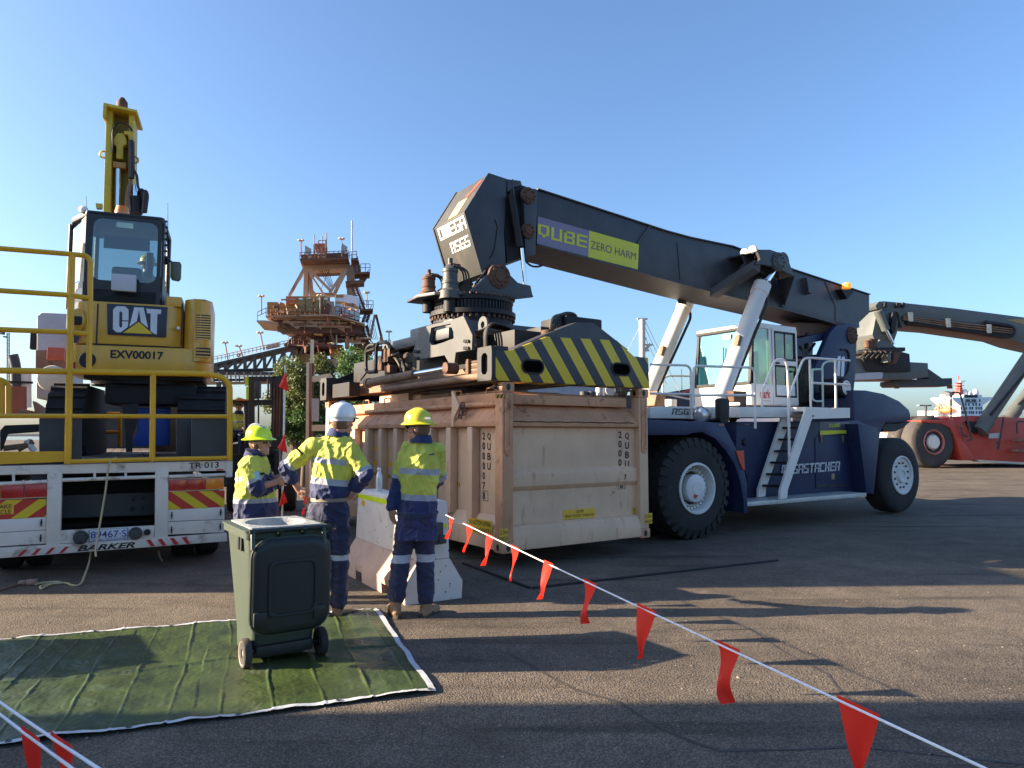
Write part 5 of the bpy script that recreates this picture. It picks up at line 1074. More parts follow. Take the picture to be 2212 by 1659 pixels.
EX.part('mirror_arm', MB().tube([ep(1525, 200, -.45), ep(1590, 208, -.45)], .014, 6).box(-.04, .04, -.03, .03, -.05, .05, Matrix.Translation(ep(1530, 205, -.4))), m_black, cabx)
for l in ([(1555, 1395), (1552, 1090)], [(800, 1130), (795, 1025)]): EX.part('antenna', MB().tube([EX.px(*c11(*p), -.3) for p in l], .006, 5), m_black, cabx)
p = EX.px(*c11(755, 1145), -.15); EX.part('rear_lamp', MB().lathe([(0, .01), (.05, 0), (.06, -.06), (0, -.07)], p, (-.5, -1, 0), 16), m_white, cabx)
p = EX.px(*c11(1130, 1165), -.6); EX.part('beacon', MB().lathe([(0, .09), (.08, .07), (.1, 0), (.1, -.05), (0, -.05)], p, (0, 0, 1), 16), m_amber, cabx)
for i in range(7): p = EX.px(*c11(1527, 1260+55*i), -.3); EX.part('hinge_bolt', MB().cyl(p, p+V((.03, 0, 0)), .018, n=6), m_black, cabx)
EX.part('cab_mount', MB().box(xa+.3, xb-.25, yb_+.03, .3, zD-.05, zc0), m_black, cabx)
# arm standing upright in front of the cab
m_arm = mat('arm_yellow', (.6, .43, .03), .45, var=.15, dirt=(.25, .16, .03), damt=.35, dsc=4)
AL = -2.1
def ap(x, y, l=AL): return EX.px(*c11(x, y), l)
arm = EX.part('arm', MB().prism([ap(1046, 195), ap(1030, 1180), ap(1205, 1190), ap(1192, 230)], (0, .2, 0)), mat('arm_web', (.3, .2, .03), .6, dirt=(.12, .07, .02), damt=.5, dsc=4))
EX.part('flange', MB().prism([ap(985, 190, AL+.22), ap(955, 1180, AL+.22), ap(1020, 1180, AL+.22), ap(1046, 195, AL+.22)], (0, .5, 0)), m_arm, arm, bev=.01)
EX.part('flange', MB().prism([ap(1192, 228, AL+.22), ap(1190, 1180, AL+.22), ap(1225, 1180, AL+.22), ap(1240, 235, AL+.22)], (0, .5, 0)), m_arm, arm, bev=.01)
EX.part('head_plate', MB().prism([ap(960, 158, AL+.35), ap(1270, 228, AL+.35), ap(1265, 250, AL+.35), ap(955, 185, AL+.35)], (0, .8, 0)).prism([ap(955, 160, AL+.36), ap(990, 168, AL+.36), ap(975, 290, AL+.36), ap(948, 290, AL+.36)], (0, .8, 0)), m_arm, arm, bev=.006)
EX.part('head_pin', MB().lathe([(.09, -.05), (.09, .07), (.05, .13), (.04, .15), (0, .16)], ap(1130, 195, AL), (0, 0, 1), 14), m_rust, arm)
EX.part('cylinder_rod', MB().cyl(ap(1095, 770, AL+.1), ap(1088, 1180, AL+.1), .055, n=16), m_chrome, arm)
EX.part('cylinder_clevis', MB().prism([ap(*p, AL+.2) for p in ((1085, 440), (1140, 440), (1172, 500), (1172, 545), (1140, 560), (1138, 680), (1075, 675), (1078, 560), (1045, 540), (1050, 495))], (0, .15, 0)), m_arm, arm, bev=.01)
EX.part('cylinder_gland', MB().prism([ap(*p, AL+.18) for p in ((1045, 702), (1168, 715), (1165, 768), (1042, 755))], (0, .2, 0)), mat('arm_ochre', (.5, .24, .06), .5), arm, bev=.01)
EX.part('bracket', MB().prism([ap(*p, AL+.26) for p in ((1150, 420), (1235, 430), (1228, 505), (1190, 500), (1185, 455), (1150, 450))], (0, .2, 0)), m_arm, arm)
EX.part('hose_loop', MB().tube([ap(*p, AL+.24) for p in ((1045, 620), (1040, 420), (1080, 350), (1130, 340), (1190, 370), (1225, 420), (1222, 520))], .016, 7, .1), m_hose, arm)
EX.part('hose', MB().tube([ap(*p, AL+.28) for p in ((1215, 520), (1218, 700), (1215, 860))], .05, 8), m_hose, arm); EX.part('hose', MB().tube([ap(*p, AL+.3) for p in ((1235, 780), (1268, 830), (1275, 930), (1290, 970))], .022, 7, .1), m_hose, arm)
EX.part('rope', MB().tube([ap(*p, AL+.3) for p in ((1202, 540), (1200, 850))], .012, 5), m_dusty, arm)
EX.part('side_cylinder', MB().cyl(ap(1245, 930, AL+.2), ap(1253, 1040, AL+.2), .06, n=16), m_chrome, arm); EX.part('side_barrel', MB().cyl(ap(1253, 1035, AL+.2), ap(1262, 1190, AL+.2), .1, n=16), m_black, arm)
EX.part('hose_wrap', MB().prism([ap(*p, AL+.3) for p in ((1205, 850), (1225, 900), (1200, 1010), (1215, 1165), (1150, 1150), (1155, 1020), (1185, 900))], (0, .15, 0)), m_dusty, arm, bev=.03)
for k in range(6):
    EX.part('hose', MB().tube([ap(*p, AL+.1+.04*k) for p in ((1285+8*k, 1180), (1290+10*k, 1080), (1285+12*k, 985-4*k), (1320+9*k, 960+12*k), (1335+5*k, 1060), (1325+4*k, 1180))], .03, 7, .12), m_hose, arm)
for x, y in ((960, 640), (1245, 690)): EX.part('eye', MB().lathe([(.055, -.015), (.075, 0), (.055, .015), (.04, 0), (.055, -.015)], ap(x, y, AL+.2), (0, 1, 0), 16), m_arm, arm)
EX.part('grease_bracket', MB().prism([ap(*p, -1.2) for p in ((885, 1090), (945, 1095), (940, 1135), (890, 1135))], (0, .1, 0)), m_arm, arm)
# undercarriage
EX.part('turntable', MB().cyl(V(((xl+xr)/2, 1.0, zA-.12)), V(((xl+xr)/2, 1.0, zA)), .75, n=32).box(xl+.25, xr-.1, .25, 1.6, zA-.06, zA-.005), m_black)
EX.part('car_body', MB().box(xl+.5, xr-.2, .4, 1.7, zA-.42, zA-.12), m_black, bev=.03)
for a, b in (((425, 1330), (770, 1620)), ((1645, 1358), (2085, 1620))):
    p, q = ep(*a, -.2), ep(*b, -.2); x0, x1 = p.x, q.x; zt_ = p.z; L_ = 2.4; r = zt_/2
    prof = []
    for t in [math.pi*(.5+i/8) for i in range(9)]: prof.append(V((x0, .2+r+math.cos(t)*r, r+math.sin(t)*r)))
    for t in [math.pi*(-.5+i/8) for i in range(9)]: prof.append(V((x0, .2+L_-r+math.cos(t)*r, r+math.sin(t)*r)))
    tr_ = EX.part('track', MB().prism(prof, (x1-x0, 0, 0)), m_rubber, bev=.02)
    for i in range(9):
        t = math.pi*(.55+.9*i/8); c = V(((x0+x1)/2, .2+r+math.cos(t)*(r+.012), r+math.sin(t)*(r+.012)))
        EX.part('grouser', MB().box(-(x1-x0)/2+.01, (x1-x0)/2-.01, -.02, .02, -.03, .03, Matrix.Translation(c) @ Matrix.Rotation(t, 4, 'X')), m_rubber, tr_)
# ------------------------------------------------------------------ prime mover and its clutter, beyond the trailer
PM = Frame('prime_mover', 'grey and white truck cab parked in front of the excavator', 'truck', at_depth(60, 900, 15.2)[:2], 24)
m_pm = mat('truck_grey', (.42, .42, .44), .5, var=.1, dirt=(.3, .22, .16), damt=.4, dsc=2)
def pp(x, y, l=0.0): return PM.px(*c12(x, y), l)
pc = PM.part('sleeper_cab', MB().prism([pp(*p) for p in ((340, 712), (382, 675), (640, 690), (640, 1480), (330, 1480))], (0, 2.2, 0)), m_pm, bev=.06)
PM.part('cab_base_stripe', MB().prism([pp(*p, .01) for p in ((331, 1030), (640, 1030), (640, 1200), (330, 1200))], (0, .005, 0)), m_dusty, pc)
PM.part('chassis', MB().box(pp(100, 1500).x, pp(640, 1500).x, .1, 6, .7, 1.1), m_black)
PM.part('exhaust_stack', MB().tube([pp(150, 1620, .2), pp(145, 1180, .2), pp(130, 1110, .2), pp(118, 1075, .2)], .1, 14, .1), m_dgrey); PM.part('muffler', MB().cyl(pp(150, 1640, .2), pp(150, 1370, .2), .19, n=20), mat('muffler_red', (.24, .07, .04), .6))
PM.part('air_tank', MB().cyl(pp(225, 1560, .1), pp(225, 1240, .1), .13, n=20).ell(pp(225, 1240, .1), (.13, 0, 0), (0, .13, 0), (0, 0, .08)), m_white); PM.part('stack_bracket', MB().box(pp(110, 1330).x, pp(330, 1330).x, -.3, -.26, pp(200, 1345).z, pp(200, 1325).z), m_black)
PM.part('work_lamp', MB().lathe([(0, .03), (.2, .02), (.26, 0), (.28, -.08), (0, -.1)], pp(480, 1290, .6), (0, -1, 0), 24), mat('lamp_cream', (.55, .5, .4), .4)); PM.part('amber_lamp', MB().box(-.16, .16, -.05, .05, -.14, .14, Matrix.Translation(pp(520, 1065, .5))), mat('lamp_orange', (.5, .1, .05), .4), bev=.02)
PM.part('mirror', MB().box(-.06, .06, -.1, .1, -.2, .2, Matrix.Translation(pp(315, 940, -.2))), m_black, bev=.02)
PM.part('ramp_toolbox', MB().prism([pp(*p, 1.0) for p in ((165, 1620), (175, 1570), (290, 1590), (285, 1650), (390, 1650), (390, 1560), (300, 1500), (330, 1640))], (0, .4, 0)), m_dusty)
PM.part('wheel', MB().lathe([(.2, 0), (.5, .02), (.52, .1), (.52, .4), (.5, .5), (.2, .5)], (pp(200, 1500).x, 1.0, .52), (1, 0, 0), 30), m_rubber); PM.part('wheel', MB().lathe([(.2, 0), (.5, .02), (.52, .1), (.52, .4), (.5, .5), (.2, .5)], (pp(600, 1500).x, 1.0, .52), (1, 0, 0), 30), m_rubber)
# ------------------------------------------------------------------ people
def remesh(mb, vox, it=3, fac=.5):
    me = bpy.data.meshes.new('tmp'); me.from_pydata([tuple(p) for p in mb.v], [], mb.f)
    b = bmesh.new(); b.from_mesh(me); bmesh.ops.recalc_face_normals(b, faces=b.faces[:]); b.to_mesh(me); b.free()
    o = bpy.data.objects.new('tmp', me); COL.objects.link(o)
    m = o.modifiers.new('r', 'REMESH'); m.mode = 'VOXEL'; m.voxel_size = vox
    s = o.modifiers.new('s', 'SMOOTH'); s.factor = fac; s.iterations = it
    dg = bpy.context.evaluated_depsgraph_get(); dg.update()
    r = bpy.data.meshes.new_from_object(o.evaluated_get(dg)); bpy.data.objects.remove(o); bpy.data.meshes.remove(me)
    r.polygons.foreach_set('use_smooth', [True]*len(r.polygons))
    return r
def wrinkle(me, amp, fn):
    me.update(); nrm = [v.normal.copy() for v in me.vertices]
    for v, n in zip(me.vertices, nrm):
        v.co += n*amp*fn(v.co)
def put(me, name, mt, parent):
    me.name = name; me.materials.clear(); me.materials.append(mt); o = bpy.data.objects.new(name, me); COL.objects.link(o); o.parent = parent; return o
def cloth_mat(name, torso, arm, bump=.9):
    m = bpy.data.materials.new(name); m.use_nodes = True; t = m.node_tree; L = t.links.new; b = t.nodes['Principled BSDF']
    def ramp(attr, stops):
        a = nd(t, 'ShaderNodeAttribute', attribute_name=attr); r = nd(t, 'ShaderNodeValToRGB'); r.color_ramp.interpolation = 'CONSTANT'; L(a.outputs['Fac'], r.inputs[0])
        e = r.color_ramp.elements; e[0].position = 0; e[0].color = (*stops[0][1], 1); e.remove(e[1])
        for p, c in stops[1:]: x = e.new(p); x.color = (*c, 1)
        return r.outputs[0]
    c = ramp('tz', torso)
    if arm:
        a = nd(t, 'ShaderNodeAttribute', attribute_name='arm'); g_ = nd(t, 'ShaderNodeMath', operation='GREATER_THAN'); L(a.outputs['Fac'], g_.inputs[0]); g_.inputs[1].default_value = .5
        mx = nd(t, 'ShaderNodeMix', data_type='RGBA'); L(g_.outputs[0], mx.inputs[0]); L(c, mx.inputs[6]); L(ramp('ta', arm), mx.inputs[7]); c = mx.outputs[2]
    tc = nd(t, 'ShaderNodeTexCoord'); n = nd(t, 'ShaderNodeTexNoise'); n.inputs['Scale'].default_value = 5; n.inputs['Detail'].default_value = 6; L(tc.outputs['Object'], n.inputs['Vector'])
    r = nd(t, 'ShaderNodeMapRange'); L(n.outputs['Fac'], r.inputs[0]); r.inputs[1].default_value = .3; r.inputs[2].default_value = .7; r.inputs[3].default_value = .85; r.inputs[4].default_value = 1.12
    mu = nd(t, 'ShaderNodeMix', data_type='RGBA', blend_type='MULTIPLY'); mu.inputs[0].default_value = 1; L(c, mu.inputs[6]); L(r.outputs[0], mu.inputs[7]); L(mu.outputs[2], b.inputs['Base Color'])
    b.inputs['Roughness'].default_value = .75; b.inputs['Sheen Weight'].default_value = .15
    n3 = nd(t, 'ShaderNodeTexNoise'); n3.inputs['Scale'].default_value = 22; n3.inputs['Detail'].default_value = 5; n3.inputs['Distortion'].default_value = 1.2; mp = nd(t, 'ShaderNodeMapping'); mp.inputs['Scale'].default_value = (1, 1, .45); L(tc.outputs['Object'], mp.inputs[0]); L(mp.outputs[0], n3.inputs['Vector'])
    bp = nd(t, 'ShaderNodeBump'); bp.inputs['Strength'].default_value = bump; bp.inputs['Distance'].default_value = .012; L(n3.outputs['Fac'], bp.inputs['Height']); L(bp.outputs[0], b.inputs['Normal'])
    return m
HV, SIL, NAVY, NAVT = (.52, .54, .075), (.33, .35, .39), (.016, .026, .1), (.014, .02, .062)
m_skin = mat('skin', (.44, .235, .165), .5, var=.12, vsc=12, dirt=(.36, .15, .1), damt=.4, dsc=9)
m_hair = mat('hair', (.16, .09, .05), .7, var=.3, vsc=60)
m_glossblk = mat('lens_black', (.012, .012, .015), .08, coat=.6)
m_boot = mat('boot_tan', (.26, .15, .075), .7, var=.25, vsc=12, dirt=(.14, .09, .05), damt=.4); m_sole = mat('boot_sole', (.05, .035, .025), .8)
m_belt = mat('belt', (.22, .18, .13), .6)

def hand(mb, w, d, n, s, curl):
    d = d.normalized(); n = (n-d*n.dot(d)).normalized(); x = d.cross(n)*s
    mb.ell(w+d*.045, d*.055, x*.042, n*.019); mb.cap(w-d*.02, w+d*.03, .027, .029)
    for i in range(4):
        p = w+d*(.088-.006*abs(i-1.3))+x*(-.03+.02*i); q = d.copy(); ln = (.036, .043, .041, .032)[i]; a = curl
        for k in range(3):
            q = (q*math.cos(a)+n*math.sin(a)).normalized(); q2 = p+q*ln; mb.cap(p, q2, .0095-.0008*k, .009-.0008*k, 8); p = q2; ln *= .72
            # keep bending in the plane of the palm normal
            nn = n; n_ = (nn-q*nn.dot(q)); 
    p = w+d*.025-x*.036; q = (d*.75-x*.65+n*.25).normalized()
    mb.cap(p, p+q*.042, .0125, .011, 8); mb.cap(p+q*.042, p+q*.04+(q*.8+d*.4+n*.2).normalized()*.034, .011, .009, 8)

def person(name, label, o, J, tf, hf, torso, stops, arms, hat, hatcol, tucked, legband, group=None, seat=False, seed=0, armr=(.07, .064, .058, .05), sleeve=(.96, .96), cat='person', hair=True, tilt=0.0):
    PR = Frame(name, label, cat, o, 0, group); off = PR.o
    J = {k: V(v)-off for k, v in J.items()}
    tf = V((*tf, 0)).normalized(); hf = V((*hf, 0)).normalized(); up = V((0, 0, 1))
    P = (J['hipL']+J['hipR'])/2; Nk = J['neck']; rt = (J['shR']-J['shL']); rt.z = 0; rt.normalize()
    spine = lambda t: P.lerp(Nk, t)
    c = J['head']; hr = hf.cross(up).normalized(); hu = (up+hf*tilt).normalized()
    sk = MB()                                        # ---- body: one continuous surface
    sk.ell(c+hu*.015-hf*.005, hf*.1, hr*.079, hu*.105, 20, 14); sk.ell(c+hf*.03-hu*.065, hf*.068, hr*.058, hu*.062); sk.ell(c+hf*.074-hu*.106, hf*.024, hr*.026, hu*.02)
    sk.cap(c+hf*.09+hu*.012, c+hf*.116-hu*.026, .011, .016, 8); sk.ell(c+hf*.086-hu*.066, hf*.018, hr*.026, hu*.009); sk.ell(c+hf*.084-hu*.081, hf*.016, hr*.022, hu*.009); sk.ell(c+hf*.082+hu*.032, hf*.02, hr*.05, hu*.012)
    for s in (1, -1): sk.ell(c+hr*.078*s-hf*.008-hu*.016, hf*.02+hr*.006*s, hr*.011*s, hu*.034); sk.ell(c+hr*.045*s+hf*.06-hu*.03, hf*.025, hr*.024, hu*.022)
    sk.cap(c-hf*.02-hu*.07, Nk-up*.02, .056, .064)
    n = 20
    def ringp(ce, w, d, f, r): return [ce+r*w*math.cos(2*math.pi*i/n)+f*d*math.sin(2*math.pi*i/n) for i in range(n)]
    fo = (tf-rt*tf.dot(rt)).normalized()
    sk.loft([ringp(spine(t), w*.82, d*.8, fo, rt) for t, w, d, o_ in torso if t >= 0])
    for s in 'LR':
        sk.cap(J['sh'+s], J['el'+s], .04, .04); sk.cap(J['el'+s], J['wr'+s], .042, .03)
        pn = V(J['pn'+s]+off) if 'pn'+s in J else fo; hand(sk, J['wr'+s], V(J['hd'+s]+off) if 'hd'+s in J else J['wr'+s]-J['el'+s], pn, -1 if s == 'L' else 1, J_curl.get(name, .4))
        sk.cap(J['hip'+s], J['kn'+s], .075, .055); sk.cap(J['kn'+s], J['an'+s], .055, .042)
        sk.cap(spine(.85), J['sh'+s], .05, .04)
    body = put(remesh(sk, .0065, 2), 'body', m_skin, PR.e)
    # ---- shirt
    sh = MB(); rings = [ringp(spine(t)+fo*o_, w, d, fo, rt) for t, w, d, o_ in torso]; sh.loft(rings)
    for i, s in enumerate('LR'):
        sh.cap(spine(.82).lerp(J['sh'+s], .35), J['sh'+s], .085, armr[0]); sh.cap(J['sh'+s], J['el'+s], armr[0], armr[1]); sl = sleeve[i]
        if sl > 0: sh.cap(J['el'+s], J['el'+s].lerp(J['wr'+s], sl), armr[2], armr[3])
    me = remesh(sh, .0095, 3)
    sdv = V((seed*3.1, seed*1.7, seed))
    wrinkle(me, .015, lambda p: .6*noise.noise(V((p.x*7, p.y*7, p.z*4))+sdv)+1.1*(1-abs(noise.noise(V((p.x*10+p.z*2.5, p.y*10, p.z*3.2))+sdv)))**5+.7*(1-abs(noise.noise(V((p.x*8-p.z*9, p.y*14, p.z*9))+sdv*2)))**6-.7)
    az = me.attributes.new('tz', 'FLOAT', 'POINT'); at_ = me.attributes.new('ta', 'FLOAT', 'POINT'); ai = me.attributes.new('arm', 'FLOAT', 'POINT')
    ax = Nk-P; Ls = ax.length
    for i, v in enumerate(me.vertices):
        p = v.co; t = (p-P).dot(ax)/Ls/Ls; az.data[i].value = max(0, min(1, (t+.4)/1.6))
        best = 9; ta = 0
        for s in 'LR':
            A, E, W_ = J['sh'+s], J['el'+s], J['wr'+s]; l1, l2 = (E-A).length, (W_-E).length
            for a_, b_, b0, ln in ((A, E, 0, l1), (E, W_, l1, l2)):
                k = max(0, min(1, (p-a_).dot(b_-a_)/ln/ln)); d_ = (p-a_.lerp(b_, k)).length
                if d_ < best: best = d_; ta = (b0+k*ln)/(l1+l2); lat = abs((p-spine(max(0, min(1, t)))).dot(rt)); shw = (J['sh'+s]-Nk).dot(rt); inn_ = ta < .06
        hw = max(w for _, w, _, _ in torso); 
        rel = p-spine(max(-.3, min(1, t))); td = math.hypot(rel.dot(rt)/ (hw*1.02), rel.dot(fo)/(max(d for _, _, d, _ in torso)*1.12))
        isarm = best < armr[0]*1.18 and ta > .05 and (td > .93 or ta > .55)
        ai.data[i].value = 1.0 if isarm else 0.0; at_.data[i].value = ta
    put(me, 'shirt', cloth_mat(name+'_shirt_%d' % seed, stops, arms), PR.e)
    # collar
    PR.part('collar', MB().lathe([(.068, .0), (.075, .035), (.07, .05), (.082, .045), (.1, -.005), (.105, -.025)], Nk-up*.0, (Nk-P)*.9+hf*.02, 24), mat('navy_cloth', NAVY, .8))
    # ---- trousers
    tr = MB(); tr.loft([ringp(spine(t), w, d, fo, rt) for t, w, d in ((-.16, torso[0][1]*.74, torso[0][2]*.82), (-.05, torso[0][1]*.9, torso[0][2]*.9), (.06, torso[0][1]*.92, torso[0][2]*.92), (.165, torso[0][1]*.94, torso[0][2]*.95))])
    for s in 'LR': tr.cap(J['hip'+s], J['kn'+s], .105, .083); tr.cap(J['kn'+s], J['an'+s].lerp(J['kn'+s], .18), .082, .078)
    me = remesh(tr, .01, 3); wrinkle(me, .014, lambda p: .8*noise.noise(V((p.x*7, p.y*7, p.z*4))+sdv)+1.0*(1-abs(noise.noise(V((p.x*6+p.z*7, p.y*9, p.z*9))+sdv)))**5-.5)
    az = me.attributes.new('tz', 'FLOAT', 'POINT')
    for i, v in enumerate(me.vertices): az.data[i].value = max(0, min(1, v.co.z/1.2))
    put(me, 'trousers', cloth_mat(name+'_trousers_%d' % seed, [(0, NAVT)]+([(legband[0]/1.2, (.42, .46, .52)), (legband[1]/1.2, NAVT)] if legband else []), None), PR.e)
    if tucked: PR.part('belt', MB().loft([ringp(spine(.125), torso[0][1]*.985, torso[0][2]*.985, fo, rt), ringp(spine(.172), torso[0][1]*.98, torso[0][2]*.98, fo, rt)]), m_belt)
    if not seat:
        for s in 'LR':
            a = J['an'+s]; f = V(J['ft'+s]+off).normalized(); r_ = f.cross(up)
            bt = MB().cap(a+up*.03, a-up*.045, .05, .052); bt.ell(a+f*.075-up*.055, f*.13, r_*.054, up*.05); bt.ell(a-f*.03-up*.06, f*.06, r_*.046, up*.042)
            bo = put(remesh(bt, .009, 2), 'boot', m_boot, PR.e)
            n2 = 20; base = V((a.x, a.y, .004))+f*.045
            PR.part('sole', MB().prism([base+f*math.cos(2*math.pi*i/n2)*.15+r_*math.sin(2*math.pi*i/n2)*(.053 if math.cos(2*math.pi*i/n2) > 0 else .044) for i in range(n2)], (0, 0, .03)), m_sole, bo)
    # ---- hair, glasses, hat
    if hair:
        hm = MB().ell(c-hf*.014+hu*.0, hf*.094, hr*.082, hu*.098); put(remesh(hm, .01, 1), 'hair', m_hair, PR.e)
    gl = MB()
    for s in (1, -1): gl.ell(c+hf*.095+hr*.034*s+hu*.014, hf*.012-hr*.008*s, hr*.034*s+hf*.004, hu*.024); gl.bar(c+hf*.08+hr*.07*s+hu*.02, c-hf*.01+hr*.083*s+hu*.012, .006, .012)
    PR.part('sunglasses', gl, m_glossblk)
    hc = c+hu*.045; hn = 32
    def hring(rad, h, fx=1.14, fwd=0.0): return [hc+hu*h+hf*(rad*fx*math.cos(2*math.pi*i/hn)+fwd)+hr*rad*math.sin(2*math.pi*i/hn) for i in range(hn)]
    if hat == 'brim':
        prof = [(.148, -.016), (.152, -.02), (.153, -.014), (.13, -.001), (.114, .008), (.113, .035), (.106, .07), (.09, .098), (.062, .118), (.03, .127), (.006, .129)]
        ho = PR.part('hard_hat', MB().loft([hring(r_, h) for r_, h in prof]), hatcol)
    else:
        prof = [(.108, -.012), (.112, -.012), (.115, .0), (.113, .035), (.107, .068), (.092, .096), (.064, .117), (.03, .127), (.006, .129)]
        rings = [hring(r_, h) for r_, h in prof]
        ho = PR.part('hard_hat', MB().loft(rings), hatcol)
        pk = [hc+hf*(.108*1.14*math.cos(t)+.004)+hr*.108*math.sin(t)-hu*.008 for t in [R(-60+10*i) for i in range(13)]]; pk2 = [hc+hf*(.108*1.14*math.cos(t)+.055)+hr*.1*math.sin(t)-hu*.022 for t in [R(-60+10*i) for i in range(13)]]
        PR.part('peak', MB().add(pk+pk2+[p+hu*.006 for p in pk]+[p+hu*.006 for p in pk2], [[i, i+1, 13+i+1, 13+i] for i in range(12)]+[[26+i, 26+i+1, 39+i+1, 39+i] for i in range(12)]+[[13+i, 13+i+1, 39+i+1, 39+i] for i in range(12)]), hatcol, ho)
        PR.part('harness', MB().loft([hring(.098, -.045, 1.1, -.008), hring(.101, -.01, 1.1, -.004)]), mat('harness_white', (.6, .6, .6), .6), ho)
    for k in (-1, 0, 1):
        PR.part('hat_ridge', MB().tube([hc+hu*(.129*math.sin(t)+.004-.01*abs(k))+hf*.12*math.cos(t)+hr*.035*k for t in [R(25+13*i) for i in range(11)]], .008, 6), hatcol, ho)
    return PR, ho, (c, hf, hr, hu, hc)
J_curl = {'person': .35}
def JJ(cc, D0, **k): return {n: at_depth(*cc(p[0], p[1]), D0+(p[2] if len(p) > 2 else 0)) for n, p in k.items()}
m_hatY = mat('hat_yellow', (.62, .55, .03), .3, var=.05, coat=.4); m_hatL = mat('hat_lime', (.55, .78, .015), .3, var=.04, coat=.4); m_hatW = mat('hat_white', (.78, .78, .78), .3, var=.03, coat=.4)
# man at the right, back to us, head turned left
D = 6.5
j = JJ(cmR, D, head=(322, 200, -.02), neck=(345, 292), shL=(240, 365), shR=(462, 370), elL=(172, 575, .03), wrL=(122, 800, -.03), elR=(485, 565, .14), wrR=(430, 640, .36), hipL=(238, 930), hipR=(372, 930), knL=(190, 1190, -.03), anL=(150, 1520, -.05), knR=(370, 1190, .03), anR=(375, 1530, 0))
j.update(ftL=V((-.35, .9, 0)), ftR=V((.5, .85, 0)), hdL=V((.03, .1, -1)), pnL=V((.6, .75, .1)))
TOR = [(-.16, .196, .152, 0), (-.02, .19, .142, 0), (.2, .172, .128, 0), (.45, .172, .128, 0), (.7, .182, .125, 0), (.86, .165, .11, 0), (.95, .11, .085, 0), (1.0, .07, .068, 0)]
def tzp(t): return (t+.4)/1.6
S1 = [(0, NAVY), (tzp(.30), SIL), (tzp(.365), HV), (tzp(.60), SIL), (tzp(.665), HV)]
A1 = [(0, HV), (.43, SIL), (.52, NAVY)]
pr1, ho1, h1 = person('person', 'man in yellow full-brim hard hat, back to us, standing against the concrete barrier', on_ground(892, 1325)[:2], j, (-.2, 1), (-.95, .22), TOR, S1, A1, 'brim', m_hatY, False, (.47, .54), 'workers standing by the barrier', seed=1, tilt=0.05)
c_, hf_, hr_, hu_, hc_ = h1
pr1.part('hat_sticker', MB().prism([hc_-hf_*.1+hr_*(-.085+.0)+hu_*.03+d for d in (V((0, 0, 0)), V((.05, -.012, .002)), V((.05, -.012, .018)), V((0, 0, .02)))], V((-.3, -1, 0))*.008), m_sil := mat('silver_tape', SIL, .35), ho1)
pr1.part('shirt_label', MB().prism([pr1.loc(at_depth(*cmR(*p), D-.155)) for p in ((402, 396), (438, 390), (438, 402), (402, 408))], (0, .03, 0)), mat('navy_cloth', NAVY, .8))
# man in the middle, hands on hips
D = 6.45
j = JJ(cmM, D, head=(815, 290, .0), neck=(768, 440, .02), shL=(470, 585, 0), shR=(925, 640, -.05), elL=(165, 830, .06), wrL=(300, 1090, .12), elR=(1085, 920, -.1), wrR=(975, 1110, .0), hipL=(540, 1340), hipR=(765, 1340))
j.update({k: at_depth(*p, D+d) for k, (p, d) in dict(knL=((678, 1215), -.03), anL=((672, 1312), 0), knR=((735, 1215), .0), anR=((730, 1318), 0)).items()})
j.update(ftL=V((-.2, 1, 0)), ftR=V((.75, .6, 0)), hdL=V((.55, .1, -.8)), hdR=V((-.6, .2, -.6)), pnL=V((.5, .6, .5)), pnR=V((-.4, .5, .3)))
TORM = [(.165, .176, .14, 0), (.22, .186, .15, 0), (.3, .19, .152, 0), (.5, .2, .148, 0), (.7, .212, .14, 0), (.86, .19, .118, 0), (.95, .12, .09, 0), (1.0, .075, .07, 0)]
S2 = [(0, NAVY), (tzp(.335), SIL), (tzp(.415), HV), (tzp(.605), SIL), (tzp(.675), HV)]
pr2, ho2, h2 = person('person', 'man in white hard hat with hands on hips standing behind the green bin', on_ground(702, 1334)[:2], j, (.12, 1), (.55, .83), TORM, S2, A1, 'cap', m_hatW, True, (.50, .545), 'workers standing by the barrier', seed=2, armr=(.08, .074, .068, .058), sleeve=(.5, .72))
for k, (x, y0, y1) in enumerate(((372, 1180, 1270), (352, 1310, 1400))):
    pr2.part('red_tape', MB().prism([pr2.loc(at_depth(*cmM(*p), D-.05)) for p in ((x, y0), (x+22, y0-10), (x+18, y1-20), (x-8, y1), (x-18, y1-25))], (0, .01, 0)), mat('tape_red', (.7, .015, .01), .6))
pr2.part('arm_patch', MB().tube([pr2.loc(at_depth(*cmM(*p), D-.1)) for p in ((255, 590), (300, 625), (345, 680))], .011, 6), mat('black_cloth', (.02, .025, .02), .8))
# man at the left in profile
D = 7.05
j = JJ(cmL, D, head=(455, 608, 0), neck=(398, 745, 0), shL=(440, 850, .17), shR=(330, 885, -.17), elR=(435, 1150, -.2), wrR=(660, 1085, -.08), elL=(560, 1130, .2), wrL=(650, 1040, .06), hipL=(405, 1600, .1), hipR=(385, 1600, -.1))
g0 = on_ground(566, 1290); 
j.update(knL=V((g0.x+.02, D+.12, .47)), anL=V((g0.x-.0, D+.14, .1)), knR=V((g0.x, D-.12, .47)), anR=V((g0.x-.04, D-.14, .1)), ftL=V((1, .2, 0)), ftR=V((1, -.2, 0)), hdR=V((.8, .35, .25)), hdL=V((.85, -.4, .1)), pnR=V((0, .9, .4)), pnL=V((0, -.9, .4)))
TORL = [(-.2, .165, .195, .0), (.0, .17, .205, .01), (.25, .172, .208, .015), (.5, .175, .19, .005), (.72, .185, .16, 0), (.87, .165, .125, 0), (.95, .115, .09, 0), (1.0, .075, .07, 0)]
S3 = [(0, NAVY), (tzp(.31), SIL), (tzp(.375), HV), (tzp(.62), SIL), (tzp(.68), HV)]
A3 = [(0, HV), (.36, SIL), (.455, NAVY)]
J_curl['person'] = .75
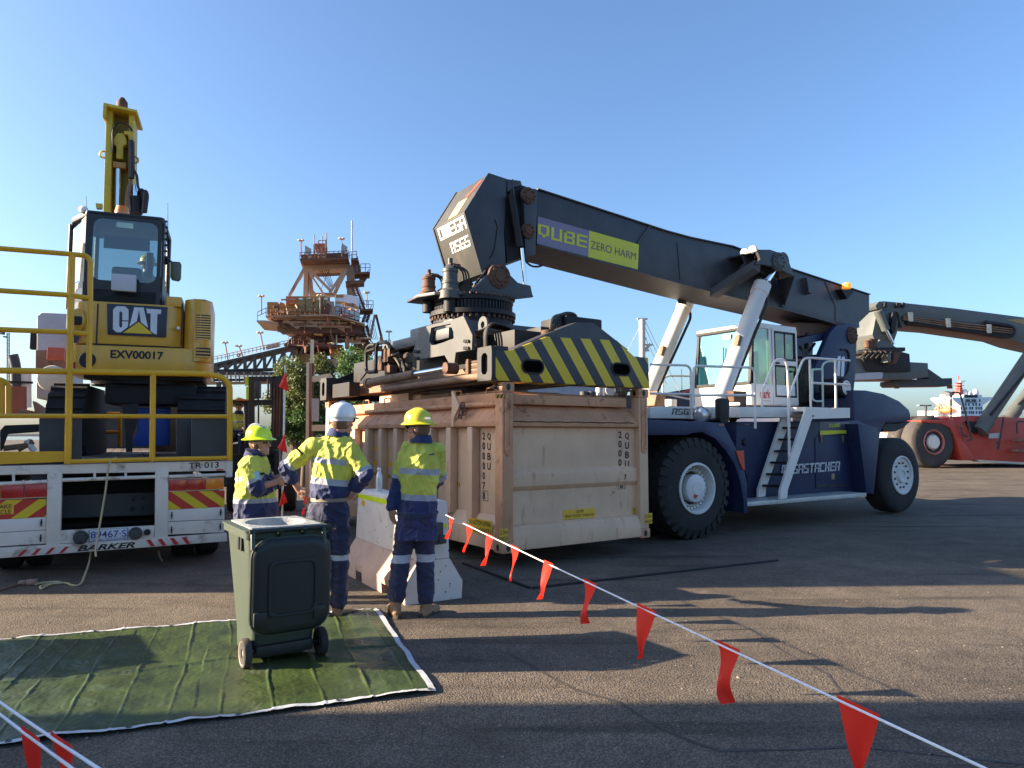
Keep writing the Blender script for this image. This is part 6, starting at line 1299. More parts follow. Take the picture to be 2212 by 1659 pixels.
pr3, ho3, h3 = person('person', 'man in lime hard hat and sunglasses seen in profile beside the trailer', (g0.x, D), j, (1, -.25), (.96, -.28), TORL, S3, A3, 'brim', m_hatL, False, None, 'workers standing by the barrier', seed=3, sleeve=(.06, .06), armr=(.095, .085, .07, .066), tilt=-.12)
c_, hf_, hr_, hu_, hc_ = h3
pr3.part('watch', MB().lathe([(.036, -.015), (.041, -.01), (.041, .01), (.036, .015)], pr3.loc(j['wrR'])-V((.05, .02, 0)), j['wrR']-j['elR'], 16), m_glossblk)
pr3.part('hat_tape', MB().tube([hc_+hu_*(.131*math.sin(t)+.004)+hf_*.122*math.cos(t)+hr_*.04*math.sin(t) for t in [R(40+12*i) for i in range(9)]], .014, 6), mat('silver_tape', SIL, .35), ho3)
pr3.part('arm_badge', MB().prism([pr3.loc(at_depth(*cmL(*p), D-.3)) for p in ((388, 968), (440, 952), (470, 1050), (410, 1068))], (0, .03, 0)), mat('badge_blue', (.18, .36, .5), .5))
pr3.part('collar_flap', MB().prism([pr3.loc(at_depth(*cmL(*p), D-.1)) for p in ((265, 700), (300, 672), (430, 715), (480, 745), (420, 755), (340, 712))], (0, .06, 0)), mat('navy_cloth', NAVY, .8), bev=.01)
pr3.part('pocket_pen', MB().prism([pr3.loc(at_depth(*cmL(*p), D-.22)) for p in ((468, 975), (508, 970), (512, 998), (470, 1002))], (0, .03, 0)), m_ink)
# drivers glimpsed in their cabs
def driver(label, w, fwd, hatcol, k=1.0):
    f = V((*fwd, 0)).normalized(); r = f.cross(V((0, 0, 1))); u = V((0, 0, 1)); w = V(w); S = k
    J = dict(head=w+u*.72+f*.03, neck=w+u*.55, shL=w+u*.48-r*.19, shR=w+u*.48+r*.19, elL=w+u*.22-r*.24+f*.08, elR=w+u*.22+r*.24+f*.08, wrL=w+u*.2-r*.15+f*.32, wrR=w+u*.2+r*.15+f*.32, hipL=w-r*.09, hipR=w+r*.09, knL=w+f*.42-r*.12+u*.05, knR=w+f*.42+r*.12+u*.05, anL=w+f*.45-r*.12-u*.35, anR=w+f*.45+r*.12-u*.35)
    return person('person', label, (w.x, w.y), J, fwd, fwd, TOR, S1, A1, 'brim', hatcol, False, None, 'drivers in their cabs', seat=True, seed=5+int(w.x*7) % 40)
J_curl['person'] = .6
driver('driver in hi-vis shirt seated inside the glazed cab of the blue reach stacker', ST.M @ V((6.3, -.25, 2.72)), (-math.cos(ST.a), -math.sin(ST.a)), m_hatL)
driver('operator in hi-vis shirt seated inside the yellow excavator cab', EX.M @ V(((gx0+gx1)/2+.22, .8, zg0-.3)), (math.sin(-EX.a), math.cos(EX.a)), m_hatY)
# ------------------------------------------------------------------ wheelie bin
BN = Frame('wheelie_bin', 'green wheelie bin with its lid hanging open, standing on the tarpaulin', 'bin', (-1.60, 5.14), 34, 'wheelie bins', z=.012)
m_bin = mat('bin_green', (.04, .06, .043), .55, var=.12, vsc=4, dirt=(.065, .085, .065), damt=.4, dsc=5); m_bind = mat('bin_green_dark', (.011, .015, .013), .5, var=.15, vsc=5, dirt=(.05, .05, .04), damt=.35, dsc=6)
def rrect(x0, x1, y0, y1, z, r, n=5): return [V((cx+r*math.cos(t), cy+r*math.sin(t), z)) for cx, cy, a0 in ((x1-r, y1-r, 0), (x0+r, y1-r, 90), (x0+r, y0+r, 180), (x1-r, y0+r, 270)) for t in [R(a0+90*i/(n-1)) for i in range(n)]]
BW = .285
bodyr = [rrect(-.215, .215, .06, .52, .045, .05), rrect(-.22, .22, .03, .53, .2, .05), rrect(-BW+.012, BW-.012, -.005, .66, .93, .06)]
rim_in = rrect(-BW+.03, BW-.03, .02, .64, .975, .05)
BN.part('bin_body', MB().loft(bodyr, False), m_bin); BN.e.scale = (1, 1, .95)
rim = [rrect(-BW-.012, BW+.012, -.03, .70, .925, .06), rrect(-BW-.02, BW+.02, -.035, .71, .975, .06), rrect(-BW-.008, BW+.008, -.025, .69, .985, .06)]
ri = rrect(-BW+.03, BW-.03, .03, .64, .985, .05)
BN.part('rim', MB().ring(rim[1], rim_in, (0, 0, .012)).ring(rim[0], rrect(-BW+.02, BW-.02, .0, .65, .925, .05), (0, 0, .05)), m_bin)
for x in (-.2, -.12): BN.part('rim_slot', MB().box(-BW+.0, -BW+.012, x+.34, x+.38, .82, .925), m_ink)
ov = [V((.215*math.cos(2*math.pi*i/32), .315+.26*math.sin(2*math.pi*i/32), 1.0)) for i in range(32)]; oo = []
for p in ov:
    d = V((p.x, p.y-.315, 0)); k = min((BW-.035)/max(abs(d.x), 1e-6), .31/max(abs(d.y), 1e-6)); oo.append(V((d.x*k, .315+d.y*k, 1.0)))
m_foil = mat('bin_liner', (.34, .36, .37), .3, var=.15, vsc=14, bump=.8, bsc=25)
BN.part('liner_collar', MB().ring(oo, ov, (0, 0, -.012)), m_foil, None)
BN.part('liner', MB().add(ov+[p*1+V((p.x*-.08, (p.y-.315)*-.08, -.35)) for p in ov], [[i, (i+1) % 32, 32+(i+1) % 32, 32+i] for i in range(32)]+[list(range(32, 64))]), m_foil)
# handle bar with its brackets, then the lid hanging from it
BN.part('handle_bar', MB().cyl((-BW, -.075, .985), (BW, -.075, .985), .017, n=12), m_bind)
for x in (-.27, -.09, .08, .25): BN.part('handle_bracket', MB().prism([V((x, -.03, .93)), V((x, -.03, .99)), V((x, -.075, 1.005)), V((x, -.098, .985)), V((x, -.08, .96))], (.028, 0, 0)), m_bin, bev=.004)
LY = -.115
def lidr(k, y, z0=.245, z1=.925, r=.13): return [V((cx+(r-k)*math.cos(t), y, cz_+(r-k)*math.sin(t))) for cx, cz_, a0 in ((.27-r, z1-r, 0), (-.27+r, z1-r, 90), (-.27+r, z0+r, 180), (.27-r, z0+r, 270)) for t in [R(a0+15*i) for i in range(7)]]
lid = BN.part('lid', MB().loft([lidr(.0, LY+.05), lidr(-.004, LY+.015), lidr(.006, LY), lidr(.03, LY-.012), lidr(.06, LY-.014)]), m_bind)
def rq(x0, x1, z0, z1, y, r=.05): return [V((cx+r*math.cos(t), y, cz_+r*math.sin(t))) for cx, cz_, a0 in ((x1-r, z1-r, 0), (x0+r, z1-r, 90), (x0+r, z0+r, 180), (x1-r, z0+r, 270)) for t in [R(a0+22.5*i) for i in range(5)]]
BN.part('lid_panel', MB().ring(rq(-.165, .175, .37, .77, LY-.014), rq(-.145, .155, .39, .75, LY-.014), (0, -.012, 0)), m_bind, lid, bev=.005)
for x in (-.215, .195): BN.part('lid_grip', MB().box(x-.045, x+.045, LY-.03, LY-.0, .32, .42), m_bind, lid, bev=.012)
for x in (-.262, .235): BN.part('hinge_arm', MB().tube([V((x, -.075, .985)), V((x-.005, -.1, .93)), V((x-.006, LY, .86))], .016, 8), m_bin, lid)
BN.part('lid_edge', MB().tube(lidr(-.003, LY+.02)+[lidr(-.003, LY+.02)[0]], .01, 6), m_bin, lid)
for s in (-1, 1):
    o = V((s*.265, .03, .105)); wl = BN.part('wheel', MB().lathe([(.03, -.02), (.07, -.02), (.085, -.028), (.1, -.024), (.104, -.012), (.104, .014), (.1, .024), (.03, .022)], o, (s, 0, 0), 36), m_rubberpink if s < 0 else m_rubber)
    BN.part('hub', MB().lathe([(0, .018), (.025, .016), (.03, .008), (.068, .01), (.075, .022), (.086, .026)], o, (s, 0, 0), 28), mat('hub_grey', (.28, .25, .22), .6), wl)
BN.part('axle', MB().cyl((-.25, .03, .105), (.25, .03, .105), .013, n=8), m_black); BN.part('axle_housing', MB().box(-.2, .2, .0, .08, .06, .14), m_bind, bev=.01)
BN2 = copy_tree(BN.e); BN2.location = (-5.35, 4.95, .004); BN2['label'] = 'unseen second wheelie bin added out of frame left to shade the tarpaulin'  # unseen copy, added for the shadow band it throws on the tarpaulin
# ------------------------------------------------------------------ tarpaulin
FRc = on_ground(940, 1497); BRc = on_ground(805, 1318); yaw = 20
TP = Frame('tarpaulin', 'crumpled green tarpaulin with a white hem spread on the asphalt', 'tarpaulin', FRc[:2], yaw)
dep = (BRc-FRc).length; Lt = 4.9; NX, NY = 190, 90
def tarp_z(x, y):
    z = .006+.02*max(0, noise.noise(V((x*3.1, y*3.1, 1)))+.1)+.006*(noise.noise(V((x*9+y*4, y*8, 4)))+.4)+.004*abs(noise.noise(V((x*22, y*17, 2))))
    t_ = (x/.28) % 2; z += .014*(t_ if t_ < 1 else 2-t_)*(.6+.8*noise.noise(V((round(x/.56), y*1.3, 5))))
    t_ = (y/(dep*.25)+.1*math.sin(x)) % 2; z += .008*(t_ if t_ < 1 else 2-t_)
    for k in range(17):                            # packing folds
        xf = -.28*k-.12+.012*math.sin(y*3+k); d = abs(x-xf)+.012*noise.noise(V((y*4, k, 0))); z += (.014 if k % 2 else .008)*max(0, 1-d/.012)*(.6+.5*noise.noise(V((k*3.7, y*2.2, 9))))
    d = abs(y-dep*.47-.02*math.sin(x*4)); z += .012*max(0, 1-d/.03)
    e = min(-x if x < 0 else 0, y, dep-y); z += .02*max(0, 1-e/.12)*max(0, noise.noise(V((x*2.3, y*2.3, 12)))+.1)
    return max(.004, z)
def tarp_edge(x, y): return V((x+.015*noise.noise(V((y*2.5, 3, 0))), y+.02*noise.noise(V((x*1.6, 7, 0)))*(1 if y < dep/2 else .7), 0))
def tgrid(x0, x1, y0, y1, nx, ny, dz=0.0):
    vs_ = []
    for j in range(ny+1):
        for i in range(nx+1):
            x = x0+(x1-x0)*i/nx; y = y0+(y1-y0)*j/ny; p = tarp_edge(x, y); p.z = tarp_z(x, y)+dz; vs_.append(p)
    return vs_, [[j*(nx+1)+i, j*(nx+1)+i+1, (j+1)*(nx+1)+i+1, (j+1)*(nx+1)+i] for j in range(ny) for i in range(nx)]
m_tarp = mat('tarp_green', (.036, .057, .015), .42, var=.45, vsc=3, dirt=(.05, .06, .04), damt=.45, dsc=2.2, bump=.5, bsc=22)
TP.part('sheet', MB().add(*tgrid(-Lt, 0, 0, dep, 700, 320)), m_tarp, ang=80)
m_hem = mat('tarp_hem', (.5, .52, .55), .45, var=.1, dirt=(.25, .22, .2), damt=.3, dsc=7)
for a in ((-Lt, .005, -.004, .034, 400, 3), (-Lt, .005, dep-.032, dep+.004, 400, 3), (-.034, .006, 0, dep, 3, 180)): TP.part('hem', MB().add(*tgrid(*a, .004)), m_hem, ang=80)
for i in range(9):
    for y in (.02, dep-.02):
        p = tarp_edge(-.03-.56*i, y); p.z = tarp_z(-.03-.56*i, y)+.006; TP.part('eyelet', MB().lathe([(.007, 0), (.012, .004), (.017, 0)], p, (0, 0, 1), 12), m_grey)
# ------------------------------------------------------------------ concrete barrier with a bottle on it
BR = Frame('concrete_barrier', 'white painted concrete safety barrier with scuffed pinkish base', 'barrier', (-.756, 7.02), 31)
m_bar = mat('barrier_white', (.66, .6, .55), .75, var=.08, dirt=(.3, .22, .17), damt=.36, dsc=3, bump=.25, bsc=40, chips=((.2, .14, .11), .64, 9)); m_barp = mat('barrier_base', (.56, .38, .29), .85, var=.15, dirt=(.2, .12, .08), damt=.4, dsc=4, bump=.5, bsc=30)
LBR = 1.85
prof = [(-.3, .0), (-.31, .17), (-.165, .4), (-.14, .94), (-.12, .965), (.12, .965), (.14, .94), (.165, .4), (.31, .17), (.3, 0)]
base_p = [(-.3, z) for z in (0,)]
def seg(pr, y0, y1, zmin=0): return [[V((x, y, max(z, zmin))) for x, z in pr] for y in (y0, y1)]
up_ = [p for p in prof if p[1] >= .4]; lo_ = [(-.3, 0), (-.31, .17), (-.167, .399), (.167, .399), (.31, .17), (.3, 0)]
BR.part('upper_wall', MB().loft(seg(up_, 0, LBR)), m_bar, bev=.012)
bs = MB()
for y0, y1, zm in ((0.003, .42, 0), (.42, .62, .1), (.62, 1.22, .001), (1.22, 1.42, .1), (1.42, LBR-.003, 0)): bs.loft(seg(lo_, y0, y1, zm))
BR.part('base', bs, m_barp); BR.part('end_face', MB().prism([V((x*.995, -.001, z)) for x, z in lo_], (0, .003, 0)), m_bar)
m_lime = mat('lime_tape', (.62, .78, .01), .4, var=.05)
BR.part('reflective_tape', MB().box(-.1475, -.142, .35, LBR-.02, .865, .915), m_lime); BR.part('tape_tab', MB().box(-.149, -.144, 1.6, 1.7, .79, .85), m_yel)
BR.part('tape_end', MB().box(.09, .13, -.006, -.002, .7, .74), m_lime)
for k in range(22):
    y = random.uniform(.2, 1.7); z = random.uniform(.42, .82); x = -.165+.025*(z-.4)/.54; BR.part('chip', MB().ell(V((x-.001, y, z)), (.0025, 0, 0), (0, random.uniform(.003, .008), 0), (0, 0, random.uniform(.004, .014)), 6, 4), m_grey)
for k in range(16): BR.part('chip', MB().ell(V((random.uniform(-.2, .2), -.002, random.uniform(.1, .8)*.6)), (random.uniform(.004, .01), 0, 0), (0, .003, 0), (0, 0, random.uniform(.003, .01)), 6, 4), m_grey)
BR.part('clamp', MB().box(-.02, .07, -.06, -.002, .55, .76).box(.02, .09, -.09, -.04, .56, .64), m_dgrey, bev=.01)
bt_o = at_depth(824, 1063, 7.62); bl_ = BR.loc(bt_o)
WB = Frame('water_bottle', 'white metal water bottle standing on the concrete barrier', 'bottle', (BR.M @ V((-.02, 1.48, 0)))[:2], 0, z=.965)
WB.part('flask', MB().lathe([(0, .0), (.036, 0), (.038, .01), (.038, .15), (.034, .18), (.022, .21), (.017, .225), (.017, .235)], (0, 0, 0), (0, 0, 1), 28), mat('flask_white', (.62, .63, .65), .3, metal=.3)); WB.part('cap', MB().lathe([(.017, .236), (.021, .238), (.021, .262), (.018, .268), (0, .268)], (0, 0, 0), (0, 0, 1), 20), m_white)
# ------------------------------------------------------------------ bunting lines
m_flag = mat('flag_red', (.92, .035, .018), .5, var=.05, trans=.5); m_str = mat('white_cord', (.75, .76, .8), .6)
def bunting(label, A, E, flags, ext=0.0):
    f = Frame('bunting_line', label, 'bunting', A[:2], 0, 'pennant lines'); d = (E-A)
    def at(x):                                      # point of the cord seen at picture column x
        r = (x-CX)/FOC; # X = r * t where forward distance along the lens axis
        lo, hi = -.2, 1.6
        g_ = lambda k: (lambda p: p.x-r*(p.y*CP+(p.z-CAM_H)*SP))(A+d*k)
        for _ in range(50):
            m = (lo+hi)/2
            if g_(lo)*g_(m) <= 0: hi = m
            else: lo = m
        return A+d*lo
    f.part('cord', MB().tube([f.loc(A+d*k*(1+ext)+V((0, 0, -.01*math.sin(math.pi*k)))) for k in [i/20 for i in range(21)]], .0042, 6), m_str)
    for (x1, x2, tip, curl) in flags:
        p1, p2 = at(x1), at(x2); w = p2-p1; cm = (p1+p2)/2; tp_ = at_depth(*tip, cm.y) if tip[1] else cm-V((0, 0, .3))
        nx, ny = 8, 16; vs_ = []; nrm = w.cross(V((0, 0, 1))).normalized()
        for j in range(ny+1):
            t = j/ny
            for i in range(nx+1):
                s = i/nx; p = (p1.lerp(p2, s)).lerp(tp_, t*.985); p = p+nrm*(curl*.05*math.sin(t*4+s*2+curl*5)*t+.014*math.sin(s*5+t*3)*t); p.z += .006*(1-t); vs_.append(f.loc(p))
        f.part('flag', MB().add(vs_, [[j*(nx+1)+i, j*(nx+1)+i+1, (j+1)*(nx+1)+i+1, (j+1)*(nx+1)+i] for j in range(ny) for i in range(nx)]), m_flag, recalc=False, ang=180)
A_ = at_depth(962, 1112, 6.98); r_ = ray(2140, 1659); E_ = V((r_.x, r_.y, r_.z))*((.8-CAM_H)/r_.z)+V((0, 0, CAM_H))
fl = [((85, 97), (80, 100)), ((148, 170), (145, 150)), ((222, 246), (212, 200)), ((310, 341), (322, 258)), ((435, 469), (418, 325)), ((578, 629), (597, 415)), ((778, 851), (787, 547)), ((1073, 1161), (1120, 712)), ((1518, 1679), (1606, 1010))]
bunting('white cord of red pennants running from the concrete barrier to the lower right', A_, E_, [(c27(a, 0)[0], c27(b, 0)[0], c27(*t), .5+.5*math.sin(3*i)) for i, ((a, b), t) in enumerate(fl)], .35)
def low(x, y, z): r = ray(x, y); return V((r.x, r.y, r.z))*((z-CAM_H)/r.z)+V((0, 0, CAM_H))
A2, E2 = low(-160, 1402, .8), low(225, 1662, .8); bunting('nearest white cord with a red pennant crossing the lower left corner', A2, E2, [(c26(235, 0)[0], c26(338, 0)[0], c26(315, 1130), .6)], .3)
A3_, E3_ = low(-160, 1415, .78), low(185, 1675, .78); bunting('lower white cord with a red pennant at the left edge over the tarpaulin', A3_, E3_, [(c26(98, 0)[0], c26(186, 0)[0], c26(165, 1120), .4)], .3)
# whip pole with three pennants
WP = Frame('whip_flag_pole', 'thin white whip pole with three red pennants behind the left man', 'flag pole', on_ground(606, 1262)[:2], 0)
D = WP.o.y; top = WP.loc(at_depth(616.5, 789, D)); WP.part('pole', MB().tube([V((0, 0, 0)), V((top.x*.45, 0, top.z*.5)), top], .011, 8), mat('pole_white', (.6, .58, .54), .5)); WP.part('foot', MB().lathe([(0, .06), (.04, .06), (.16, .03), (.17, 0)], (0, 0, 0), (0, 0, 1), 24), m_rubber)
for pts in ([cfk(1205, 318), cfk(1100, 535), cfk(1180, 590), cfk(1250, 622)], [cfk(1190, 1250), cfk(1084, 1458), cfk(1160, 1510), cfk(1224, 1545)], [cmL(745, 1170), cmL(668, 1418), cmL(720, 1372), cmL(790, 1335)]):
    q = [WP.loc(at_depth(*p, D-.02)) for p in pts]; n = 8; vs_ = []
    for i in range(n+1):
        t = i/n; a = q[0].lerp(q[1], t); b = q[0].lerp(q[3], t); m_ = q[0].lerp(q[2], t)
        for k, p in enumerate((a, (a+m_)/2, m_, (m_+b)/2, b)): vs_.append(p+V((0, .03*math.sin(k*1.4+t*3)*t, 0)))
    WP.part('flag', MB().add(vs_, [[i*5+k, i*5+k+1, (i+1)*5+k+1, (i+1)*5+k] for i in range(n) for k in range(4)]), m_flag, recalc=False, ang=180)
# ------------------------------------------------------------------ unseen shed added left of the camera to shade the foreground
SHD = Frame('shade_shed', 'unseen grey corrugated shed added left of the tarpaulin to shade the foreground', 'shed', (-9.5, 0.6), 0)
SHD.part('wall', MB().box(-2.2, 2.2, -5, 3.2, 0, 4.2), m_pm); SHD.part('roof', MB().prism([V((-2.4, -5.2, 4.2)), V((0, -5.2, 4.75)), V((2.4, -5.2, 4.2)), V((2.4, -5.2, 4.12)), V((-2.4, -5.2, 4.12))], (0, 8.5, 0)), m_grey)
for k in range(2):  # unseen stacked boxes, added to keep the beige container's long side in shade
    SK = Frame('shipping_container', ('lower', 'upper')[k]+' unseen grey container box added left of the trailer to cast shade', 'container', (-10.2, 8.65), 0, z=2.72*k)
    SK.part('shade_container_box', MB().box(-1.2, 1.2, -1.5, 1.5, 0, 2.7), m_pm, bev=.02)
    for i in range(8): SK.part('corrugation', MB().box(1.2, 1.23, -1.4+.36*i, -1.2+.36*i, .15, 2.55), m_pm)
for i in range(20): SHD.part('wall_rib', MB().box(2.2, 2.23, -4.9+.4*i, -4.8+.4*i, .05, 4.1), m_pm)
# ------------------------------------------------------------------ red reach stacker in the distance
wq = at_depth(2056, 1012, 27.6)
RS = Frame('reach_stacker', 'red reach stacker with grey boom parked in the distance at the right', 'reach stacker', (wq.x, 27.6), 14, 'reach stackers in the yard', z=gz(27.6))
m_redp = mat('stacker_red', (.48, .05, .03), .5, var=.15, vsc=.8, dirt=(.45, .12, .08), damt=.4, dsc=1); m_rg = mat('stacker_grey', (.085, .094, .09), .5, var=.12, dirt=(.25, .2, .14), damt=.3, dsc=1.5)
def rp(x, y, l=0.0): return RS.px(*c24(x, y), l)
def rpoly(pts, l=0.0): return [rp(*p, l) for p in pts]
rb = RS.part('chassis', MB().prism(rpoly(((985, 1140), (1140, 1133), (1900, 1165), (1900, 1545), (1190, 1508), (1060, 1512), (1012, 1330), (970, 1235), (930, 1200), (985, 1190)), -.1), (0, 3.2, 0)), m_redp, bev=.03)
RS.part('fender', MB().prism(rpoly(((715, 1172), (960, 1168), (1000, 1180), (1060, 1330), (1190, 1508), (1060, 1512), (1005, 1310), (960, 1232), (880, 1200), (720, 1190)), .05), (0, 1.2, 0)), m_redp, bev=.02)
RS.part('front_deck', MB().prism(rpoly(((720, 1170), (985, 1150), (985, 1180), (720, 1190)), -.3), (0, 2.5, 0)), m_redp)
rr_ = abs(rp(825, 1395).x-rp(1005, 1395).x)
for o, y in ((rp(825, 1395), 0), (rp(825, 1395), .75), (rp(1190, 1460), 2.6)):
    o = V((o.x, y, rr_)); wl = RS.part('wheel', MB().lathe([(.4, 0), (rr_*.8, -.02), (rr_*.95, .03), (rr_, .1), (rr_, .5), (rr_*.95, .6), (.4, .62)], o, (0, 1, 0), 48), m_rubberpink)
    if y: continue
    RS.part('rim', MB().lathe([(rr_*.49, -.02), (rr_*.47, -.05), (rr_*.42, 0), (rr_*.4, .12)], o, (0, 1, 0), 40), mat('rim_pink', (.5, .16, .13), .6), wl)
    RS.part('hub', MB().lathe([(0, -.06), (rr_*.24, -.05), (rr_*.28, .0), (rr_*.3, .1), (rr_*.42, .13)], o, (0, 1, 0), 40), m_white, wl)
    nb = MB()
    for i in range(26): t = 2*math.pi*i/26; p = o+V((math.cos(t)*rr_*.35, .06, math.sin(t)*rr_*.35)); nb.cyl(p, p-V((0, .06, 0)), .028, n=6)
    RS.part('wheel_nuts', nb, m_black, wl, kind='stuff')
RS.part('sill', MB().prism(rpoly(((1180, 1505), (1900, 1545), (1900, 1565), (1210, 1522)), .1), (0, .3, 0)), mat('sill_cream', (.6, .52, .4), .6), rb)
for a in ((1395, 1425, 1560, 1445), (1410, 1335, 1580, 1352)): RS.part('step', MB().box(rp(a[0], 0).x, rp(a[2], 0).x, -.35, -.05, rp(0, a[3]).z, rp(0, a[1]).z), m_dusty, rb)
RS.part('grey_plate', MB().prism(rpoly(((1290, 1285), (1385, 1278), (1385, 1322), (1290, 1325)), .12), (0, .02, 0)), m_pm, rb)
RS.part('dark_opening', MB().prism(rpoly(((1100, 1180), (1235, 1185), (1190, 1290), (1140, 1260)), .0), (0, .09, 0)), m_black, rb)
for l in ([(970, 1165), (970, 950), (985, 936), (1035, 936), (1050, 955), (1145, 1320), (1140, 1338), (1112, 1340)], [(1415, 1145), (1370, 1420)], [(1360, 1345), (1365, 1420)], [(1530, 1290), (1525, 1200), (1540, 1180), (1600, 1185)], [(1075, 1190), (1050, 1240), (1070, 1300), (1110, 1310)]):
    RS.part('handrail', MB().tube([rp(*p, .15) for p in l], .035, 6, .15), m_dgrey, rb)
for a, b, l, r in (((1225, 1235), (1640, 620), .0, .26), ((1470, 1140), (1760, 760), -1.6, .24)):
    p0, p1 = rp(*a, l), rp(*b, l); cy = RS.part('lift_cylinder', MB().cyl(p0, p1, r, n=20).cyl(p0-(p1-p0).normalized()*.2, p0+(p1-p0).normalized()*.4, r*1.15, n=20), m_rg)
    RS.part('cylinder_pipe', MB().cyl(p0+V((.2, -r, .5)), p1+V((.2, -r, 0)), .05, n=8), m_black, cy)
bm = RS.part('boom', MB().prism(rpoly(((345, 232), (330, 205), (360, 168), (410, 165), (600, 182), (1000, 225), (1600, 303), (1900, 345), (1900, 600), (1600, 533), (1450, 480), (900, 400), (620, 378), (560, 385), (535, 330), (525, 258), (400, 238)), -.6), (0, 1.2, 0)), m_rg, bev=.02)
RS.part('cable_tray', MB().prism(rpoly(((560, 285), (1270, 355), (1480, 380), (1515, 415), (1500, 470), (1440, 480), (1000, 415), (600, 352), (545, 320)), -.57), (0, .05, 0)), m_dgrey, bm)
RS.part('energy_chain', MB().tube([rp(*p, -.52) for p in ((590, 345), (1000, 405), (1430, 470), (1490, 455), (1505, 410), (1475, 375), (1260, 345))], .09, 6, .3), m_black, bm)
for k in range(3): RS.part('pipe', MB().tube([rp(570, 292+14*k, -.5), rp(950, 340+18*k, -.5), rp(1490, 402+18*k, -.5)], .03, 6), m_dusty, bm)
for x, y in ((622, 300), (940, 350), (1285, 400)): RS.part('pipe_clamp', MB().box(-.08, .08, -.08, .02, -.18, .18, Matrix.Translation(rp(x, y, -.48))), mat('clamp_cream', (.6, .56, .45), .6), bm)
for x in (522, 572, 420): RS.part('lug', MB().prism(rpoly(((x-8, 175), (x+10, 178), (x+6, 218), (x-14, 212)), -.5), (0, .2, 0)), m_black, bm)
RS.part('ochre_patch', MB().prism(rpoly(((1440, 322), (1600, 315), (1600, 365)), -.59), (0, .02, 0)), mat('ochre', (.36, .24, .11), .7), bm)
hd = RS.part('boom_head', MB().prism(rpoly(((345, 245), (400, 240), (500, 250), (522, 330), (515, 430), (470, 560), (345, 555), (305, 445)), -.6), (0, 1.2, 0)), m_rg, bev=.02)
RS.part('tilt_cylinder', MB().cyl(rp(352, 250, -.45), rp(420, 410, -.45), .16, n=14), m_rg, hd); RS.part('tilt_rod', MB().cyl(rp(420, 410, -.45), rp(482, 530, -.45), .07, n=12), m_chrome, hd)
RS.part('hanger', MB().prism(rpoly(((465, 400), (480, 260), (500, 250), (515, 300), (500, 420), (480, 440)), -.42), (0, .2, 0)), m_black, hd)
sp2 = RS.part('spreader', MB().prism(rpoly(((60, 640), (210, 650), (260, 750), (420, 765), (620, 680), (775, 688), (780, 805), (640, 828), (60, 830)), -.6), (0, 1.2, 0)), m_rg, bev=.02)
RS.part('rotator', MB().prism(rpoly(((240, 585), (380, 555), (585, 555), (585, 585), (480, 615), (250, 605)), -.3), (0, 1.8, 0)).prism(rpoly(((250, 600), (560, 595), (620, 610), (630, 760), (430, 765), (260, 750), (225, 650)), -.5), (0, 1.4, 0)), m_black, sp2, bev=.02)
for x, h in ((262, 500), (285, 485), (312, 490)): RS.part('slew_motor', MB().cyl(rp(x, 560, -.4), rp(x, h, -.4), .13, n=12), m_rust, sp2)
RS.part('yoke', MB().prism(rpoly(((345, 560), (370, 490), (450, 510), (490, 545), (510, 560), (440, 580)), -.35), (0, .1, 0)), m_rg, sp2)
RS.part('side_tray', MB().prism(rpoly(((130, 780), (365, 765), (395, 770), (390, 820), (130, 830)), -.2), (0, .5, 0)), m_pm, sp2)
RS.part('lower_arm', MB().prism(rpoly(((482, 840), (640, 828), (880, 818), (978, 815), (980, 868), (960, 884), (500, 890), (478, 870)), -.9), (0, .7, 0)).prism(rpoly(((775, 735), (895, 818), (780, 825)), -.9), (0, .6, 0)), m_dgrey, sp2)
RS.part('knuckle', MB().prism(rpoly(((440, 600), (465, 600), (460, 680), (440, 680)), -.1), (0, .4, 0)), m_rg, sp2); RS.part('rusty_bracket', MB().prism(rpoly(((490, 600), (555, 585), (550, 600), (500, 695), (485, 690)), -.1), (0, .3, 0)), m_rust, sp2)
for k in range(8):
    a = rp(200+45*k, 650, -.2); b = rp(230+40*k, 585, -.2); RS.part('hose', MB().tube([a, a.lerp(b, .5)+V((.15, -.1, .1)), b], .04, 6, .3), m_hose, sp2)
for x in (510, 958): RS.part('twistlock', MB().cyl(rp(x, 875, -.6), rp(x, 903, -.6), .1, n=10), m_rust, sp2)
# ------------------------------------------------------------------ ships beyond the quay
e0 = at_depth(*csh(718, 950), 640)
SH = Frame('cargo_ship', 'white superstructure of a cargo ship with red mast moored far behind the red stacker', 'ship', e0[:2], 26, 'ships beyond the quay', z=-3)
m_shw = mat('ship_white', (.72, .73, .75), .5, var=.04); m_mast = mat('mast_red', (.45, .06, .05), .6)
def sf(x, y, l=0.0): return SH.px(*csh(x, y), l)
def ss(x, y): return SH.pa(*csh(x, y), 0)
acc = SH.part('superstructure', MB().prism([sf(*p) for p in ((720, 925), (530, 760), (530, 712), (1455, 712), (1455, 748), (1240, 905), (1240, 1180), (720, 1180))], (0, 20, 0)), m_shw)
SH.part('accommodation', MB().prism([ss(*p) for p in ((718, 925), (718, 1200), (300, 1200), (300, 1030), (390, 760), (470, 760))], (6, 0, 0)), m_shw, acc)
SH.part('wheelhouse', MB().prism([sf(*p, 0) for p in ((780, 712), (800, 655), (1210, 655), (1225, 712))], (0, 10, 0)), m_shw, acc)
SH.part('hull', MB().box(-60, sf(1240, 0).x+3, -3, 160, 0, sf(720, 1215).z), mat('hull_grey', (.3, .32, .36), .6))
SH.part('deckhouse', MB().prism([SH.pa(*csh(*p), -10) for p in ((-300, 1040), (180, 1040), (180, 1260), (-300, 1260))], (8, 0, 0)), m_shw)
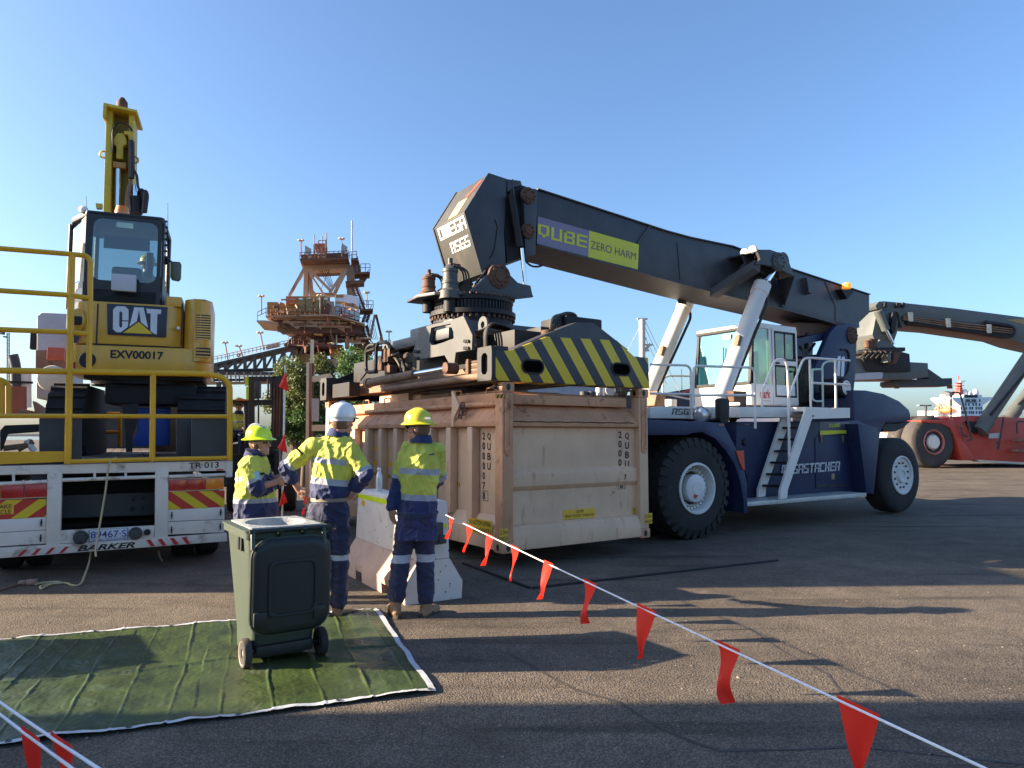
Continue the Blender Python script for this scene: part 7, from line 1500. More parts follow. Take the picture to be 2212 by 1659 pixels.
for y, xs_ in ((885, (840, 912, 1015, 1085, 1165)), (972, (725, 850, 942, 995, 1090, 1150, 1205)), (1072, (740, 785, 855, 925, 975, 1020, 1095, 1165, 1210)), (790, (850, 885, 925, 990, 1030, 1070, 1170))):
    for x in xs_: p = sf(x, y, .1); SH.part('window', MB().box(p.x-1.1, p.x+1.1, -.15, .1, p.z-1.2, p.z+1.2), m_dgrey, acc)
for i in range(8): p = sf(835+37*i, 692, .1); SH.part('bridge_window', MB().box(p.x-1.4, p.x+1.4, -.15, .1, p.z-1.3, p.z+1.3), m_black, acc)
letters(SH, 'NO SMOKING', [sf(*p, .1) for p in ((815, 855), (1110, 855), (1110, 812), (815, 812))], m_dgrey, acc, off=.2, bold=.01)
ms = SH.part('mast', MB().prism([sf(*p, -4) for p in ((695, 655), (715, 380), (745, 380), (765, 655))], (0, 5, 0)), m_mast)
for y, w in ((375, 60), (440, 80), (505, 45), (540, 40)): SH.part('mast_platform', MB().prism([sf(*p, -3.5) for p in ((735-w, y-6), (735+w, y-6), (735+w*.8, y+8), (735-w*.7, y+8))], (0, 4, 0)), m_mast, ms)
SH.part('radar', MB().prism([sf(*p, -3) for p in ((715, 330), (835, 322), (835, 345), (715, 350))], (0, 2, 0)), m_shw, ms); SH.part('radar_post', MB().cyl(sf(668, 330, -3), sf(662, 205, -3), .5, n=6), m_mast, ms)
for x, y, r in ((820, 615, 6), (1065, 610, 6), (960, 635, 4)): SH.part('dome', MB().ell(sf(x, y, -4), (r*.45, 0, 0), (0, r*.45, 0), (0, 0, r*.6), 12, 8), m_shw, acc)
fu = SH.part('funnel', MB().prism([SH.pa(*csh(*p), 4) for p in ((225, 905), (345, 905), (460, 690), (450, 620), (360, 590), (240, 640), (222, 720))], (9, 0, 0)), mat('funnel_blue', (.25, .5, .68), .6)); SH.part('funnel_cap', MB().prism([SH.pa(*csh(*p), 3.8) for p in ((240, 655), (350, 650), (360, 700), (455, 690), (455, 615), (370, 585), (310, 570), (245, 630))], (9.4, 0, 0)), m_dgrey, fu)
SH.part('funnel_band', MB().prism([SH.pa(*csh(*p), 3.7) for p in ((225, 815), (330, 815), (345, 745), (232, 760))], (9.6, 0, 0)), m_shw, fu)
SH.part('lifeboat', MB().ell(SH.pa(*csh(345, 1020), -4), (0, 9, 0), (2.5, 0, 0), (0, 0, 3.0), 16, 8), mat('lifeboat_orange', (.6, .16, .04), .5)); cr_ = SH.part('deck_crane', MB().cyl(SH.pa(*csh(195, 1120), -6), SH.pa(*csh(195, 930), -6), 1.2, n=10).cyl(SH.pa(*csh(120, 1000), -6), SH.pa(*csh(235, 890), -6), 1.2, n=8).cyl(SH.pa(*csh(235, 890), -6), SH.pa(*csh(280, 975), -6), 1.0, n=8), mat('crane_pink', (.5, .16, .12), .6))
SH.part('bridge_crane', MB().box(sf(1240, 0).x, sf(1330, 0).x, -2, 6, sf(0, 1045).z, sf(0, 985).z).cyl(sf(1320, 1120), sf(1325, 950), .6, n=6), m_dgrey, acc)
S2 = Frame('cargo_ship', 'dark-hulled ship with a pale signal mast glimpsed behind the blue stacker', 'ship', at_depth(1400, 930, 170)[:2], 8, 'ships beyond the quay', z=-3)
def s2(x, y, l=0.0): return S2.px(x, y, l)
S2.part('hull', MB().prism([s2(*p) for p in ((1270, 870), (1420, 852), (1500, 838), (1512, 842), (1490, 905), (1470, 955), (1270, 955))], (0, 16, 0)), mat('hull_navy', (.018, .022, .04), .5, var=.2))
m_pale = mat('pale_steel', (.5, .48, .45), .6)
mm = S2.part('mast', MB().cyl(s2(1388, 870), s2(1387, 690), .75, n=10), m_pale)
for y, x0, x1 in ((689, 1377, 1398), (745, 1383, 1409), (757, 1386, 1402), (700, 1381, 1394), (732, 1384, 1396)): S2.part('yard', MB().bar(s2(x0, y), s2(x1, y), .5, .45), m_pale, mm)
for a, b in (((1385, 700), (1340, 790)), ((1390, 700), (1425, 775)), ((1392, 690), (1470, 850)), ((1390, 720), (1440, 830))): S2.part('stay', MB().cyl(s2(*a), s2(*b), .07, n=5), m_pale, mm)
S2.part('signal_box', MB().prism([s2(*p) for p in ((1393, 752), (1404, 740), (1405, 745), (1398, 758))], (0, 1, 0)), m_pale, mm); S2.part('antenna', MB().cyl(s2(1473, 845), s2(1472, 797), .1, n=5), m_dgrey)
S2.part('bulwark_marks', MB().prism([s2(*p, .1) for p in ((1474, 846), (1488, 842), (1488, 846), (1474, 850))], (0, .2, 0)), m_mast)
# ------------------------------------------------------------------ ship loader tower
SL = Frame('ship_loader', 'rust-brown ship loader tower with white plant room and zigzag stairs', 'ship loader', at_depth(*c14(900, 1500), 76)[:2], 12, z=gz(76))
m_slt = mat('loader_steel', (.4, .275, .19), .7, var=.15, vsc=.3, dirt=(.22, .09, .05), damt=.5, dsc=.35); m_sld = mat('loader_rust', (.14, .065, .045), .8, var=.3, vsc=.5, dirt=(.06, .035, .03), damt=.5, dsc=.6); m_slo = mat('loader_ochre', (.38, .2, .06), .7, var=.2, vsc=.6, dirt=(.16, .1, .05), damt=.4, dsc=.5); m_slr = mat('loader_red', (.4, .11, .06), .7)
def lw(x, y, l=0.0): return SL.px(*c14(x, y), l)
def lpy(pts, l=0.0): return [lw(*p, l) for p in pts]
def lbox(name, pts, l, dep_, mt, parent=None, bev=0): return SL.part(name, MB().prism(lpy(pts, l), (0, dep_, 0)), mt, parent, bev=bev)
def rct(x0, y0, x1, y1): return ((x0, y0), (x1, y0), (x1, y1), (x0, y1))
ped = lbox('pedestal', rct(740, 1165, 1000, 1520), 0, 6, m_sld); lbox('counterweight', ((935, 1410), (1250, 1420), (1245, 1505), (1050, 1500)), 1, 6, m_slt)
lbox('slew_ring', ((690, 1195), (770, 1165), (1010, 1165), (1010, 1280), (600, 1280)), .5, 7, m_sld); lbox('operator_cabin', rct(722, 1366, 915, 1456), 1.6, 2, m_slo); SL.part('cabin_post', MB().bar(lw(818, 1370, 1.65), lw(818, 1455, 1.65), .12, .1), m_slt)
lbox('lower_deck', ((640, 1268), (990, 1262), (1180, 1280), (1180, 1295), (640, 1285)), 3, 9, m_sld); lbox('machinery', ((1050, 1310), (1130, 1305), (1190, 1400), (1110, 1420), (1050, 1390)), 1, 3, m_slo)
mainp = lbox('main_platform', ((425, 994), (1000, 982), (1110, 987), (1390, 1070), (1390, 1082), (1110, 1000), (1000, 994), (425, 1006)), 4.5, 11, m_slt); lbox('side_walkway', ((338, 1040), (425, 1040), (545, 1062), (545, 1072), (338, 1052)), 4, 6, m_slt)
lbox('platform_girders', ((440, 1007), (1000, 996), (1110, 1002), (1385, 1084), (1330, 1165), (780, 1160), (560, 1085)), 3, 8, m_sld)
for k in range(6): SL.part('deck_beam', MB().bar(lw(470+110*k, 1010+(k>4)*30, 3.1), lw(640+110*k, 1120+(k>4)*20, 3.1), .25, .3), m_slt if k % 2 else m_sld)
for k in range(3): SL.part('deck_beam', MB().bar(lw(500+90*k, 1025+32*k, 3.15), lw(1180+40*k, 1030+38*k, 3.15), .2, .25), m_slt); lbox('side_bracket', ((535, 1100), (660, 1105), (680, 1130), (750, 1150), (590, 1175), (540, 1135)), 2.5, .5, m_slt)
lbox('leg', ((1200, 1090), (1250, 1090), (1235, 1300), (1195, 1300)), 1, 2, m_slt)
for a, b in (((1030, 1170), (1110, 1270)), ((820, 1210), (930, 1260)), ((860, 1290), (800, 1360))): SL.part('brace', MB().bar(lw(*a, 1), lw(*b, 1), .3, .3), m_slt)
sw = lbox('switch_room', rct(622, 805, 1000, 985), 3.6, 5, m_slo)
for i in range(4): lbox('switch_panel', rct(735+82*i, 815, 805+82*i, 960), 3.75, .2, mat('panel_olive', (.2, .17, .08), .6), sw); lbox('panel_label', rct(750+82*i, 822, 785+82*i, 838), 3.8, .06, m_shw, sw)
for x in (625, 665): lbox('red_door', rct(x+2, 812, x+45, 885), 3.85, .2, m_slr, sw)
lbox('mesh_cage', rct(440, 862, 545, 985), 3.6, 4, m_slo); lbox('tank', ((548, 900), (570, 860), (610, 875), (610, 985), (548, 985)), 3.4, 3, m_slo)
pr_ = lbox('plant_room', ((1100, 790), (1190, 785), (1335, 810), (1335, 1040), (1190, 1000), (1100, 985)), 3.0, 6, m_shw); lbox('plant_stripe', ((1101, 852), (1190, 860), (1334, 910), (1334, 930), (1190, 885), (1101, 872)), 3.05, .06, mat('stripe_orange', (.6, .28, .08), .6), pr_); lbox('plant_vent', rct(1105, 788, 1180, 815), 3.1, .1, m_slo, pr_)
for x in (1030, 1045, 1065, 1080): SL.part('pipe', MB().cyl(lw(x, 850+x*.1-100, 3.8), lw(x+15, 1000, 3.8), .12, n=6), m_slt)
lbox('fan_housing', ((985, 900), (1030, 870), (1060, 900), (1040, 980), (990, 980)), 4, 1.5, m_sld)
# portal frame
pt = SL.part('portal_frame', MB().prism(lpy(((800, 490), (830, 470), (1220, 450), (1245, 480), (1240, 535), (880, 545), (850, 570), (800, 560)), 1), (0, 2, 0)).prism(lpy(((798, 560), (838, 565), (832, 800), (790, 800)), 1), (0, 2, 0)).prism(lpy(((842, 575), (870, 580), (885, 740), (910, 772), (1110, 770), (1110, 800), (850, 800)), .5), (0, 1, 0)).prism(lpy(((1212, 530), (1250, 500), (1290, 500), (1290, 800), (1215, 790)), 1), (0, 2, 0)), m_slt)
for a, b, w in (((800, 540), (655, 805), .3), ((865, 560), (1050, 745), .28), ((850, 575), (1000, 800), .2), ((1215, 540), (1090, 790), .35), ((1190, 560), (1050, 770), .28)): SL.part('diagonal', MB().bar(lw(*a, 1.4), lw(*b, 1.4), w, w), m_slt, pt)
for k in range(5): SL.part('rope', MB().cyl(lw(945+22*k, 545, .5), lw(1050+9*k, 720, .5), .035, n=5), m_sld, pt)
for a, b in (((800, 590), (700, 740)), ((1045, 545), (955, 760))): SL.part('rope', MB().cyl(lw(*a, .8), lw(*b, .8), .03, n=5), m_sld, pt)
tp2 = lbox('top_platform', ((755, 440), (1230, 425), (1235, 440), (760, 462)), 3, 8, m_sld); lbox('winch_house', ((770, 400), (880, 395), (1225, 378), (1230, 430), (770, 445)), 2, 5, m_sld); lbox('under_frame', ((765, 458), (1230, 440), (1225, 470), (850, 480)), 2, 6, m_sld)
lbox('red_cabinet', rct(908, 292, 1018, 342), 2.5, 2, m_slr)
for x in (900, 935, 970, 1005): SL.part('sheave_post', MB().bar(lw(x, 300 if x in (900, 1005) else 330, 2.7), lw(x, 430, 2.7), .18, .18), m_slt)
SL.part('sheave_frame', MB().tube([lw(x, y, 2.8) for x, y in ((940, 345), (940, 265), (1010, 262), (1010, 345))], .06, 6), m_sld)
for x, y0, y1 in ((897, 205, 300), (1017, 190, 300), (975, 225, 300), (1265, 70, 440)): SL.part('mast_pole', MB().cyl(lw(x, y1, 2), lw(x, y0, 2), .06 if x < 1200 else .09, n=6), m_slt if x < 1200 else m_pale)
for q in (((808, 310), (870, 345), (868, 430), (808, 395)), ((1168, 290), (1220, 325), (1218, 400), (1165, 380))): lbox('mesh_screen', q, 3, .06, mat('screen_grey', (.4, .37, .37), .7))
def lrail(pts, l, h=38, nm='railing'):
    mb = MB()
    for k in (1, .5): mb.tube([lw(x, y-h*k, l) for x, y in pts], .035, 5)
    for (x0, y0), (x1, y1) in zip(pts[:-1], pts[1:]):
        n = max(1, int(abs(x1-x0)/45))
        for i in range(n+1): t = i/n; x, y = x0+(x1-x0)*t, y0+(y1-y0)*t; mb.cyl(lw(x, y, l), lw(x, y-h, l), .035, n=5)
    return SL.part(nm, mb, m_sld)
lrail([(755, 440), (1230, 425)], 3.0, 60); lrail([(1240, 440), (1310, 432)], 2, 65); lrail([(345, 1040), (430, 1000), (1000, 985)], 4.4, 80); lrail([(1100, 990), (1190, 1000), (1385, 1070)], 3.4, 85); lrail([(650, 1268), (985, 1262)], 3.0, 70); lrail([(1000, 1262), (1110, 1270)], 2.5, 70)
def flight(a, b, l, n, w=26):
    f_ = SL.part('stair_flight', MB().bar(lw(*a, l), lw(*b, l), .09, .25).bar(lw(a[0]+w*1.6, a[1], l), lw(b[0]+w*1.6, b[1], l), .09, .25).cyl(lw(a[0]+w*1.7, a[1]-45, l), lw(b[0]+w*1.7, b[1]-45, l), .04, n=5), m_sld)
    mb = MB()
    for i in range(n): t = (i+.5)/n; x, y = a[0]+(b[0]-a[0])*t, a[1]+(b[1]-a[1])*t; mb.bar(lw(x, y, l), lw(x+w*1.6, y, l), .3, .06)
    SL.part('stair_treads', mb, m_sld, f_)
for a, b, n in (((1272, 460), (1300, 572), 9), ((1385, 590), (1335, 665), 7), ((1250, 680), (1345, 930), 16), ((1410, 940), (1365, 1060), 9), ((1360, 1090), (1395, 1200), 8)): flight(a, b, 2.2, n)
for q, rl in ((((1290, 572), (1440, 566), (1440, 584), (1290, 590)), [(1350, 566), (1440, 566)]), (((1200, 660), (1378, 645), (1385, 668), (1205, 685)), None), (((1340, 930), (1470, 925), (1470, 942), (1340, 950)), [(1380, 925), (1470, 925)]), (((1255, 435), (1320, 432), (1320, 455), (1255, 458)), None)):
    lbox('stair_landing', q, 3, 2.5, m_sld)
    if rl: lrail(rl, 3, 75)
def lamp(x, y0, y1, l, side=1):
    p = SL.part('lamp_post', MB().cyl(lw(x, y1, l), lw(x, y0, l), .06, n=6).bar(lw(x-10, y0, l), lw(x+12, y0, l), .08, .06), m_slr if x < 800 else m_slt)
    for d in (-16, 14): SL.part('lamp_head', MB().ell(lw(x+d, y0+4, l), (.2, 0, 0), (0, .2, 0), (0, 0, .12), 10, 6), mat('lamp_cream2', (.7, .55, .36), .4), p)
for a in ((770, 258, 430, 3), (1165, 242, 420, 3), (385, 800, 985, 4), (1410, 765, 915, 3), (955, 795, 985, 4.5), (1625, 1145, 1300, 1)): lamp(*a)
ww = SL.part('cable_reel', MB().lathe([(1.25, -.25), (1.3, -.25), (1.3, .25), (1.25, .25), (1.25, -.25)], lw(1370, 1322, .5), (0, 1, 0), 40).lathe([(0, -.3), (.3, -.3), (.3, .3), (0, .3)], lw(1370, 1322, .5), (0, 1, 0), 16), m_sld)
sk_ = MB(); o = lw(1370, 1322, .5)
for i in range(30): t = 2*math.pi*i/30; sk_.cyl(o+V((math.cos(t)*.25, -.2, math.sin(t)*.25)), o+V((math.cos(t)*1.27, 0, math.sin(t)*1.27)), .035, n=5)
SL.part('reel_spokes', sk_, m_slr, ww); SL.part('reel_drum', MB().lathe([(.3, .05), (1.1, .1), (1.1, .4), (.3, .4)], o, (0, 1, 0), 30), m_sld, ww)
for a, b, mt in (((1487, 985), (1440, 1230), m_slt), ((1498, 985), (1555, 1220), m_sld)): SL.part('a_frame', MB().bar(lw(*a, .5), lw(*b, .5), .25, .25), mt)
for k in range(5): SL.part('rope', MB().cyl(lw(1395+20*k, 1000+12*k, .6), lw(1450+16*k, 1230, .6), .03, n=5), m_sld)
lbox('orange_machine', ((1535, 1200), (1560, 1180), (1575, 1260), (1540, 1270)), 1, 1, m_slo); lrail([(1550, 1300), (1640, 1290)], 1, 60); lbox('reel_deck', rct(1240, 1290, 1650, 1300), 1.5, 4, m_sld)
lbox('lower_block', ((1250, 1230), (1330, 1170), (1400, 1180), (1430, 1230), (1330, 1240)), .9, 2, m_sld)
rt_ = random.Random(4)
for k in range(70):
    x, y = (rt_.uniform(640, 1340), rt_.uniform(1020, 1290)) if k < 45 else (rt_.uniform(470, 1300), rt_.uniform(830, 990)); dx, dy = ((rt_.uniform(40, 150), rt_.uniform(-8, 14)) if k % 2 else (rt_.uniform(-6, 30), rt_.uniform(30, 90)))
    SL.part('pipework', MB().cyl(lw(x, y, rt_.uniform(3.2, 5)), lw(x+dx, y+dy, rt_.uniform(3.2, 5)), rt_.uniform(.04, .11), n=5), (m_sld, m_slt, m_slr, m_sld, m_slo)[k % 5])
# conveyor climbing to the loader from the left
CVY = Frame('conveyor', 'inclined conveyor truss with handrails climbing to the ship loader', 'conveyor', at_depth(*c14(200, 1500), 72)[:2], 12, z=gz(72))
def cv(x, y, l=0.0): return CVY.px(*c14(x, y), l)
m_cv = mat('conveyor_steel', (.07, .06, .055), .7, var=.2, vsc=.4, dirt=(.2, .1, .06), damt=.4, dsc=.5)
top_ = lambda x: 1452-(x+100)*.225
cvb = CVY.part('gallery', MB().prism([cv(-160, 1475), cv(740, 1268), cv(740, 1290), cv(-160, 1500)], (0, 3, 0)).prism([cv(-160, 1520), cv(740, 1495), cv(740, 1512), cv(-160, 1540)], (0, 2, 0)), m_cv)
for i in range(9):
    x = -60+95*i; CVY.part('truss_post', MB().bar(cv(x, top_(x)+35, .1), cv(x, 1530, .1), .3, .3), m_cv); CVY.part('truss_diagonal', MB().bar(cv(x, 1525, .15), cv(x+95, top_(x+95)+40, .15), .2, .2), m_cv)
hr_b = MB()
for i in range(21): x = -80+38*i; hr_b.cyl(cv(x, top_(x), .2), cv(x, top_(x)-52, .2), .035, n=5)
for k in (28, 52): hr_b.tube([cv(-100, top_(-100)-k, .2), cv(640, top_(640)-k, .2)], .035, 5)
CVY.part('handrail', hr_b, m_slt); CVY.part('rail_mesh', MB().prism([cv(430, top_(430)-5, .1), cv(560, top_(560)-5, .1), cv(560, top_(560)-48, .1), cv(430, top_(430)-48, .1)], (0, .05, 0)), mat('screen_grey', (.4, .37, .37), .7))
lo2 = CVY.part('lower_gallery', MB().prism([cv(-260, 1532, .5), cv(740, 1545, .5), cv(740, 1565, .5), cv(-260, 1560, .5)], (0, 2, 0)).prism([cv(-260, 1610, .5), cv(740, 1600, .5), cv(740, 1608, .5), cv(-260, 1622, .5)], (0, 2, 0)), m_cv)
for i in range(24): x = -240+41*i; CVY.part('gallery_post', MB().bar(cv(x, 1545, .5), cv(x+(12 if i % 2 else 0), 1640, .5), .12, .12), m_slt if i % 2 else m_cv, lo2)
CVY.part('gallery_rail', MB().tube([cv(-260, 1575, .7), cv(740, 1572, .7)], .05, 5).tube([cv(-260, 1590, .7), cv(740, 1588, .7)], .05, 5).prism([cv(-260, 1640, .4), cv(740, 1632, .4), cv(740, 1640, .4), cv(-260, 1652, .4)], (0, 2.5, 0)), m_slt, lo2)
for x, y0, y1, sl in ((60, 1252, 1425, 28), (205, 1285, 1390, 40), (408, 1155, 1330, 35)):
    p = CVY.part('lamp_post', MB().cyl(cv(x, y1, .3), cv(x-sl, y0, .3), .06, n=6).bar(cv(x-sl-14, y0+4, .3), cv(x-sl+14, y0-4, .3), .07, .06), m_slr)
    for d in (-18, 14): CVY.part('lamp_head', MB().ell(cv(x-sl+d, y0+3, .3), (.2, 0, 0), (0, .2, 0), (0, 0, .12), 10, 6), mat('lamp_cream2', (.7, .55, .36), .4), p)
CVY.part('life_ring', MB().lathe([(.12, -.05), (.2, 0), (.12, .05), (.06, 0), (.12, -.05)], cv(162, 1378, .4), (0, 1, 0), 20), m_slr)
for x in (-30, 300, 620): CVY.part('trestle', MB().bar(cv(x, 1640, .5), cv(x, 1800, .5), .4, .4).bar(cv(x+60, 1640, .5), cv(x+60, 1800, .5), .4, .4), m_cv)
# lattice mast and other lamp posts
LM = Frame('lattice_mast', 'thin lattice radio mast on the skyline at the far left', 'mast', at_depth(17, 930, 110)[:2], 0, z=gz(99))
def lm(x, y): return LM.px(*c12(x, y), 0)
mb = MB()
for x in (66, 84): mb.cyl(lm(x, 1500), lm(x, 870), .09, n=5)
for i in range(22): y = 880+28*i; mb.bar(lm(62, y), lm(92, y+(10 if i % 2 else 0)), .06, .06)
LM.part('lattice', mb, m_dgrey); LM.part('floodlight', MB().box(lm(56, 0).x, lm(80, 0).x, -.3, .3, lm(0, 885).z, lm(0, 862).z).box(lm(85, 0).x, lm(98, 0).x, -.3, .3, lm(0, 912).z, lm(0, 900).z), m_dgrey)
LP = Frame('light_pole', 'double-armed light pole left of the white ship', 'light pole', at_depth(*c24(757, 1180), 75)[:2], 0, z=gz(75))
def lq(x, y): return LP.px(*c24(x, y), 0)
LP.part('post', MB().cyl(lq(757, 1180), lq(757, 1048), .12, n=8), m_dgrey); LP.part('arm', MB().bar(lq(705, 1046), lq(805, 1046), .12, .1), m_dgrey)
for x0, x1 in ((700, 735), (778, 806)): LP.part('lamp_head', MB().prism([lq(x0, 1042), lq(x1, 1042), lq(x1, 1052), lq(x0, 1050)], (0, .5, 0)), m_pm)
# low port clutter under the skyline at the right and behind the container
YB = Frame('yard_barrier', 'yellow railing and orange plant in the distance behind the blue stacker tail', 'plant', at_depth(*c24(620, 1290), 62)[:2], 6, z=gz(62))
def yq(x, y, l=0.0): return YB.px(*c24(x, y), l)
YB.part('railing', MB().tube([yq(500, 1272), yq(760, 1272)], .06, 6).tube([yq(500, 1290), yq(760, 1290)], .06, 6).cyl(yq(520, 1270), yq(520, 1310), .06).cyl(yq(600, 1270), yq(600, 1310), .06).cyl(yq(680, 1270), yq(680, 1310), .06), m_ryel); YB.part('orange_hopper', MB().prism([yq(*p, -2) for p in ((515, 1280), (550, 1225), (610, 1225), (600, 1285))], (0, 2, 0)), mat('plant_orange', (.6, .16, .04), .6)); YB.part('yellow_block', MB().prism([yq(*p, -1) for p in ((712, 1185), (830, 1185), (830, 1245), (712, 1245))], (0, 2, 0)), m_ryel)
YB.part('brown_stack', MB().prism([yq(*p, -4) for p in ((580, 1200), (720, 1185), (720, 1260), (580, 1260))], (0, 3, 0)), m_dusty); YB.part('dark_machine', MB().prism([yq(*p, -.5) for p in ((760, 1130), (828, 1128), (835, 1170), (755, 1170))], (0, 2, 0)), m_black); YB.part('long_shed', MB().prism([yq(*p, -12) for p in ((560, 1150), (790, 1148), (790, 1185), (560, 1185))], (0, 6, 0)), mat('shed_rust', (.34, .16, .1), .7))
SB = Frame('site_office', 'long blue-grey shed roof seen between the container top and the spreader', 'shed', at_depth(1240, 940, 42)[:2], 4, z=gz(42))
def sq(x, y, l=0.0): return SB.px(x, y, l)
SB.part('wall', MB().prism([sq(*p) for p in ((1040, 822), (1345, 819), (1345, 960), (1040, 960))], (0, 4, 0)), mat('shed_blue', (.2, .25, .32), .6)); SB.part('roof', MB().prism([sq(*p, .2) for p in ((1035, 818), (1225, 811), (1240, 811), (1350, 815), (1350, 824), (1035, 827))], (0, 4.4, 0)), mat('roof_blue', (.26, .31, .38), .6)); SB.part('doorway', MB().prism([sq(*p, .02) for p in ((1100, 840), (1140, 840), (1140, 950), (1100, 950))], (0, .05, 0)), m_dgrey)
SB.part('roof_vent', MB().cyl(sq(1055, 818, -.5), sq(1052, 800, -.5), .2).cyl(sq(1085, 818, -.5), sq(1088, 803, -.5), .15), m_dgrey)
WN = Frame('winch', 'pale winch drum and pump on a skid behind the container top', 'winch', at_depth(1320, 960, 21)[:2], 10, z=gz(21))
def wq_(x, y, l=0.0): return WN.px(*c16(x, y), l)
WN.part('skid', MB().prism([wq_(*p) for p in ((1620, 1035), (1980, 1035), (1980, 1100), (1620, 1100))], (0, 1, 0)).cyl(wq_(1680, 1080, -.3), wq_(1680, 1500, -.3), .08).cyl(wq_(1920, 1080, -.3), wq_(1920, 1500, -.3), .08), m_dgrey); WN.part('drum', MB().lathe([(0, -.1), (.16, -.1), (.18, 0), (.3, 0), (.32, .05), (.3, .5), (0, .5)], wq_(1822, 1000), (0, 1, 0), 28), m_pm); WN.part('motor', MB().cyl(wq_(1880, 985), wq_(1930, 985), .25, n=16).box(-.2, .25, -.2, .2, -.1, .3, Matrix.Translation(wq_(1890, 990))), m_grey)
for x in (1640, 1695): WN.part('bollard', MB().cyl(wq_(x, 1035), wq_(x, 1010), .13, n=10), m_dgrey)
for x in (1745, 1778): WN.part('stanchion', MB().cyl(wq_(x, 1040), wq_(x, 945), .04, n=6), m_white)
# ------------------------------------------------------------------ forklift with its driver
FK = Frame('forklift', 'black forklift with tall mast and lime strips facing us behind the men', 'forklift', at_depth(*cfk(800, 1700), 15.0)[:2], 14)
def fq(x, y, l=0.0): return FK.px(*cfk(x, y), l)
m_fk = mat('forklift_black', (.018, .018, .02), .45, var=.2, dirt=(.08, .06, .05), damt=.3, dsc=4)
def fbx(name, pts, l, d, mt=None, parent=None): return FK.part(name, MB().prism([fq(*p, l) for p in pts], (0, d, 0)), mt or m_fk, parent)
mst = fbx('mast_upright', ((652, 400), (735, 395), (735, 1900), (650, 1900)), 0, .18); fbx('mast_upright', ((1000, 395), (1165, 390), (1160, 1900), (985, 1900)), 0, .18)
fbx('inner_upright', ((790, 480), (808, 480), (808, 1500), (790, 1500)), -.05, .1, None, mst); fbx('mast_crossbar', ((735, 398), (1110, 392), (1000, 470), (735, 470)), 0, .15, None, mst); fbx('mast_crossbar', ((735, 745), (1000, 745), (1000, 825), (735, 825)), -.02, .15, None, mst); fbx('mast_crossbar', ((735, 1180), (1000, 1180), (1000, 1300), (735, 1300)), -.02, .15, None, mst)
m_limep = mat('lime_paint', (.55, .68, .02), .45)
fbx('lime_strip', ((602, 402), (650, 400), (650, 535), (600, 538)), .1, .05, m_limep, mst); fbx('lime_strip', ((618, 548), (654, 546), (652, 742), (618, 742)), .1, .05, m_limep, mst)
for k, l in enumerate(([(945, 440), (950, 640), (930, 690), (945, 740)], [(985, 450), (990, 650), (985, 740)], [(760, 480), (765, 640), (790, 740)], [(755, 600), (770, 660), (750, 735)])): FK.part('mast_hose', MB().tube([fq(*p, .08) for p in l], .022, 6, .06), m_hose, mst)
for x in (1040, 1085, 1125): FK.part('mast_chain', MB().cyl(fq(x, 500, .03), fq(x-15, 1300, .03), .02, n=6), m_rust, mst)
fbx('overhead_guard', ((250, 745), (650, 740), (650, 800), (250, 805)), -.4, 1.8); fbx('guard_lamp', ((470, 735), (500, 720), (640, 742), (640, 760), (470, 755)), -.3, .3, mat('plant_orange', (.6, .16, .04), .6))
for x in (290, 620): FK.part('guard_post', MB().cyl(fq(x, 800, -.5), fq(x, 1400, -.5), .05, n=8), m_fk)
fbx('body', ((230, 1420), (640, 1400), (640, 2050), (230, 2050)), -.5, 2.4); fbx('carriage', ((640, 1300), (1180, 1290), (1180, 1560), (640, 1570)), .2, .1); fbx('fork', ((700, 1500), (770, 1500), (770, 2080), (700, 2080)), .9, .8); fbx('fork', ((1040, 1500), (1110, 1500), (1110, 2080), (1040, 2080)), .9, .8); fbx('load_plate', ((410, 1560), (1170, 1550), (1170, 1900), (410, 1900)), .1, .1)
for x in (330, 1100):
    o = fq(x, 1900); o.z = .42; o.y = .3; FK.part('wheel', MB().lathe([(.15, 0), (.4, .01), (.42, .06), (.42, .3), (.4, .35), (.15, .36)], o, (1, 0, 0), 28), m_rubber)
driver('forklift driver in hi-vis shirt half hidden beside the yellow rail', FK.M @ (fq(500, 1280, -1.0)-V((0, 0, .05))), (.25, -.97), m_hatY)
bpy.context.view_layer.update()
# ------------------------------------------------------------------ cream tube frame behind the container
GF = Frame('steel_frame', 'cream painted steel tube frame standing behind the white-helmeted man', 'frame', at_depth(*cfk(1550, 1700), 15.6)[:2], 8)
def gq(x, y): return GF.px(*cfk(x, y), 0)
m_cr = mat('cream_paint', (.62, .54, .4), .5, var=.1)
for nm, a, b, w in (('upright', (1552, 190), (1540, 1850), .16), ('upright', (1880, 385), (1865, 1850), .13), ('top_bar', (1552, 445), (1885, 398), .26), ('mid_bar', (1548, 1168), (1880, 1165), .27), ('extension', (1604, -150), (1604, 198), .13)):
    p0, p1 = gq(*a), gq(*b)
    if nm == 'upright': p1.z = 0
    GF.part(nm, MB().bar(p0, p1, .09, w*.5), m_cr)
GF.part('tag_plate', MB().box(-.08, .08, -.05, -.04, -.25, .25, Matrix.Translation(gq(1655, 900))), m_pm); GF.part('cable', MB().tube([gq(1655, 960), gq(1660, 1030), gq(1600, 1140)], .015, 5), m_black); GF.part('mesh_post', MB().cyl(gq(1590, 200), gq(1580, 1500), .06, n=6), m_sld)
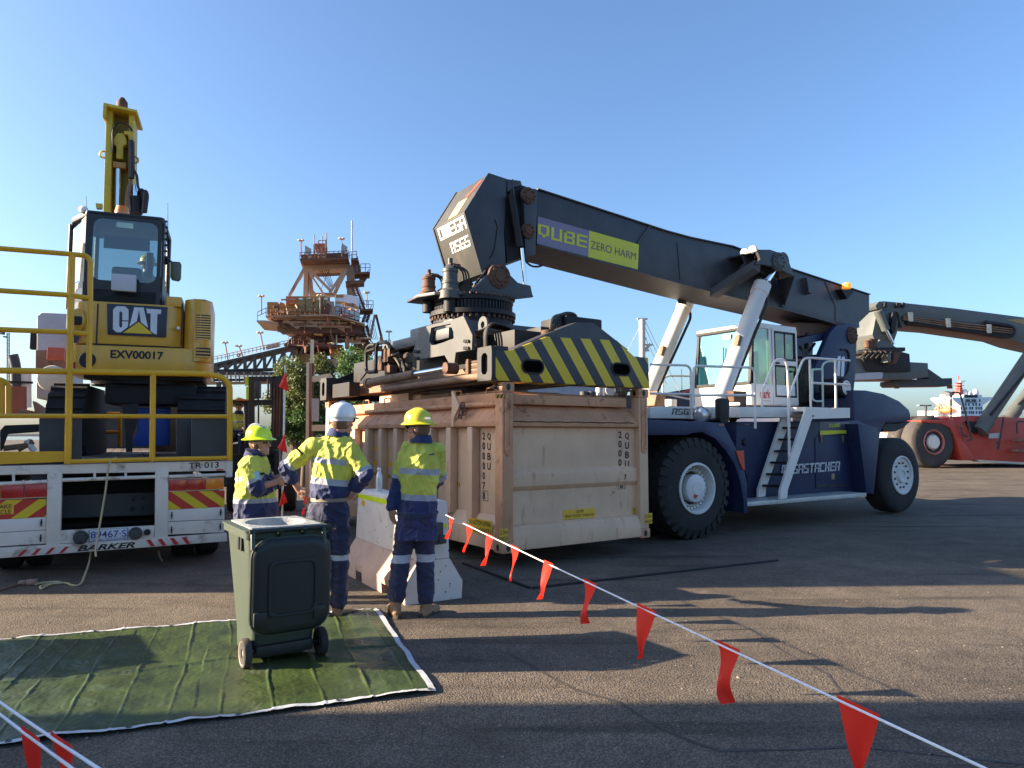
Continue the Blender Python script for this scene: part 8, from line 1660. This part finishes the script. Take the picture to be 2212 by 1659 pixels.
# ------------------------------------------------------------------ trees
def leafmat(name, col):
    m = mat(name, col, .5, var=.4, vsc=1.3, trans=.35); return m
def tree(label, cpx, D, rad, hts, nleaf, seed, mt, group='trees behind the yard'):
    b = at_depth(*cpx, D); T = Frame('tree', label, 'tree', (b.x, D), 0, group, z=gz(D)); rnd = random.Random(seed); ce = T.loc(b)
    trk = MB().tube([V((0, 0, 0)), V((.05, 0, ce.z*.4)), V((-.04, 0, ce.z*.8)), V((0, 0, ce.z))], .1, 10, rs=[.13, .11, .08, .04])
    clumps = []
    for i in range(60):
        while True:
            d = V((rnd.uniform(-1, 1), rnd.uniform(-1, 1), rnd.uniform(-1, 1)))
            if .25 < d.length < 1: break
        c = ce+V((d.x*rad, d.y*rad, d.z*hts)); clumps.append((c, rnd.uniform(.22, .42)*rad)); trk.tube([V((0, 0, ce.z*.5+.4*(c.z-ce.z))), (V((0, 0, ce.z))+c)*.5, c], .02, 5, rs=[.035, .02, .008])
    T.part('trunk', trk, mat('bark', (.12, .085, .06), .9, var=.3))
    vs_ = []; fs = []
    for i in range(nleaf):
        c, r = clumps[rnd.randrange(len(clumps))]; d = V((rnd.gauss(0, 1), rnd.gauss(0, 1), rnd.gauss(0, .8))).normalized()*r*(rnd.random()**.4)
        p = c+d; a = V((rnd.gauss(0, 1), rnd.gauss(0, 1), rnd.gauss(-.4, .7))).normalized()*rnd.uniform(.05, .1); w = a.cross(V((rnd.gauss(0, 1), rnd.gauss(0, 1), rnd.gauss(0, 1)))).normalized()*a.length*.34
        k = len(vs_); vs_ += [p, p+a*.5+w, p+a, p+a*.5-w]; fs.append([k, k+1, k+2, k+3])
    T.part('crown', MB().add(vs_, fs), mt, recalc=False, ang=5)
lf1 = leafmat('leaf_olive', (.085, .11, .028)); lf2 = leafmat('leaf_green', (.075, .14, .03))
tree('bushy green tree behind the whip pole and the cream frame', (660, 862), 21, 1.0, 1.3, 24000, 1, lf1); tree('tree crown showing over the black end of the spreader', (766, 826), 25, 1.0, 1.1, 14000, 2, lf2); tree('small bright shrub at the foot of the bushy tree', (640, 918), 20, .6, .5, 7000, 3, lf2)
# ------------------------------------------------------------------ grit on the asphalt
rg = random.Random(11); gv = []; gf = []
for i in range(900):
    y = 3.0+9*rg.random()**1.6; x = rg.uniform(-.75, .75)*y; r = rg.uniform(.003, .011)*(1.6 if rg.random() < .06 else 1)
    k = len(gv); gv += [V((x+r*math.cos(a)*rg.uniform(.7, 1.2), y+r*math.sin(a)*rg.uniform(.7, 1.2), .001)) for a in [j*1.257 for j in range(5)]]+[V((x+rg.uniform(-.3, .3)*r, y+rg.uniform(-.3, .3)*r, r*rg.uniform(.5, .9)))]
    gf += [[k+j, k+(j+1) % 5, k+5] for j in range(5)]
tag(MB().add(gv, gf).build('loose_grit', mat('grit', (.2, .16, .13), .9, var=.5, vsc=9), recalc=False), 'loose grit and small stones scattered over the asphalt', 'grit', kind='stuff')
